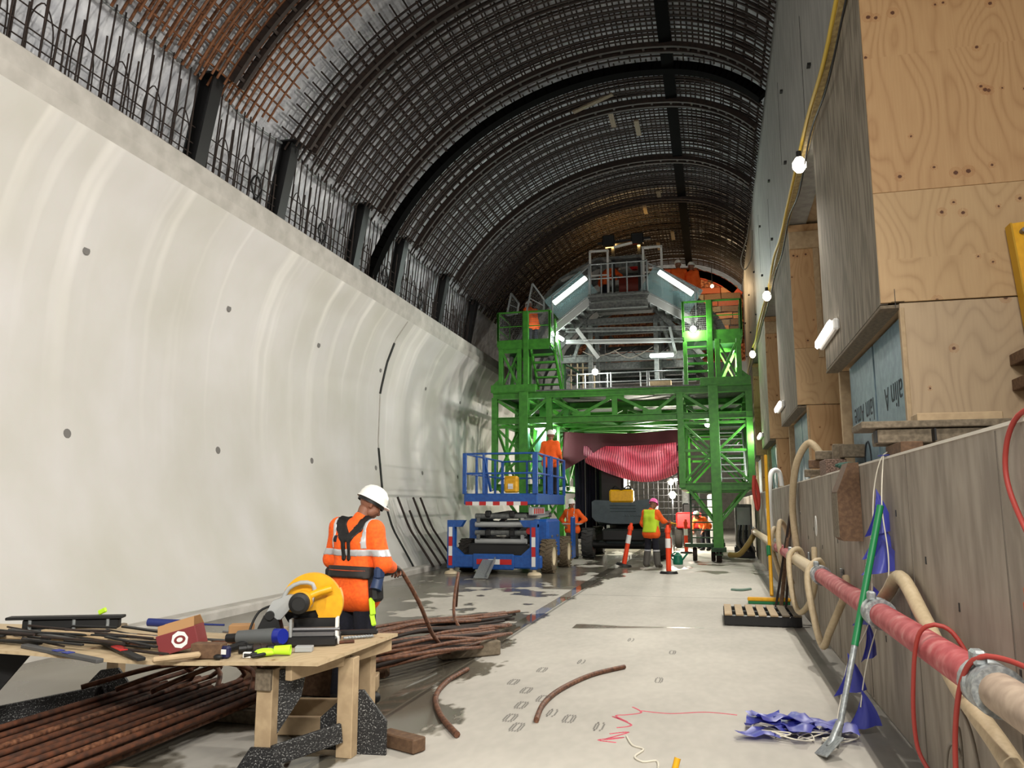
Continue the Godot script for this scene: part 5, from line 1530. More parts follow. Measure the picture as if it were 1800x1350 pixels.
func build_saw() -> void:
	var o := thing("chop_saw", "yellow and black metal chop saw standing on the right end of the table", "saw", V(-2.77, ty(-2.7), -5.12), 0.35)
	# local axes: x to the right, z toward the viewpoint
	var Y: Material = M.yellow
	obj("base", mb().box(V(0, 0.035, 0), V(0.5, 0.06, 0.3), Basis(), 0.012), M.dark, o)
	obj("base_rail", mb().box(V(0, 0.08, 0.1), V(0.46, 0.03, 0.05), Basis(), 0.006), M.steel, o)
	obj("fence", mb().box(V(0.08, 0.12, -0.02), V(0.3, 0.1, 0.03), Basis(), 0.006), M.dark, o)
	obj("vice_bar", mb().tube(pts([V(-0.05, 0.11, 0.09), V(0.26, 0.11, 0.09)]), 0.014, 8), M.steel, o)
	obj("vice_plate", mb().box(V(-0.06, 0.12, 0.09), V(0.02, 0.12, 0.08), Basis(), 0.004), M.greylight, o)
	obj("vice_plate", mb().box(V(0.24, 0.12, 0.06), V(0.02, 0.13, 0.08), Basis(), 0.004), M.white, o)
	obj("pivot_post", mb().prism(PackedVector2Array([Vector2(-0.32, 0.05), Vector2(-0.12, 0.05), Vector2(-0.15, 0.16), Vector2(-0.2, 0.2), Vector2(-0.25, 0.2)]), 0.12), M.black, o)
	obj("pivot_knob", mb().lathe([Vector2(0, -0.08), Vector2(0.03, -0.08), Vector2(0.03, 0.08), Vector2(0, 0.08)], 14, Transform3D(Basis(V(1, 0, 0), V(0, 0, 1), V(0, -1, 0)), V(-0.21, 0.2, 0))), M.dark, o)
	obj("arm", mb().prism(PackedVector2Array([Vector2(-0.26, 0.17), Vector2(-0.14, 0.17), Vector2(-0.08, 0.24), Vector2(0.06, 0.25), Vector2(0.08, 0.32), Vector2(-0.1, 0.33), Vector2(-0.2, 0.29)]), 0.1), M.greylight, o)
	# blade guard: a deep rounded disc segment
	var g := PackedVector2Array()
	for i in 33:
		var a := lerpf(deg_to_rad(-62), deg_to_rad(192), i / 32.0)
		g.append(Vector2(0.05 + 0.205 * cos(a), 0.265 + 0.205 * sin(a)))
	g.append(Vector2(-0.05, 0.2))
	g.append(Vector2(0.08, 0.22))
	obj("blade_guard", mb().prism(g, 0.075, Transform3D(Basis(), V(0, 0, -0.07))), Y, o)
	var g2 := PackedVector2Array()
	for i in 17:
		var a := lerpf(deg_to_rad(-58), deg_to_rad(28), i / 16.0)
		g2.append(Vector2(0.05 + 0.213 * cos(a), 0.265 + 0.213 * sin(a)))
	for i in 9:
		var a := lerpf(deg_to_rad(20), deg_to_rad(-62), i / 8.0)
		g2.append(Vector2(0.05 + 0.1 * cos(a), 0.265 + 0.1 * sin(a)))
	obj("lower_guard", mb().prism(g2, 0.095, Transform3D(Basis(), V(0.0, 0, -0.07))), Y, o)
	obj("blade", mb().lathe([Vector2(0, -0.004), Vector2(0.178, -0.004), Vector2(0.178, 0.004), Vector2(0, 0.004)], 40, Transform3D(Basis(V(1, 0, 0), V(0, 0, 1), V(0, -1, 0)), V(0.03, 0.25, -0.07))), M.black, o)
	var ax := Basis(V(1, 0, 0), V(0, 0, 1), V(0, -1, 0))
	obj("motor_body", mb().lathe([Vector2(0, -0.05), Vector2(0.062, -0.05), Vector2(0.07, 0.0), Vector2(0.07, 0.1), Vector2(0.064, 0.14), Vector2(0, 0.14)], 24, Transform3D(ax, V(0.0, 0.29, 0.02))), Y, o)
	obj("motor_cap", mb().lathe([Vector2(0.066, 0.13), Vector2(0.07, 0.15), Vector2(0.066, 0.19), Vector2(0.045, 0.2), Vector2(0.045, 0.195), Vector2(0, 0.195)], 24, Transform3D(ax, V(0.0, 0.29, 0.02))), M.black, o)
	obj("handle_arm", mb().tube(curve([V(0.02, 0.31, 0.04), V(0.1, 0.345, 0.03), V(0.19, 0.37, 0.02)]), 0.026, 10), Y, o)
	obj("carry_handle", mb().tube(curve([V(-0.13, 0.31, 0.02), V(-0.1, 0.37, 0.02), V(-0.02, 0.41, 0.02), V(0.06, 0.4, 0.02), V(0.075, 0.35, 0.02)]), 0.015, 8), M.greylight, o)
	obj("power_cord", mb().tube(curve([V(-0.2, 0.26, 0.02), V(-0.29, 0.22, 0.02), V(-0.34, 0.1, 0.05), V(-0.31, 0.02, 0.1), V(-0.4, 0.015, 0.15)]), 0.009, 6), M.black, o)

func flat_item(called: String, label: String, cat: String, a: Vector2, b: Vector2, w: float, h: float, m: Material, lift := 0.0, group := "") -> MeshInstance3D:
	var p := V(a.x, ty(a.x) + h * 0.5 + lift + 0.001, a.y)
	var q := V(b.x, ty(b.x) + h * 0.5 + lift + 0.001, b.y)
	var o := obj(called, mb().bar(p, q, w, h, Vector3.UP, minf(w, h) * 0.15), m)
	tag(o, label, cat, group)
	return o

func rod(label: String, a: Vector2, b: Vector2, r: float, m: Material, lift := 0.0, called := "steel_rod", cat := "rod", twist := false) -> void:
	var p := V(a.x, ty(a.x) + r + lift + 0.001, a.y)
	var q := V(b.x, ty(b.x) + r + lift + 0.001, b.y)
	var x := mb().tube(pts([p, q]), r * (0.7 if twist else 1.0), 8)
	if twist:
		var f := x.frame(p, q)
		var l := PackedVector3Array()
		for i in 61: l.append(p.lerp(q, 0.15 + 0.85 * i / 60.0) + (f.x * cos(i * 0.9) + f.y * sin(i * 0.9)) * r * 0.6)
		x.tube(l, r * 0.45, 5)
	tag(obj(called, x, m), label, cat, "rods and bits on the table")

func build_tools() -> void:
	var silver: Material = M.galv
	flat_item("spirit_level", "grey spirit level with two blue bands at the table's front edge", "level", Vector2(-4.45, -4.5), Vector2(-3.68, -4.3), 0.05, 0.025, mat(Color(0.28, 0.28, 0.28), 0.6))
	for k in 2: flat_item("level_band", "blue band sticker on the grey spirit level, " + ["left one", "right one"][k], "sticker", Vector2(-4.12 + 0.1 * k, -4.412 + 0.026 * k), Vector2(-4.06 + 0.1 * k, -4.397 + 0.026 * k), 0.053, 0.004, mat(Color(0.1, 0.17, 0.5), 0.5), 0.024)
	flat_item("pry_bar", "black flat bar with a red end, lying across the middle of the table front", "bar", Vector2(-4.05, -4.75), Vector2(-3.45, -4.38), 0.05, 0.02, M.black, 0.012)
	flat_item("red_strap", "small red strap wound on the black flat bar", "strap", Vector2(-3.85, -4.625), Vector2(-3.7, -4.535), 0.056, 0.008, M.red, 0.032)
	var rd := thing("bracket_rail", "long black bracket rail with bolts, standing at the back of the table", "rail", V(-4.6, ty(-4.6), -5.0))
	obj("web", mb(rd).bar(V(-4.92, 0.745, -4.95), V(-4.3, 0.745, -5.2), 0.06, 0.07, Vector3.UP, 0.01), M.black, rd)
	obj("flange", mb(rd).bar(V(-5.02, 0.79, -4.91), V(-4.28, 0.79, -5.21), 0.1, 0.02, Vector3.UP, 0.004), M.black, rd)
	for q: float in [0.1, 0.55, 0.9]:
		var p := V(-4.92, 0.74, -4.92).lerp(V(-4.3, 0.74, -5.17), q)
		obj("bolt", mb(rd).tube(pts([p - V(0, 0.05, 0), p + V(0, 0.04, 0.0)]), 0.013, 8), silver, rd)
	obj("tag", mb(rd).box(V(-4.42, 0.83, -5.15), V(0.07, 0.035, 0.02), Basis(Vector3.BACK, 0.4), 0.006), M.lime, rd)
	# loose rods and bars in a heap along the table
	var words := ["nearest the front edge", "crossing the heap's left end", "lying on top of the heap", "pointing at the red carton", "half under the red-strapped bar", "in the middle of the heap", "behind the spirit level", "at the heap's back", "sloping over the heap", "longest in the heap", "shortest in the heap", "beside the black rail"]
	var hues := ["dark", "pale", "rusty", "dark grey"]
	var mats := [M.dark, M.timber, M.rust, mat(Color(0.25, 0.25, 0.25), 0.5)]
	for i in 12:
		var cx := -4.9 + 0.125 * i
		var a := Vector2(cx - 0.45 + 0.1 * sin(i * 2.3), -4.62 - 0.035 * i + 0.12 * sin(i * 1.7))
		var b := Vector2(cx + 0.42 + 0.1 * cos(i * 1.3), -4.66 - 0.03 * i + 0.1 * cos(i * 2.1))
		if i % 3 == 0: flat_item("flat_bar", hues[i % 4] + " flat bar " + words[i] + " of tools", "bar", a, b, 0.035, 0.014, mats[i % 4], 0.012 + 0.009 * (i % 5), "flat bars in the heap")
		else: rod(hues[i % 4] + " thin rod " + words[i] + " of tools", a, b, 0.009, mats[i % 4], 0.012 + 0.009 * (i % 5))
	for i in 40:
		var cx := -4.95 + 0.037 * i
		var cz := -4.5 - 0.55 * fmod(i * 0.37, 1.0)
		var an := rng.randf_range(-0.35, 0.35)
		var hl := rng.randf_range(0.1, 0.3)
		if i % 2:
			flat_item("flat_strip", "short flat strip among the loose tools on the table", "strip", Vector2(cx - hl, cz + an * hl), Vector2(cx + hl, cz - an * hl), rng.randf_range(0.02, 0.045), 0.012, [M.black, M.dark, M.grey, M.timber][(i / 2) % 4], 0.02 + 0.05 * rng.randf(), "flat strips on the table")
			continue
		rod("short thin rod among the loose tools on the table", Vector2(cx - hl, cz + an * hl), Vector2(cx + hl, cz - an * hl), rng.randf_range(0.005, 0.011), [M.dark, M.black, M.rustdark, M.steel][i % 4], 0.02 + 0.05 * rng.randf(), "short_rod", "rod")
	rod("silver twist drill bit behind the red carton, pointing right", Vector2(-3.35, -5.1), Vector2(-2.95, -5.2), 0.014, M.steel, 0.015, "drill_bit", "drill bit", true)
	rod("silver twist drill bit just right of the red carton", Vector2(-3.28, -4.85), Vector2(-2.9, -4.95), 0.013, M.steel, 0.01, "drill_bit", "drill bit", true)
	rod("plain steel rod lying behind the two drill bits", Vector2(-3.5, -5.3), Vector2(-2.98, -5.1), 0.009, M.steel, 0.04)
	rod("rusty threaded bar near the table's right edge", Vector2(-2.78, -4.98), Vector2(-2.42, -5.2), 0.011, M.rust, 0.0, "threaded_bar")
	rod("silver threaded rod at the table's right end", Vector2(-2.55, -5.3), Vector2(-2.38, -5.42), 0.014, M.galv, 0.0, "threaded_bar", "rod", true)
	# cartons
	var rc := thing("red_carton", "dark red carton with an oval white label, tipped on the heap of tools", "carton", V(-3.42, ty(-3.4) + 0.09, -4.72), 0.25)
	var rb := Basis(Vector3.BACK, 0.28)
	obj("box", mb().box(Vector3.ZERO, V(0.26, 0.13, 0.16), rb, 0.004), M.chipbox, rc)
	obj("label_panel", mb().lathe([Vector2(0, 0.002), Vector2(0.055, 0.002), Vector2(0.055, 0)], 8, Transform3D(rb * Basis(V(1, 0, 0), V(0, 0, 1), V(0, -1, 0)), rb * V(0.02, 0.005, 0.0805))), M.white, rc)
	obj("label_oval", mb().lathe([Vector2(0.02, 0.003), Vector2(0.038, 0.003), Vector2(0.038, 0)], 18, Transform3D(rb * Basis(V(1, 0, 0), V(0, 0, 0.7), V(0, -0.7, 0)), rb * V(0.02, 0.005, 0.081))), M.chipbox, rc)
	for s: float in [-1.0, 1.0]: obj("flap", mb().box(rb * V(0.0, 0.09, -0.07 * s - 0.02), V(0.24, 0.07, 0.005), rb * Basis(Vector3.RIGHT, 0.5 * s)), M.card, rc)
	tag(obj("card_box", mb().box(V(-3.3, ty(-3.3) + 0.06, -5.22), V(0.16, 0.12, 0.12), Basis(Vector3.UP, 0.4), 0.004), M.card), "plain brown cardboard box behind the red carton", "box")
	tag(obj("wood_block", mb().box(V(-3.12, ty(-3.1) + 0.05, -4.58), V(0.2, 0.09, 0.09), Basis(Vector3.UP, 0.15), 0.005), M.timberbrown), "brown wooden block in front of the red carton", "block")
	tag(obj("wood_stake", mb().bar(V(-3.36, ty(-3.36) + 0.025, -4.36), V(-3.12, ty(-3.12) + 0.04, -4.5), 0.05, 0.035, Vector3.UP, 0.012), M.timber), "pale pointed wooden stake at the table's front edge", "stake")
	var tp := thing("tape_measure", "small navy tape measure with a white label beside the brown block", "tape measure", V(-3.0, ty(-3.0), -4.58))
	obj("case", mb(tp).box(V(-3.0, ty(-3.0) + 0.04, -4.58), V(0.06, 0.075, 0.045), Basis(), 0.012), mat(Color(0.08, 0.09, 0.25), 0.5), tp)
	obj("label_panel", mb(tp).box(V(-3.0, ty(-3.0) + 0.045, -4.556), V(0.035, 0.03, 0.004)), M.white, tp)
	obj("roller", mb(tp).ball(V(-3.02, ty(-3.0) + 0.018, -4.53), V(0.03, 0.018, 0.02), 12), M.black, tp)
	tag(obj("white_box", mb().box(V(-2.86, ty(-2.86) + 0.02, -4.6), V(0.05, 0.035, 0.03), Basis(Vector3.UP, 0.2), 0.004), M.white), "tiny white box left of the lime glove", "box")
	# glove
	var gl := thing("work_glove", "lime and black work glove lying palm down at the table's front corner", "glove", V(-2.72, ty(-2.7), -4.68), 0.35)
	obj("cuff", mb().lathe([Vector2(0.0, 0.0), Vector2(0.034, 0.0), Vector2(0.042, 0.1), Vector2(0.036, 0.1), Vector2(0.03, 0.02), Vector2(0, 0.02)], 16, Transform3D(Basis(V(0, 0.75, 0), V(1, 0, 0), V(0, 0, -1)), V(0.0, 0.036, 0))), M.lime, gl)
	obj("palm", mb().ball(V(-0.05, 0.025, 0), V(0.075, 0.024, 0.045), 14), M.lime, gl)
	for k in 4: obj("finger", mb().tube(curve([V(-0.1, 0.02, -0.032 + 0.021 * k), V(-0.15, 0.016, -0.04 + 0.026 * k), V(-0.185 + 0.006 * absf(k - 1.5), 0.013, -0.042 + 0.028 * k)], 0.03), 0.0115, 8), M.black, gl)
	obj("thumb", mb().tube(curve([V(-0.05, 0.02, 0.035), V(-0.09, 0.016, 0.07), V(-0.12, 0.014, 0.078)], 0.03), 0.0115, 8), M.black, gl)
	# couplers and drills between the saw and the glove
	var dr := thing("hammer_drill", "grey hammer drill with a blue end cap lying in front of the saw", "drill", V(-2.95, ty(-2.95), -4.95))
	obj("barrel", mb(dr).tube(pts([V(-3.12, 0.73, -4.9), V(-2.86, 0.745, -4.92)]), 0.045, 14, true, 0.055), mat(Color(0.33, 0.34, 0.34), 0.5), dr)
	obj("end_cap", mb(dr).tube(pts([V(-2.86, 0.745, -4.92), V(-2.79, 0.75, -4.9)]), 0.05, 16), mat(Color(0.06, 0.14, 0.55), 0.4), dr)
	obj("grip", mb(dr).bar(V(-3.05, 0.7, -4.9), V(-3.1, 0.68, -4.75), 0.05, 0.04, Vector3.UP, 0.012), M.black, dr)
	obj("chuck", mb(dr).tube(pts([V(-3.2, 0.725, -4.89), V(-3.12, 0.73, -4.9)]), 0.028, 12), M.dark, dr)
	for k in 3:
		tag(obj("bar_coupler", mb().tube(pts([V(-3.0 + 0.09 * k, ty(-2.9) + 0.03, -4.72 - 0.02 * k), V(-2.93 + 0.09 * k, ty(-2.9) + 0.032, -4.78 - 0.02 * k)]), 0.028, 12).tube(pts([V(-2.965 + 0.09 * k, ty(-2.9) + 0.031, -4.75 - 0.02 * k), V(-2.955 + 0.09 * k, ty(-2.9) + 0.031, -4.76 - 0.02 * k)]), 0.033, 12), [M.dark, M.rustdark, M.dark][k]), ["dark ribbed coupler nearest the navy tape measure", "rusty ribbed coupler between two dark ones", "dark ribbed coupler behind the lime glove"][k], "coupler", "couplers on the table")
	tag(obj("steel_plate", mb().box(V(-2.6, ty(-2.6) + 0.02, -4.84), V(0.11, 0.035, 0.07), Basis(Vector3.UP, 0.3), 0.004), M.greylight), "grey steel plate offcut right of the lime glove", "plate")
	tag(obj("sealant_tube", mb().tube(pts([V(-2.62, ty(-2.6) + 0.03, -5.1), V(-2.5, ty(-2.5) + 0.03, -5.13)]), 0.028, 12), M.white), "white cartridge lying in front of the saw's right end", "cartridge")
	var gr := thing("caulking_gun", "black caulking gun at the table's right edge beside the saw", "gun", V(-2.45, ty(-2.45), -5.4))
	obj("frame", mb(gr).bar(V(-2.62, 0.71, -5.36), V(-2.36, 0.715, -5.46), 0.045, 0.035, Vector3.UP, 0.01), M.black, gr)
	obj("rod", mb(gr).tube(pts([V(-2.72, 0.71, -5.32), V(-2.6, 0.712, -5.37)]), 0.006, 6), M.steel, gr)
	tag(obj("crumpled_rag", mb().ball(V(-3.1, ty(-3.1) + 0.035, -5.45), V(0.09, 0.04, 0.07), 10, Basis(Vector3.UP, 0.5)).ball(V(-3.03, ty(-3.1) + 0.05, -5.47), V(0.05, 0.05, 0.04), 8), mat(Color(0.72, 0.67, 0.58), 0.9)), "crumpled pale rag behind the drill bits", "rag")
	tag(obj("blue_driver", mb().tube(pts([V(-4.2, ty(-4.2) + 0.06, -5.38), V(-3.95, ty(-4) + 0.06, -5.42)]), 0.03, 10).tube(pts([V(-3.95, ty(-4) + 0.06, -5.42), V(-3.6, ty(-3.6) + 0.07, -5.46)]), 0.008, 6), mat(Color(0.1, 0.16, 0.4), 0.5)), "screwdriver with a navy handle behind the black bracket rail", "screwdriver")

func build_rebar() -> void:
	# straight bundle under the table
	for k in 2: tag(obj("bearer_timber", mb().box(V(-4.0, 0.045, -4.2 - 1.4 * k), V(1.5, 0.09, 0.1), Basis(), 0.006), M.timberold), "flat timber under the straight bar bundle, " + ["near the viewpoint", "under the bars' hooked far ends"][k], "timber")
	var where := ["lowest layer of the straight bundle", "second layer of the straight bundle", "third layer of the straight bundle", "top of the straight bundle"]
	for i in 34:
		var layer := i / 11
		var j := i % 11
		var x := -4.55 + 0.1 * j + 0.05 * layer + rng.randf_range(-0.02, 0.02)
		var y := 0.115 + 0.04 * layer
		var tail := -5.75 - rng.randf() * 0.4
		var l := [V(x, y, -2.4), V(x + 0.03, y, -4.0), V(x + 0.06 + rng.randf_range(-0.03, 0.03), y, tail)]
		if i % 4 == 1: l.append_array([V(x + 0.12, y + 0.03, tail - 0.1), V(x + 0.25, y + 0.12, tail - 0.02), V(x + 0.27, y + 0.2, tail + 0.1)])
		tag(obj("straight_bar", mb().tube(curve(l, 0.12), 0.019, 7), M.rust if i % 5 else M.rebar), "rusty ribbed bar in the " + where[mini(layer, 3)] + " under the table", "bar", "straight bars under the table, layer %s" % ["one", "two", "three", "four"][mini(layer, 3)])
	# bent offcuts over the bundle's end
	for k in 3:
		var p := V(-4.1 + 0.3 * k, 0.27, -5.6)
		tag(obj("bent_bar", mb().tube(curve([p + V(-0.5, 0.0, 0.4), p + V(-0.1, 0.1 + 0.03 * k, 0.0), p + V(0.2, 0.05, -0.25), p + V(0.28, -0.12, -0.1)], 0.06), 0.02, 7), M.rebar), ["bent bar lying over the straight bundle's far end, left", "bent bar lying over the straight bundle's far end, middle", "bent bar lying over the straight bundle's far end, right"][k], "bar", "bent bars on the bundle")
	# stacked cut bars in the dark under the table
	for i in 16:
		var x := -3.9 + 0.1 * (i % 8) + rng.randf_range(-0.02, 0.02)
		var y := 0.3 + 0.05 * (i / 8)
		tag(obj("cut_bar", mb().tube(pts([V(x, y, -6.2 - rng.randf() * 0.1), V(x - 0.1, y, -7.6)]), 0.022, 7), M.rebar), "cut rusty bar in the stack behind the table, ends toward the viewpoint", "bar", "cut bars stacked behind the table")
	for k in 2: tag(obj("stack_timber", mb().box(V(-3.55, 0.14, -6.5 - 0.8 * k), V(1.0, 0.27, 0.12), Basis(), 0.006), M.timberbrown), "thick timber under the stack of cut bars, " + ["near the table", "farther from the table"][k], "timber")
	# the fan of bent bars behind the worker
	for i in 34:
		var q := i / 33.0
		var s := V(-3.95 + 0.75 * (1.0 - q) + rng.randf_range(-0.1, 0.1), 0.1 + 0.28 * rng.randf() * (1.0 - absf(q - 0.5)), -6.5 - 0.9 * q + rng.randf_range(-0.15, 0.1))
		var e := V(lerpf(-2.42, -2.9, q) + rng.randf_range(-0.14, 0.14), 0.07 + rng.randf() * 0.1, lerpf(-8.5, -11.0, q) + rng.randf_range(-0.4, 0.2))
		var m := (s + e) * 0.5 + V(lerpf(0.28, -0.12, q), 0.05 + 0.08 * rng.randf(), 0.1)
		tag(obj("bent_hoop_bar", mb().tube(curve([s, s.lerp(m, 0.5) + V(0.09 * (1.0 - q), 0.02, 0), m, m.lerp(e, 0.55) + V(0.05, 0, 0), e], 0.12), 0.019, 7), [M.rebar, M.rebar, M.rustdark][i % 3]), "long curved bar in the fan of bars on the floor behind the worker", "bar", "curved bars in the fan")
	for q in [[[V(-3.55, 0.22, -10.9), V(-3.2, 0.75, -9.9), V(-3.05, 0.3, -9.3), V(-2.62, 0.09, -8.7)], "curved bar crossing high over the fan of bars"], [[V(-2.66, 0.05, -10.5), V(-2.55, 0.15, -9.7), V(-2.72, 0.2, -9.2), V(-2.85, 0.1, -9.0)], "short curved bar on the fan's far right"]]:
		tag(obj("crossing_bar", mb().tube(curve(q[0], 0.1), 0.02, 7), M.rebar), q[1], "bar")
	# loose bars on the dry floor
	tag(obj("loose_bar", mb().tube(curve([V(-1.35, 0.022, -6.1), V(-1.4, 0.022, -6.6), V(-1.36, 0.022, -7.15), V(-1.19, 0.022, -7.8), V(-0.93, 0.022, -8.25)], 0.1), 0.022, 8), M.rebar), "bent rusty bar lying alone in the middle of the dry floor", "bar")
	tag(obj("loose_bar", mb().tube(curve([V(-2.4, 0.024, -7.75), V(-2.42, 0.024, -7.2), V(-2.32, 0.024, -6.6), V(-2.07, 0.024, -6.02), V(-1.8, 0.024, -5.58)], 0.1), 0.023, 8), M.rebar), "bent rusty bar lying along the wet edge left of the boot prints", "bar")
	# timbers on the floor
	tag(obj("timber_offcut", mb().bar(V(-2.24, 0.05, -5.33), V(-1.93, 0.05, -5.19), 0.12, 0.09, Vector3.UP, 0.008), M.timberbrown), "short brown timber offcut beside the table's black foot plate", "timber")
	tag(obj("timber_offcut", mb().box(V(-3.0, 0.07, -6.8), V(0.14, 0.13, 0.2), Basis(Vector3.UP, 0.3), 0.008), M.timber), "stubby timber block on the wet floor under the curved bars' near end", "timber")
	tag(obj("timber_offcut", mb().bar(V(-2.86, 0.08, -8.25), V(-2.36, 0.08, -8.72), 0.16, 0.15, Vector3.UP, 0.012), M.timberold), "grey weathered timber under the curved bars' right end", "timber")
	for k in 2:
		tag(obj("bench_timber", mb().bar(V(-3.2, 0.07 + 0.06 * k, -5.3 - 0.28 * k), V(-2.5, 0.07 + 0.06 * k, -5.45 - 0.28 * k), 0.06, 0.12, Vector3.UP, 0.006), M.timber), ["pale timber on the floor between the trestle's legs, nearer one", "pale timber on the floor between the trestle's legs, farther one"][k], "timber")

func right_gear() -> void:
	# the red pipeline along the low wall, in lengths
	var px := 1.02
	var py := 0.9
	var segs := [[-1.0, -3.72, M.pipegrey, "dusty tan-grey pipe length nearest the viewpoint"], [-3.72, -5.95, M.pipered, "faded red pipe length with the two red cords over it"], [-5.95, -8.95, M.pipered, "faded red pipe length behind the green-handled scraper"], [-8.95, -11.9, M.cream, "cream pipe length beyond the faded red ones"], [-11.9, -14.8, M.pipered, "short-looking red pipe length beyond the cream one"], [-14.8, -23.0, M.cream, "farthest cream pipe length, running to the gantry"]]
	for i in segs.size():
		var q: Array = segs[i]
		var o := thing("pipe_length", q[3], "pipe", V(px, py, q[0]), 0.0, "pipeline along the low wall")
		obj("tube", mb(o).tube(pts([V(px, py, q[0]), V(px, py, q[1] + 0.03)]), 0.075, 20), q[2], o)
		obj("coupling", mb(o).lathe([Vector2(0.075, -0.1), Vector2(0.098, -0.1), Vector2(0.098, -0.03), Vector2(0.088, -0.02), Vector2(0.088, 0.02), Vector2(0.098, 0.03), Vector2(0.098, 0.1), Vector2(0.075, 0.1)], 20, Transform3D(Basis(V(1, 0, 0), V(0, 0, 1), V(0, -1, 0)), V(px, py, q[1] + 0.11))), M.galv if i < 3 else M.pipegrey, o)
		obj("clamp_lug", mb(o).box(V(px - 0.04, py + 0.11, q[1] + 0.11), V(0.05, 0.06, 0.08), Basis(), 0.01), M.galv, o)
		obj("wall_bracket", mb(o).box(V(1.14, py - 0.09, q[1] + 0.25), V(0.15, 0.025, 0.06), Basis(), 0.003).box(V(1.2, py - 0.02, q[1] + 0.25), V(0.02, 0.2, 0.08), Basis(), 0.003), M.galv, o)
	# cream hoses
	var H := [
		[[V(1.14, 0.88, -6.5), V(1.15, 1.0, -6.2), V(1.15, 1.14, -5.75), V(1.15, 0.95, -5.2), V(1.14, 0.72, -4.6), V(1.12, 0.6, -3.9), V(1.05, 0.52, -3.2), V(0.95, 0.4, -2.3)], 0.045, "thick cream hose looping over the pipe and running down toward the viewpoint"],
		[[V(1.13, 0.8, -9.3), V(1.06, 1.02, -9.25), V(0.92, 0.88, -9.1), V(0.92, 0.5, -8.75), V(0.96, 0.26, -8.5), V(1.0, 0.45, -8.2), V(1.13, 0.8, -8.05), V(1.15, 0.95, -8.1)], 0.035, "cream hose hanging in a narrow loop below the cream coupling"],
		[[V(1.14, 0.8, -11.5), V(1.06, 1.03, -11.4), V(0.92, 0.92, -11.3), V(0.92, 0.45, -11.0), V(0.98, 0.3, -10.7), V(1.1, 0.6, -10.3), V(1.14, 1.1, -10.4)], 0.035, "cream hose hanging in a loop left of the plastic pallet"],
		[[V(1.12, 0.4, -13.4), V(0.95, 0.95, -13.3), V(1.0, 1.35, -13.6), V(1.13, 1.1, -13.9), V(1.14, 0.4, -14.1)], 0.04, "tan hose arched over the pipe beside the leaning planks"],
		[[V(1.1, 0.3, -15.2), V(0.94, 0.9, -15.0), V(1.02, 1.2, -15.3), V(1.12, 0.8, -15.6), V(1.12, 0.25, -15.8)], 0.04, "tan hose arched over the pipe behind the yellow broom"],
		[[V(1.16, 0.95, -12.8), V(1.12, 1.6, -12.7), V(1.18, 2.2, -12.4), V(1.35, 2.5, -12.2), V(1.5, 2.3, -12.1)], 0.05, "thick tan hose climbing over the low wall's top beside the leaning planks"],
		[[V(1.1, 1.0, -17.2), V(1.08, 1.7, -17.2), V(1.14, 2.25, -17.3), V(1.3, 2.3, -17.4), V(1.35, 2.0, -17.4)], 0.05, "white hose climbing over the low wall's top behind the yellow pole"]]
	for q in H: tag(obj("hose", mb().tube(curve(q[0], 0.06), q[1], 10), M.white if q[2].begins_with("white") else M.cream), q[2], "hose")
	# cords
	var cords := [
		[[V(1.2, 0.72, -4.3), V(1.08, 1.0, -4.35), V(0.95, 0.99, -4.4), V(0.92, 0.7, -4.5), V(0.93, 0.42, -4.55), V(0.98, 0.3, -4.5)], "red cord over the pipe with an orange plug at its end", true],
		[[V(1.2, 0.95, -3.2), V(1.06, 1.02, -3.5), V(0.95, 0.99, -3.6), V(0.92, 0.75, -3.75), V(0.92, 0.4, -3.8), V(0.95, 0.1, -3.6)], "red cord over the pipe's tan length, nearest the viewpoint", false],
		[[V(1.3, 2.0, -3.3), V(1.2, 1.96, -3.6), V(1.18, 1.75, -3.74), V(1.19, 1.5, -3.6), V(1.195, 1.2, -3.2)], "red cord hanging over the low wall's top edge", false]]
	for q in cords:
		var o := thing("extension_cord", q[1], "cord", q[0][0])
		obj("cable", mb(o).tube(curve(q[0], 0.04), 0.011, 8), M.cord, o)
		if q[2]:
			obj("plug", mb(o).tube(pts([V(0.98, 0.31, -4.5), V(0.985, 0.24, -4.49)]), 0.019, 10), mat(Color(0.85, 0.5, 0.35), 0.4), o)
	var cc := []
	for k in 22:
		var a := k * 0.62
		cc.append(V(1.13 - 0.002 * k, 0.36 + 0.25 * cos(a) - 0.008 * k, -4.5 + 0.16 * sin(a * 0.5) + 0.13 * sin(a)))
	tag(obj("coiled_cable", mb().tube(curve(cc, 0.05), 0.009, 6), M.cable), "thin grey cable hanging in tangled loops below the pipe", "cable")
	# scraper with a green handle
	var s := thing("floor_scraper", "long-handled floor scraper, green and bare metal, leaning on the low wall", "scraper", V(0.68, 0, -5.8))
	var a := V(0.70, 0.05, -5.8)
	var e := V(1.14, 1.6, -6.2)
	obj("lower_shaft", mb(s).tube(pts([a, a.lerp(e, 0.42)]), 0.02, 10), M.galv, s)
	obj("green_grip", mb(s).tube(pts([a.lerp(e, 0.4), e]), 0.024, 10), M.poleg, s)
	obj("blade", mb(s).box(V(0.655, 0.07, -5.76), V(0.17, 0.012, 0.22), Basis(Vector3.BACK, 0.75) * Basis(Vector3.UP, 0.3), 0.003), M.galv, s)
	obj("blade_socket", mb(s).tube(pts([V(0.66, 0.06, -5.77), V(0.74, 0.2, -5.84)]), 0.026, 8), M.galv, s)
	# bunting hung from the low wall
	var bt := thing("flag_bunting", "string of blue triangular flags hanging from the low wall beside the scraper", "bunting", V(1.2, 1.97, -6.3))
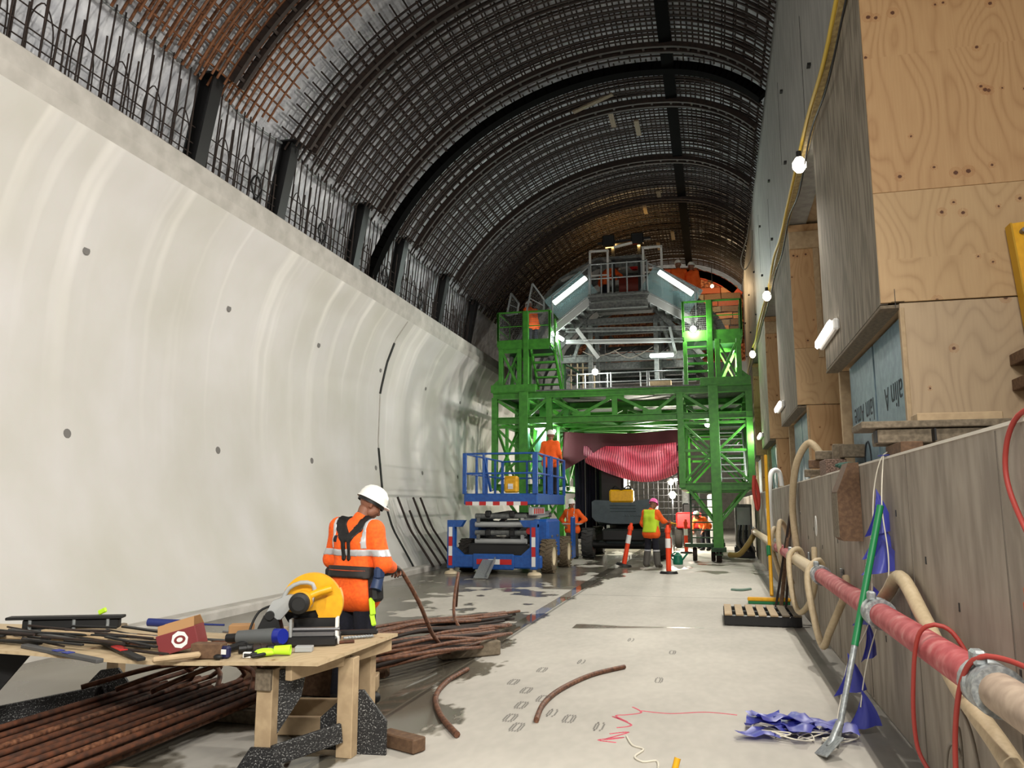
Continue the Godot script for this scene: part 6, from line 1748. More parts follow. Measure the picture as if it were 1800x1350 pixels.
	obj("cord", mb(bt).tube(curve([V(1.3, 1.97, -6.3), V(1.2, 1.965, -6.3), V(1.13, 1.7, -6.35), V(1.1, 1.2, -6.4), V(1.05, 0.75, -6.45), V(0.92, 0.45, -6.6), V(0.86, 0.22, -6.6), V(0.78, 0.03, -6.4)], 0.05), 0.005, 5), M.string, bt)
	obj("cord", mb(bt).tube(curve([V(1.2, 1.965, -6.28), V(1.15, 1.6, -6.2), V(1.16, 1.1, -6.2), V(1.0, 0.5, -6.3), V(0.94, 0.2, -6.3)], 0.05), 0.005, 5), M.string, bt)
	obj("wall_flap", mb(bt).box(V(1.24, 1.962, -6.3), V(0.1, 0.008, 0.12), Basis(Vector3.UP, 0.4)), M.flag, bt)
	var fl := [[V(1.14, 1.7, -6.33), 0.17, 0.3, 0.1], [V(1.13, 1.52, -6.34), 0.2, 0.28, -0.2], [V(1.14, 1.35, -6.26), 0.24, 0.22, 0.5], [V(1.09, 1.0, -6.4), 0.26, 0.24, 0.4], [V(1.04, 0.78, -6.48), 0.1, 0.28, 0.0], [V(0.91, 0.5, -6.55), 0.2, 0.26, -0.1], [V(0.95, 0.3, -6.3), 0.2, 0.24, 0.3]]
	for f in fl:
		var P := []
		var c: Vector3 = f[0]
		for i in 6:
			var q := i / 5.0
			var row := []
			for j in 7:
				var u := j / 6.0 - 0.5
				row.append(c + V(u * f[1] * q * 1.2 + 0.02 * sin(q * 3.0), -f[2] * q + 0.05 * u, 0.03 * sin(u * 9.0 + f[3] * 5.0) * q + f[3] * 0.1 * u))
			P.append(row)
		obj("flag", mb(bt).sheet(P), M.flag, bt)
	# the heap of fallen flags
	var hp := thing("flag_heap", "heap of fallen blue flags and white cord on the floor at the scraper's foot", "bunting", V(0.45, 0, -6.3))
	for k in 13:
		var c := V(0.22 + 0.046 * k + rng.randf_range(-0.03, 0.03), 0.02 + 0.018 * (k % 4), -6.2 + rng.randf_range(-0.16, 0.14))
		var ang := rng.randf() * TAU
		var P := []
		for i in 6:
			var row := []
			for j in 6:
				var w := 0.13 * (0.25 + 0.75 * i / 5.0)
				var p := V((j / 5.0 - 0.5) * w * 2.0, 0.022 * sin(j * 1.3 + k) * (i / 5.0) + 0.014 * cos(i * 1.9 + k), (i / 5.0 - 0.5) * 0.27)
				row.append(c + V(0, 0.022, 0) + Basis(Vector3.UP, ang) * p)
			P.append(row)
		obj("flag", mb(hp).sheet(P), M.flag, hp)
	for k in 4:
		var c := V(0.32 + 0.15 * k, 0.06, -6.15 + 0.06 * (k % 2))
		var l := []
		for i in 9: l.append(c + V(0.13 * sin(i * 1.3 + k), 0.02 * cos(i * 2.0) - 0.02, 0.1 * cos(i * 1.1 + k * 2)))
		obj("cord", mb(hp).tube(curve(l, 0.03), 0.005, 5), M.string, hp)
	tag(obj("string_scrap", mb().tube(curve([V(-0.66, 0.006, -5.9), V(-0.6, 0.006, -5.7), V(-0.52, 0.006, -5.62), V(-0.56, 0.006, -5.45), V(-0.5, 0.006, -5.36), V(-0.42, 0.006, -5.4), V(-0.4, 0.006, -5.28)], 0.03), 0.007, 5), M.string), "scrap of white string on the floor below the pink paint marks", "string")
	tag(obj("yellow_peg", mb().tube(pts([V(-0.3, 0.0, -5.25), V(-0.28, 0.07, -5.27)]), 0.02, 8), M.yellow), "small yellow peg on the floor at the bottom of the view", "peg")
	tag(obj("rag_strip", mb().tube(curve([V(0.25, 0.012, -16.2), V(0.42, 0.02, -16.1), V(0.6, 0.012, -16.4)]), 0.03, 6), mat(Color(0.45, 0.55, 0.5), 0.8)), "pale green rag lying on the floor beyond the pallet", "rag")
	# pallet
	var p := thing("plastic_pallet", "black pallet with pale timber slats on the floor against the low wall", "pallet", V(0.6, 0, -12.0))
	obj("front_rail", mb(p).box(V(0.56, 0.075, -11.52), V(1.0, 0.13, 0.08), Basis(), 0.008), mat(Color(0.1, 0.1, 0.11), 0.35), p)
	obj("rear_rail", mb(p).box(V(0.56, 0.075, -12.5), V(1.0, 0.13, 0.08), Basis(), 0.008), M.black, p)
	obj("middle_rail", mb(p).box(V(0.56, 0.075, -12.0), V(1.0, 0.13, 0.08), Basis(), 0.008), M.black, p)
	for k in 7:
		obj("slat", mb(p).box(V(0.12 + 0.148 * k, 0.152, -12.0), V(0.1, 0.022, 1.12), Basis(), 0.003), M.timberold if k > 4 else M.timber, p)
	# broom
	var br := thing("push_broom", "broom with a long yellow pole and a yellow and green head, leaning near the pallet", "broom", V(0.8, 0, -14.2))
	obj("pole", mb(br).tube(pts([V(0.86, 0.12, -14.3), V(0.97, 2.55, -16.0)]), 0.03, 10), M.yellow, br)
	obj("pole_joint", mb(br).tube(pts([V(0.87, 0.75, -14.72), V(0.875, 0.9, -14.83)]), 0.038, 10), M.poleg, br)
	obj("head", mb(br).box(V(0.8, 0.08, -14.1), V(0.68, 0.06, 0.1), Basis(), 0.015), M.yellow, br)
	obj("bristles", mb(br).box(V(0.8, 0.03, -14.1), V(0.66, 0.06, 0.07), Basis(), 0.01), M.poleg, br)
	for k in 3:
		tag(obj("leaning_plank", mb().bar(V(0.82 + 0.06 * k, 0.02, -13.0 + 0.2 * k), V(1.17, 1.9, -12.75 - 0.14 * k), 0.035 + 0.02 * (k % 2), 0.03, Vector3.BACK, 0.004), [M.rustdark, M.timberbrown, M.rustdark][k]), ["slim dark bar leaning on the low wall, left of the brown plank", "brown plank leaning on the low wall between two slim bars", "slim dark bar leaning on the low wall, right of the brown plank"][k], "plank", "things leaning beside the hoses")
	# timber wedge hung on the wall
	var wz := thing("wall_block", "chunky brown timber block with a sloped top hung on the low wall's face", "block", V(1.1, 1.6, -7.6))
	obj("body", mb(wz).prism(PackedVector2Array([Vector2(1.215, 1.97), Vector2(1.13, 1.97), Vector2(1.03, 1.72), Vector2(1.03, 1.33), Vector2(1.06, 1.3), Vector2(1.215, 1.3)]), 0.34, Transform3D(Basis(), V(0, 0, -7.6))), M.timberbrown, wz)
	obj("pale_side", mb(wz).box(V(1.026, 1.52, -7.6), V(0.006, 0.38, 0.33)), M.timberold, wz)
	# timbers stacked on the low wall
	var st := [[V(1.3, 1.99, -6.1), V(0.14, 0.08, 0.5), "rust", "dark red-brown bearer with a pale dot, lowest of the nearer stack"], [V(1.62, 2.09, -6.2), V(0.95, 0.1, 0.12), "old", "grey square timber on the nearer stack, its dark end facing left"], [V(1.62, 2.09, -6.45), V(0.9, 0.1, 0.12), "old", "grey square timber behind another on the nearer stack"], [V(1.56, 2.17, -6.32), V(1.05, 0.05, 0.42), "old", "broad grey plank across the nearer stack"], [V(1.7, 2.225, -6.3), V(0.55, 0.06, 0.2), "ply", "short board with squiggly marks on top of the nearer stack"]]
	for q in st:
		var m: Material = {"rust": M.timberbrown, "old": M.timberold, "ply": M.timber}[q[2]]
		tag(obj("stacked_timber", mb().box(q[0], q[1], Basis(), 0.006), m), q[3], "timber", "nearer timber stack on the low wall")
	for k in 2:
		tag(obj("hollow_end", mb().box(V([1.14, 1.5][k], 2.09, [-6.2, -6.1][k]), V(0.012, 0.085, 0.09)), M.black), ["black steel cap on the left end of the nearer stack's front timber", "black steel cap in the middle of the nearer stack"][k], "cap")
	var s2 := [[V(1.35, 2.0, -10.6), V(0.5, 0.09, 0.1), "old", "lowest timber of the farther stack"], [V(1.32, 2.1, -10.3), V(0.4, 0.1, 0.12), "brown", "brown timber in the farther stack"], [V(1.32, 2.03, -9.75), V(0.22, 0.17, 0.5), "rough", "rough mottled block of the farther stack"], [V(1.38, 2.2, -9.7), V(0.12, 0.17, 0.3), "old", "grey offcut upright on the rough block"], [V(1.5, 2.2, -9.5), V(0.25, 0.14, 0.16), "old", "grey offcut at the right of the farther stack"], [V(1.34, 2.2, -10.2), V(0.3, 0.1, 0.1), "old", "grey offcut at the left of the farther stack"]]
	for q in s2:
		var m: Material = {"brown": M.timberbrown, "old": M.timberold, "rough": nmat([Color(0.35, 0.28, 0.24), Color(0.6, 0.5, 0.45)], V(4, 4, 4), 0.9, 91, true)}[q[2]]
		tag(obj("stacked_timber", mb().box(q[0], q[1], Basis(Vector3.UP, rng.randf_range(-0.12, 0.12)), 0.006), m), q[3], "timber", "farther timber stack on the low wall")
	tag(obj("green_cloth", mb().ball(V(1.3, 2.0, -8.6), V(0.12, 0.035, 0.09), 10).ball(V(1.24, 1.985, -8.45), V(0.05, 0.025, 0.05), 8), mat(Color(0.15, 0.3, 0.25), 0.9)), "dark green rag on the low wall's top behind the brown block", "rag")
	# yellow post and two timbers at the right edge
	var yp := thing("yellow_prop", "yellow steel channel post standing before the big plywood end at the right edge", "post", V(2.4, 2.3, -6.9))
	obj("web", mb(yp).bar(V(2.36, 3.82, -6.9), V(2.5, 2.0, -6.9), 0.012, 0.12, Vector3.BACK), mat(Color(0.72, 0.55, 0.05), 0.5), yp)
	obj("flange", mb(yp).bar(V(2.42, 3.82, -6.85), V(2.56, 2.0, -6.85), 0.13, 0.012, Vector3.BACK), M.yellow, yp)
	obj("head_bolt", mb(yp).tube(pts([V(2.43, 3.74, -6.84), V(2.43, 3.74, -6.78)]), 0.02, 8), M.steel, yp)
	for k in 2:
		tag(obj("jutting_timber", mb().box(V(2.4, [2.74, 2.54][k], -6.85), V(0.18, 0.09, 0.3), Basis(), 0.005), M.timberbrown), ["upper dark timber jutting at the right edge before the plywood", "lower dark timber jutting at the right edge before the plywood"][k], "timber", "timbers jutting at the right edge")
	tag(obj("hanging_loop", mb().tube(curve([V(1.33, 10.1, -23.5), V(1.2, 9.4, -23.4), V(1.0, 8.7, -23.4), V(1.1, 8.4, -23.4), V(1.3, 8.8, -23.4), V(1.36, 9.6, -23.5)]), 0.015, 6), M.cable), "grey cable loop hanging from the grey upper wall above the gantry", "cable")

# ================================================================ PEOPLE
class Field:
	var o := Vector3.ZERO
	var c := 0.02
	var nx := 0
	var ny := 0
	var nz := 0
	var f := PackedFloat32Array()
	func _init(bones: Array, cell: float, k: float) -> void:
		c = cell
		var lo := Vector3(1e9, 1e9, 1e9)
		var hi := -lo
		for b in bones:
			for e in [[b[0], b[2]], [b[1], b[3]]]:
				var r: float = e[1]
				lo = lo.min(e[0] - Vector3(r, r, r)); hi = hi.max(e[0] + Vector3(r, r, r))
		var m := Vector3.ONE * (cell * 3.0 + 0.03)
		o = lo - m
		var s := (hi - lo + m * 2.0) / cell
		nx = int(s.x) + 2; ny = int(s.y) + 2; nz = int(s.z) + 2
		f.resize(nx * ny * nz)
		f.fill(0.5)
		for b in bones:
			var a: Vector3 = b[0]
			var e: Vector3 = b[1]
			var ra: float = b[2]
			var rb: float = b[3]
			var rm := maxf(ra, rb) + k + cell * 2.0 + 0.03
			var l := ((a.min(e) - Vector3.ONE * rm - o) / cell).floor()
			var h := ((a.max(e) + Vector3.ONE * rm - o) / cell).ceil()
			var x0 := maxi(0, int(l.x)); var x1 := mini(nx - 1, int(h.x))
			var y0 := maxi(0, int(l.y)); var y1 := mini(ny - 1, int(h.y))
			var z0 := maxi(0, int(l.z)); var z1 := mini(nz - 1, int(h.z))
			var ba := e - a
			var bb := maxf(ba.length_squared(), 1e-9)
			for z in range(z0, z1 + 1):
				var pz := o.z + z * cell
				for y in range(y0, y1 + 1):
					var py := o.y + y * cell
					var i := (z * ny + y) * nx + x0
					for x in range(x0, x1 + 1):
						var p := Vector3(o.x + x * cell, py, pz) - a
						var t := clampf(p.dot(ba) / bb, 0.0, 1.0)
						var d := (p - ba * t).length() - lerpf(ra, rb, t)
						var g := f[i]
						var q := k - absf(d - g)
						if q > 0.0: d = minf(d, g) - q * q * 0.25 / k
						if d < g: f[i] = d
						i += 1
	# surface nets of the field grown by off and cut by a mask
	func nets(out: MB, xf: Transform3D, off := 0.0, mask = null) -> void:
		var n := f.size()
		var g := PackedFloat32Array()
		if mask != null:
			g.resize(n); g.fill(0.5)
			var i := 0
			for z in nz:
				for y in ny:
					for x in nx:
						var v := f[i] - off
						if absf(v) < c * 3.0 or v < 0.0: g[i] = maxf(v, mask.call(o + Vector3(x, y, z) * c))
						i += 1
		elif off != 0.0:
			g = f.duplicate()
			for i in n: g[i] -= off
		else: g = f
		var vid := PackedInt32Array()
		vid.resize(n); vid.fill(-1)
		var vs := PackedVector3Array()
		var sx := 1
		var sy := nx
		var sz := nx * ny
		for z in nz - 1:
			for y in ny - 1:
				var i := (z * ny + y) * nx - 1
				for x in nx - 1:
					i += 1
					if absf(g[i]) > c * 2.5: continue
					var sgn := 0
					var acc := Vector3.ZERO
					var cnt := 0
					var v8 := [g[i], g[i + sx], g[i + sy], g[i + sx + sy], g[i + sz], g[i + sx + sz], g[i + sy + sz], g[i + sx + sy + sz]]
					for q in 8:
						if v8[q] < 0.0: sgn |= 1 << q
					if sgn == 0 or sgn == 255: continue
					for q in 8:
						for ax in 3:
							var bit := 1 << ax
							if q & bit: continue
							var r := q | bit
							var fa: float = v8[q]
							var fb: float = v8[r]
							if (fa < 0.0) == (fb < 0.0): continue
							var t := fa / (fa - fb)
							var p := Vector3(q & 1, (q >> 1) & 1, (q >> 2) & 1)
							p[ax] = t
							acc += p; cnt += 1
					vid[i] = vs.size()
					vs.append(o + (Vector3(x, y, z) + acc / cnt) * c)
		var ns := PackedVector3Array()
		ns.resize(vs.size())
		var quads := PackedInt32Array()
		for z in range(1, nz - 1):
			for y in range(1, ny - 1):
				var i := (z * ny + y) * nx
				for x in range(1, nx - 1):
					i += 1
					if vid[i] < 0: continue
					var a0 := g[i] < 0.0
					for ax in 3:
						var st: int = [sx, sy, sz][ax]
						if a0 == (g[i + st] < 0.0): continue
						var u: int = [sy, sz, sx][ax]
						var w: int = [sz, sx, sy][ax]
						var qa := vid[i]; var qb := vid[i - u]; var qc := vid[i - u - w]; var qd := vid[i - w]
						if qa < 0 or qb < 0 or qc < 0 or qd < 0: continue
						var nn := (vs[qb] - vs[qa]).cross(vs[qc] - vs[qa])
						var dirv := Vector3.ZERO
						dirv[ax] = 1.0 if a0 else -1.0
						if nn.dot(dirv) < 0.0: nn = -nn
						for q in [qa, qb, qc, qd]: ns[q] += nn
						quads.append_array([qa, qb, qc, qd])
		for i in range(0, quads.size(), 4):
			var p := []
			var m := []
			for q in 4:
				p.append(xf * vs[quads[i + q]])
				m.append((xf.basis * ns[quads[i + q]]).normalized())
			out.t3(p[0], p[1], p[2], m[0], m[1], m[2])
			out.t3(p[0], p[2], p[3], m[0], m[2], m[3])

var head_mb: MB
var hand_mb: MB

func add_mb(to: MB, src: MB, xf: Transform3D) -> void:
	var flip := xf.basis.determinant() < 0.0
	for i in range(0, src.v.size(), 3):
		for j in ([0, 2, 1] if flip else [0, 1, 2]):
			to.v.append(xf * src.v[i + j])
			to.n.append((xf.basis * src.n[i + j]).normalized())

func make_templates() -> void:
	# head about its middle, looking along -z
	var h := [
		[V(0, 0.035, 0.025), V(0, 0.04, -0.02), 0.078, 0.074], [V(0, 0.0, 0.0), V(0, -0.02, -0.03), 0.07, 0.06],
		[V(-0.03, -0.05, -0.03), V(0.03, -0.05, -0.03), 0.045, 0.045], [V(0, -0.085, -0.06), V(0, -0.09, -0.072), 0.03, 0.024],
		[V(0, 0.01, -0.088), V(0, -0.025, -0.108), 0.009, 0.014], [V(-0.012, -0.03, -0.1), V(0.012, -0.03, -0.1), 0.009, 0.009],
		[V(-0.034, 0.022, -0.078), V(0.034, 0.022, -0.078), 0.013, 0.013], [V(-0.018, -0.058, -0.088), V(0.018, -0.058, -0.088), 0.008, 0.008],
		[V(0.078, -0.02, 0.008), V(0.084, 0.02, 0.018), 0.012, 0.016], [V(-0.078, -0.02, 0.008), V(-0.084, 0.02, 0.018), 0.012, 0.016],
		[V(0.042, -0.02, -0.06), V(0.045, -0.02, -0.05), 0.028, 0.03], [V(-0.042, -0.02, -0.06), V(-0.045, -0.02, -0.05), 0.028, 0.03]]
	head_mb = MB.new()
	Field.new(h, 0.006, 0.018).nets(head_mb, Transform3D())
	# right hand: wrist at the origin, fingers along -z and curled downward, thumb to -x
	var g := [[V(-0.028, 0, -0.02), V(-0.032, 0, -0.085), 0.014, 0.013], [V(0, 0.002, -0.01), V(0, 0.002, -0.09), 0.017, 0.014], [V(0.026, 0, -0.02), V(0.03, -0.002, -0.082), 0.014, 0.012], [V(0, 0, 0.03), V(0, 0, -0.02), 0.026, 0.02]]
	var lens := [0.9, 1.0, 0.94, 0.76]
	for k in 4:
		var x := -0.033 + 0.0215 * k
		var l: float = lens[k]
		var a := V(x, 0.0, -0.088)
		var b := a + V((k - 1.5) * 0.003, -0.014, -0.036) * l
		var c := b + V(0, -0.03, -0.012) * l
		var d := c + V(0, -0.016, 0.016) * l
		g.append_array([[a, b, 0.0098, 0.0092], [b, c, 0.0092, 0.0086], [c, d, 0.0086, 0.0076]])
	g.append_array([[V(-0.026, -0.004, -0.02), V(-0.052, -0.02, -0.055), 0.014, 0.011], [V(-0.052, -0.02, -0.055), V(-0.045, -0.042, -0.082), 0.011, 0.009]])
	hand_mb = MB.new()
	Field.new(g, 0.0038, 0.006).nets(hand_mb, Transform3D())

func person(label: String, at: Vector3, turn: float, J: Dictionary, opt: Dictionary) -> Node3D:
	var o := thing("person", label, "person", at, turn)
	var D := {"hipL": V(-0.1, 0.92, 0), "hipR": V(0.1, 0.92, 0), "kneeL": V(-0.11, 0.5, -0.02), "kneeR": V(0.11, 0.5, -0.02), "ankL": V(-0.12, 0.09, 0.02), "ankR": V(0.12, 0.09, 0.02),
		"waist": V(0, 1.06, 0.01), "chest": V(0, 1.3, 0.0), "neck": V(0, 1.48, -0.01), "head": V(0, 1.645, -0.04), "shL": V(-0.185, 1.42, 0), "shR": V(0.185, 1.42, 0),
		"elL": V(-0.26, 1.14, 0.02), "elR": V(0.26, 1.14, 0.02), "wrL": V(-0.25, 0.9, -0.08), "wrR": V(0.25, 0.9, -0.08), "nod": 0.15, "look": 0.0}
	D.merge(J, true)
	var cell: float = opt.get("cell", 0.025)
	var skin: Material = opt.get("skin", M.skin)
	# the body itself, one surface from head to ankle
	var hb := Basis(Vector3.UP, D.look) * Basis(Vector3.RIGHT, -D.nod)
	var nb: Vector3 = D.head + hb * V(0, -0.05, 0.02)
	var bones := [[D.neck - V(0, 0.03, 0), nb, 0.058, 0.052], [D.waist, D.chest, 0.09, 0.1], [D.chest, D.neck, 0.09, 0.05], [D.hipL, D.hipR, 0.085, 0.085], [(D.hipL + D.hipR) * 0.5, D.waist, 0.09, 0.09]]
	for s in ["L", "R"]:
		bones.append_array([[D["hip" + s], D["knee" + s], 0.07, 0.05], [D["knee" + s], D["ank" + s], 0.05, 0.034], [D.neck - V(0, 0.06, 0), D["sh" + s], 0.05, 0.05], [D["sh" + s], D["el" + s], 0.048, 0.038], [D["el" + s], D["wr" + s], 0.037, 0.026]])
	var b := MB.new()
	Field.new(bones, cell, 0.04).nets(b, Transform3D())
	add_mb(b, head_mb, Transform3D(hb, D.head))
	var gl := MB.new()
	for s in ["L", "R"]:
		var el: Vector3 = D["el" + s]
		var wr: Vector3 = D["wr" + s]
		var z := (el - wr).normalized()
		var y := Vector3.UP - z * z.y
		if y.length() < 0.3: y = Vector3.FORWARD - z * z.dot(Vector3.FORWARD)
		y = y.normalized()
		var x := y.cross(z)
		var hx := Transform3D(Basis(x if s == "R" else -x, y, z), wr)
		add_mb(b, hand_mb, hx)
		if opt.has("glove"): add_mb(gl, hand_mb, Transform3D(hx.basis * 1.09, hx.origin))
	obj("body", b, skin, o)
	if opt.has("glove"): obj("gloves", gl, opt.glove, o)
	# shirt
	var sb := []
	for s: float in [-1.0, 1.0]:
		var off := V(0.078 * s, 0, 0)
		sb.append_array([[(D.hipL + D.hipR) * 0.5 + off * 1.5 + V(0, -0.045, 0.012), D.waist + off, 0.142, 0.112], [D.waist + off, D.chest + off, 0.108, 0.122], [D.chest + off, D.neck + off * 1.1 - V(0, 0.06, 0), 0.12, 0.07]])
	sb.append([(D.hipL + D.hipR) * 0.5 + V(0, -0.045, 0.02), D.waist, 0.14, 0.115])
	sb.append([D.neck - V(0, 0.04, 0), D.neck + V(0, 0.02, -0.004), 0.085, 0.066])
	for s in ["L", "R"]:
		sb.append_array([[D.neck - V(0, 0.07, 0), D["sh" + s], 0.07, 0.075], [D["sh" + s], D["el" + s], 0.078, 0.066], [D["el" + s], D["el" + s].lerp(D["wr" + s], opt.get("sleeve", 0.85)), 0.066, 0.05]])
	var sf := Field.new(sb, cell, 0.05)
	var q := MB.new()
	sf.nets(q, Transform3D())
	obj("shirt", q, opt.get("shirt", M.hivis), o)
	for e in opt.get("on_shirt", []):
		q = MB.new()
		sf.nets(q, Transform3D(), e[1], e[3])
		if q.v.size(): obj(e[0], q, e[2], o)
	# trousers
	var tb := [[D.hipL + V(0.01, -0.04, 0), D.hipR + V(-0.01, -0.04, 0), 0.1, 0.1], [(D.hipL + D.hipR) * 0.5, D.waist - V(0, 0.04, 0), 0.115, 0.1]]
	for s in ["L", "R"]: tb.append_array([[D["hip" + s], D["knee" + s], 0.1, 0.083], [D["knee" + s], D["ank" + s], 0.083, 0.074]])
	var tf := Field.new(tb, cell, 0.04)
	q = MB.new()
	tf.nets(q, Transform3D())
	obj("trousers", q, opt.get("trousers", M.navy), o)
	for e in opt.get("on_trousers", []):
		q = MB.new()
		tf.nets(q, Transform3D(), e[1], e[3])
		if q.v.size(): obj(e[0], q, e[2], o)
	# boots
	for s in ["L", "R"]:
		var a: Vector3 = D["ank" + s]
		var fw := (V(0, 0, -1) + V(0.12 if s == "R" else -0.12, 0, 0)).normalized()
		q = MB.new()
		Field.new([[a + V(0, 0.05, 0), a - V(0, 0.03, 0), 0.062, 0.058], [a + V(0, -0.035, 0) - fw * 0.03, a + V(0, -0.045, 0) + fw * 0.15, 0.052, 0.045]], minf(cell, 0.018), 0.03).nets(q, Transform3D())
		obj("boot", q, opt.get("boots", M.black), o)
	# helmet
	var hx := Transform3D(hb * Basis(Vector3.RIGHT, 0.05), D.head + hb * V(0, 0.035, 0.0))
	hx.basis = hx.basis.scaled_local(V(0.93, 1, 1.08))
	q = MB.new()
	q.lathe([Vector2(0.132, -0.004), Vector2(0.13, 0.004), Vector2(0.122, 0.012), Vector2(0.12, 0.05), Vector2(0.105, 0.09), Vector2(0.075, 0.122), Vector2(0.035, 0.138), Vector2(0.0, 0.141)], 24, hx, true)
	q.lathe([Vector2(0.116, 0.006), Vector2(0.132, -0.004)], 24, hx)
	q.ball(hx * V(0, 0.004, -0.1), V(0.082, 0.012, 0.07), 12, hx.basis.orthonormalized())
	var hm := obj("helmet", q, opt.get("hat", M.helmet), o)
	if opt.get("fine", false):
		q = MB.new()
		q.lathe([Vector2(0.112, -0.03), Vector2(0.114, 0.0)], 24, hx)
		obj("head_band", q, M.black, hm)
		q = MB.new()
		for s: float in [-1.0, 1.0]: q.ball(D.head + hb * V(0.032 * s, 0.002, -0.083), V(0.011, 0.008, 0.006), 10)
		obj("eyes", q, M.white, o)
	return o

func slab(y0: float, y1: float) -> Callable:
	return func(p: Vector3) -> float: return maxf(y0 - p.y, p.y - y1)

func strap(x0: float, x1: float) -> Callable:
	# two upright tapes over the shoulders
	return func(p: Vector3) -> float: return maxf(maxf(x0 - absf(p.x), absf(p.x) - x1), 1.12 - p.y)

func vest_mask() -> Callable:
	return func(p: Vector3) -> float: return maxf(maxf(0.9 - p.y, p.y - 1.5), maxf(absf(p.x) - (0.2 if p.y < 1.25 else 0.165), 0.06 - Vector2(p.x, p.z + 0.02).length() if p.y > 1.45 else -1.0))

func seg_d(p: Vector2, a: Vector2, b: Vector2) -> float:
	var t := clampf((p - a).dot(b - a) / (b - a).length_squared(), 0.0, 1.0)
	return p.distance_to(a.lerp(b, t))

func build_people() -> void:
	make_templates()
	var harness := func(p: Vector3) -> float:
		if p.z < 0.0 and p.y < 1.38: return 0.1
		var q := Vector2(absf(p.x), p.y)
		var d := seg_d(q, Vector2(0.125, 1.52), Vector2(0.1, 1.42)) - 0.045
		d = minf(d, seg_d(q, Vector2(0.1, 1.43), Vector2(0.03, 1.34)) - 0.042)
		d = minf(d, seg_d(q, Vector2(0.035, 1.36), Vector2(0.028, 1.17)) - 0.02)
		return d
	var patch := func(p: Vector3) -> float: return maxf(maxf(absf(p.x + 0.13) - 0.03, absf(p.y - 1.33) - 0.028), -p.z)
	var w := person("person in orange shirt, white helmet and black harness, holding a bar beside the table", V(-2.93, 0.0, -6.28), -0.3,
		{"head": V(0.05, 1.605, -0.1), "neck": V(0.01, 1.47, -0.03), "nod": 0.55, "look": -0.55, "elR": V(0.3, 1.13, 0.0), "wrR": V(0.2, 1.08, -0.24), "elL": V(-0.27, 1.15, 0.0), "wrL": V(-0.08, 1.1, -0.25), "shR": V(0.195, 1.4, 0), "shL": V(-0.195, 1.42, 0)},
		{"cell": 0.0125, "fine": true, "glove": M.black, "on_shirt": [
			["chest_band", 0.005, M.band, slab(1.19, 1.25)], ["shoulder_band", 0.005, M.band, func(p: Vector3) -> float: return maxf(maxf(0.145 - absf(p.x), absf(p.x) - 0.185), 1.25 - p.y)],
			["harness", 0.012, M.black, harness], ["back_patch", 0.006, M.navy, patch],
			["tool_belt", 0.03, mat(Color(0.13, 0.11, 0.1), 0.7), func(p: Vector3) -> float: return maxf(maxf(1.0 + 0.12 * absf(p.z) - p.y, p.y - 1.1 - 0.1 * maxf(p.z, 0.0)), absf(p.x) - 0.225)],
			["belt_trim", 0.036, mat(Color(0.75, 0.3, 0.15), 0.6), func(p: Vector3) -> float: return maxf(absf(p.y - 1.062 - 0.1 * maxf(p.z, 0.0)) - 0.006, absf(p.x) - 0.22)]]})
	# pouches on the belt, kept with the belt's wearer
	var belt := w.get_node("tool_belt")
	obj("pouch", MB.new().box(V(0.25, 0.93, 0.03), V(0.09, 0.2, 0.13), Basis(Vector3.BACK, 0.08), 0.025), M.black, belt)
	obj("pouch", MB.new().box(V(-0.22, 1.03, 0.06), V(0.07, 0.12, 0.1), Basis(), 0.02), M.black, belt)
	obj("cordless_tool", MB.new().tube(pts([V(0.28, 1.06, 0.02), V(0.29, 0.93, 0.08)]), 0.042, 12, true, 0.05).box(V(0.3, 1.06, 0.05), V(0.07, 0.1, 0.09), Basis(), 0.02), mat(Color(0.12, 0.2, 0.34), 0.5), belt)
	obj("hanging_glove", MB.new().box(V(0.27, 0.8, 0.09), V(0.03, 0.14, 0.06), Basis(Vector3.BACK, 0.15), 0.012).box(V(0.28, 0.7, 0.09), V(0.025, 0.1, 0.05), Basis(Vector3.BACK, 0.3), 0.01), M.lime, belt)
	tag(obj("held_bar", mb().tube(curve([V(-2.74, 1.08, -6.58), V(-2.66, 1.04, -6.62), V(-2.62, 0.75, -6.95), V(-2.68, 0.35, -7.55), V(-2.76, 0.06, -8.3)], 0.06), 0.019, 8), M.rebar), "curved rusty bar held up by the person beside the table", "bar")
	# on the lift
	var bands := [["waist_band", 0.008, M.band, slab(1.02, 1.08)], ["shoulder_band", 0.008, M.band, strap(0.08, 0.13)]]
	person("person in orange with a white helmet standing on the blue lift's platform", V(-4.42, 1.9, -21.95), -0.1, {"wrL": V(-0.2, 1.0, -0.28), "wrR": V(0.22, 1.0, -0.28), "nod": 0.1}, {"cell": 0.03})
	person("person in a pink helmet and lime vest, standing by the bollards", V(-1.66, 0.0, -21.7), -0.45,
		{"elR": V(0.3, 1.2, -0.12), "wrR": V(0.42, 1.15, -0.34), "nod": 0.5, "head": V(0.03, 1.63, -0.08), "kneeL": V(-0.13, 0.5, -0.02), "ankL": V(-0.17, 0.09, 0.02), "ankR": V(0.16, 0.09, 0.0)},
		{"cell": 0.024, "hat": M.pinkhat, "sleeve": 0.3, "glove": M.yellow, "on_shirt": [["vest", 0.02, M.vest, vest_mask()]], "on_trousers": [["gumboot_shaft", 0.012, mat(Color(0.33, 0.32, 0.3), 0.7), slab(0.05, 0.4)], ["shin_band", 0.014, M.band, slab(0.4, 0.46)]], "boots": mat(Color(0.3, 0.28, 0.25), 0.8)})
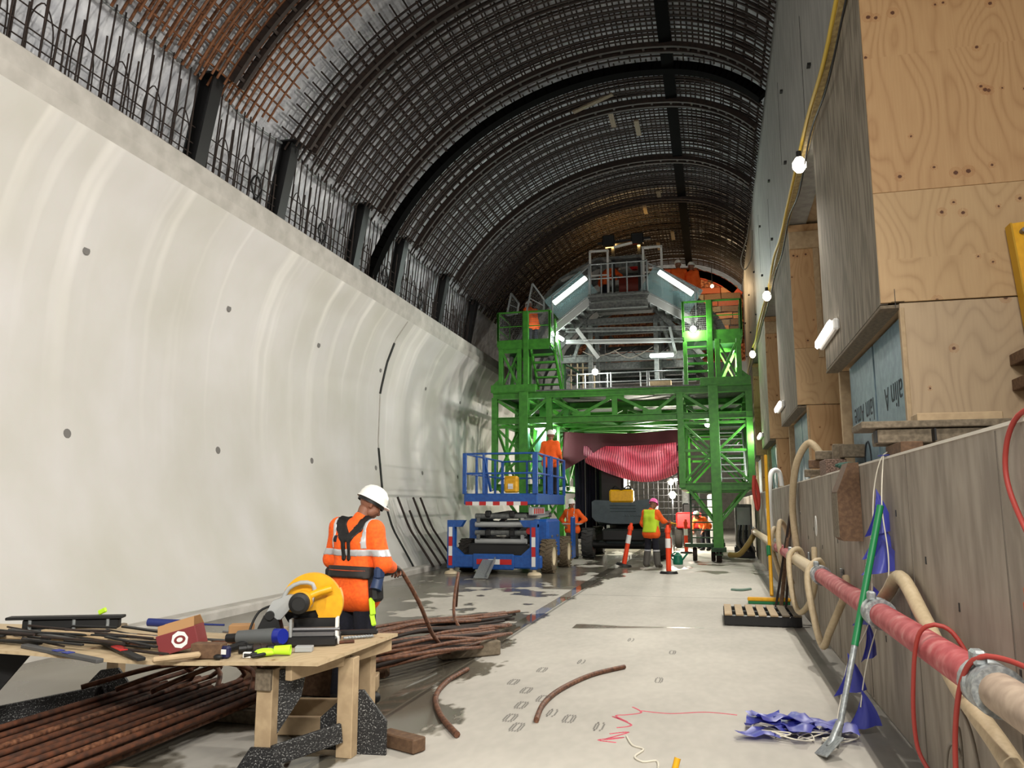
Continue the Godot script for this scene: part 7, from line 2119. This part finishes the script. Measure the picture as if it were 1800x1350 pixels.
	person("person in orange with a pale helmet standing left of the digger, arms on hips", V(-4.28, 0.0, -24.55), 2.9, {"elL": V(-0.4, 1.18, 0.08), "wrL": V(-0.2, 1.02, -0.1), "elR": V(0.4, 1.18, 0.08), "wrR": V(0.2, 1.02, -0.1)}, {"cell": 0.03, "on_shirt": bands, "trousers": mat(Color(0.25, 0.23, 0.2), 0.9)})
	person("person in orange crouching forward on the gantry's upper left platform", V(-5.55, 6.53, -24.75), 0.7, {"neck": V(0, 1.45, -0.15), "chest": V(0, 1.28, -0.08), "head": V(0, 1.58, -0.25), "shL": V(-0.18, 1.4, -0.12), "shR": V(0.18, 1.4, -0.12), "wrR": V(0.25, 1.35, -0.55), "elR": V(0.28, 1.25, -0.3), "nod": 0.4}, {"cell": 0.03})
	person("left one of two people in orange at the gantry's upper right walkway", V(-0.86, 7.62, -25.3), 0.3, {"wrR": V(0.2, 1.5, -0.35), "elR": V(0.3, 1.25, -0.2)}, {"cell": 0.03})
	person("right one of two people in orange at the gantry's upper right walkway", V(-0.48, 7.55, -25.4), -0.4, {"wrL": V(-0.2, 1.4, -0.35), "elL": V(-0.3, 1.2, -0.2)}, {"cell": 0.03})
	person("person in orange leaning over behind the white gate on the gantry's top deck", V(-3.35, 8.14, -25.9), -1.0, {"neck": V(0, 1.35, -0.3), "chest": V(0, 1.22, -0.14), "head": V(0, 1.42, -0.45), "shL": V(-0.18, 1.33, -0.24), "shR": V(0.18, 1.33, -0.24), "wrR": V(0.2, 1.1, -0.6), "elR": V(0.28, 1.15, -0.35), "wrL": V(-0.2, 1.1, -0.6), "elL": V(-0.28, 1.15, -0.35), "nod": 0.5}, {"cell": 0.03})
	person("distant person in orange stooping beyond the ladder of the gantry's right leg", V(-0.38, 0.0, -30.2), 2.6, {"neck": V(0, 1.15, -0.4), "chest": V(0, 1.08, -0.22), "waist": V(0, 0.95, -0.04), "head": V(0, 1.24, -0.54), "shL": V(-0.18, 1.12, -0.34), "shR": V(0.18, 1.12, -0.34), "wrR": V(0.2, 0.7, -0.5), "elR": V(0.26, 0.88, -0.4), "wrL": V(-0.2, 0.7, -0.5), "elL": V(-0.26, 0.88, -0.4)}, {"cell": 0.03})
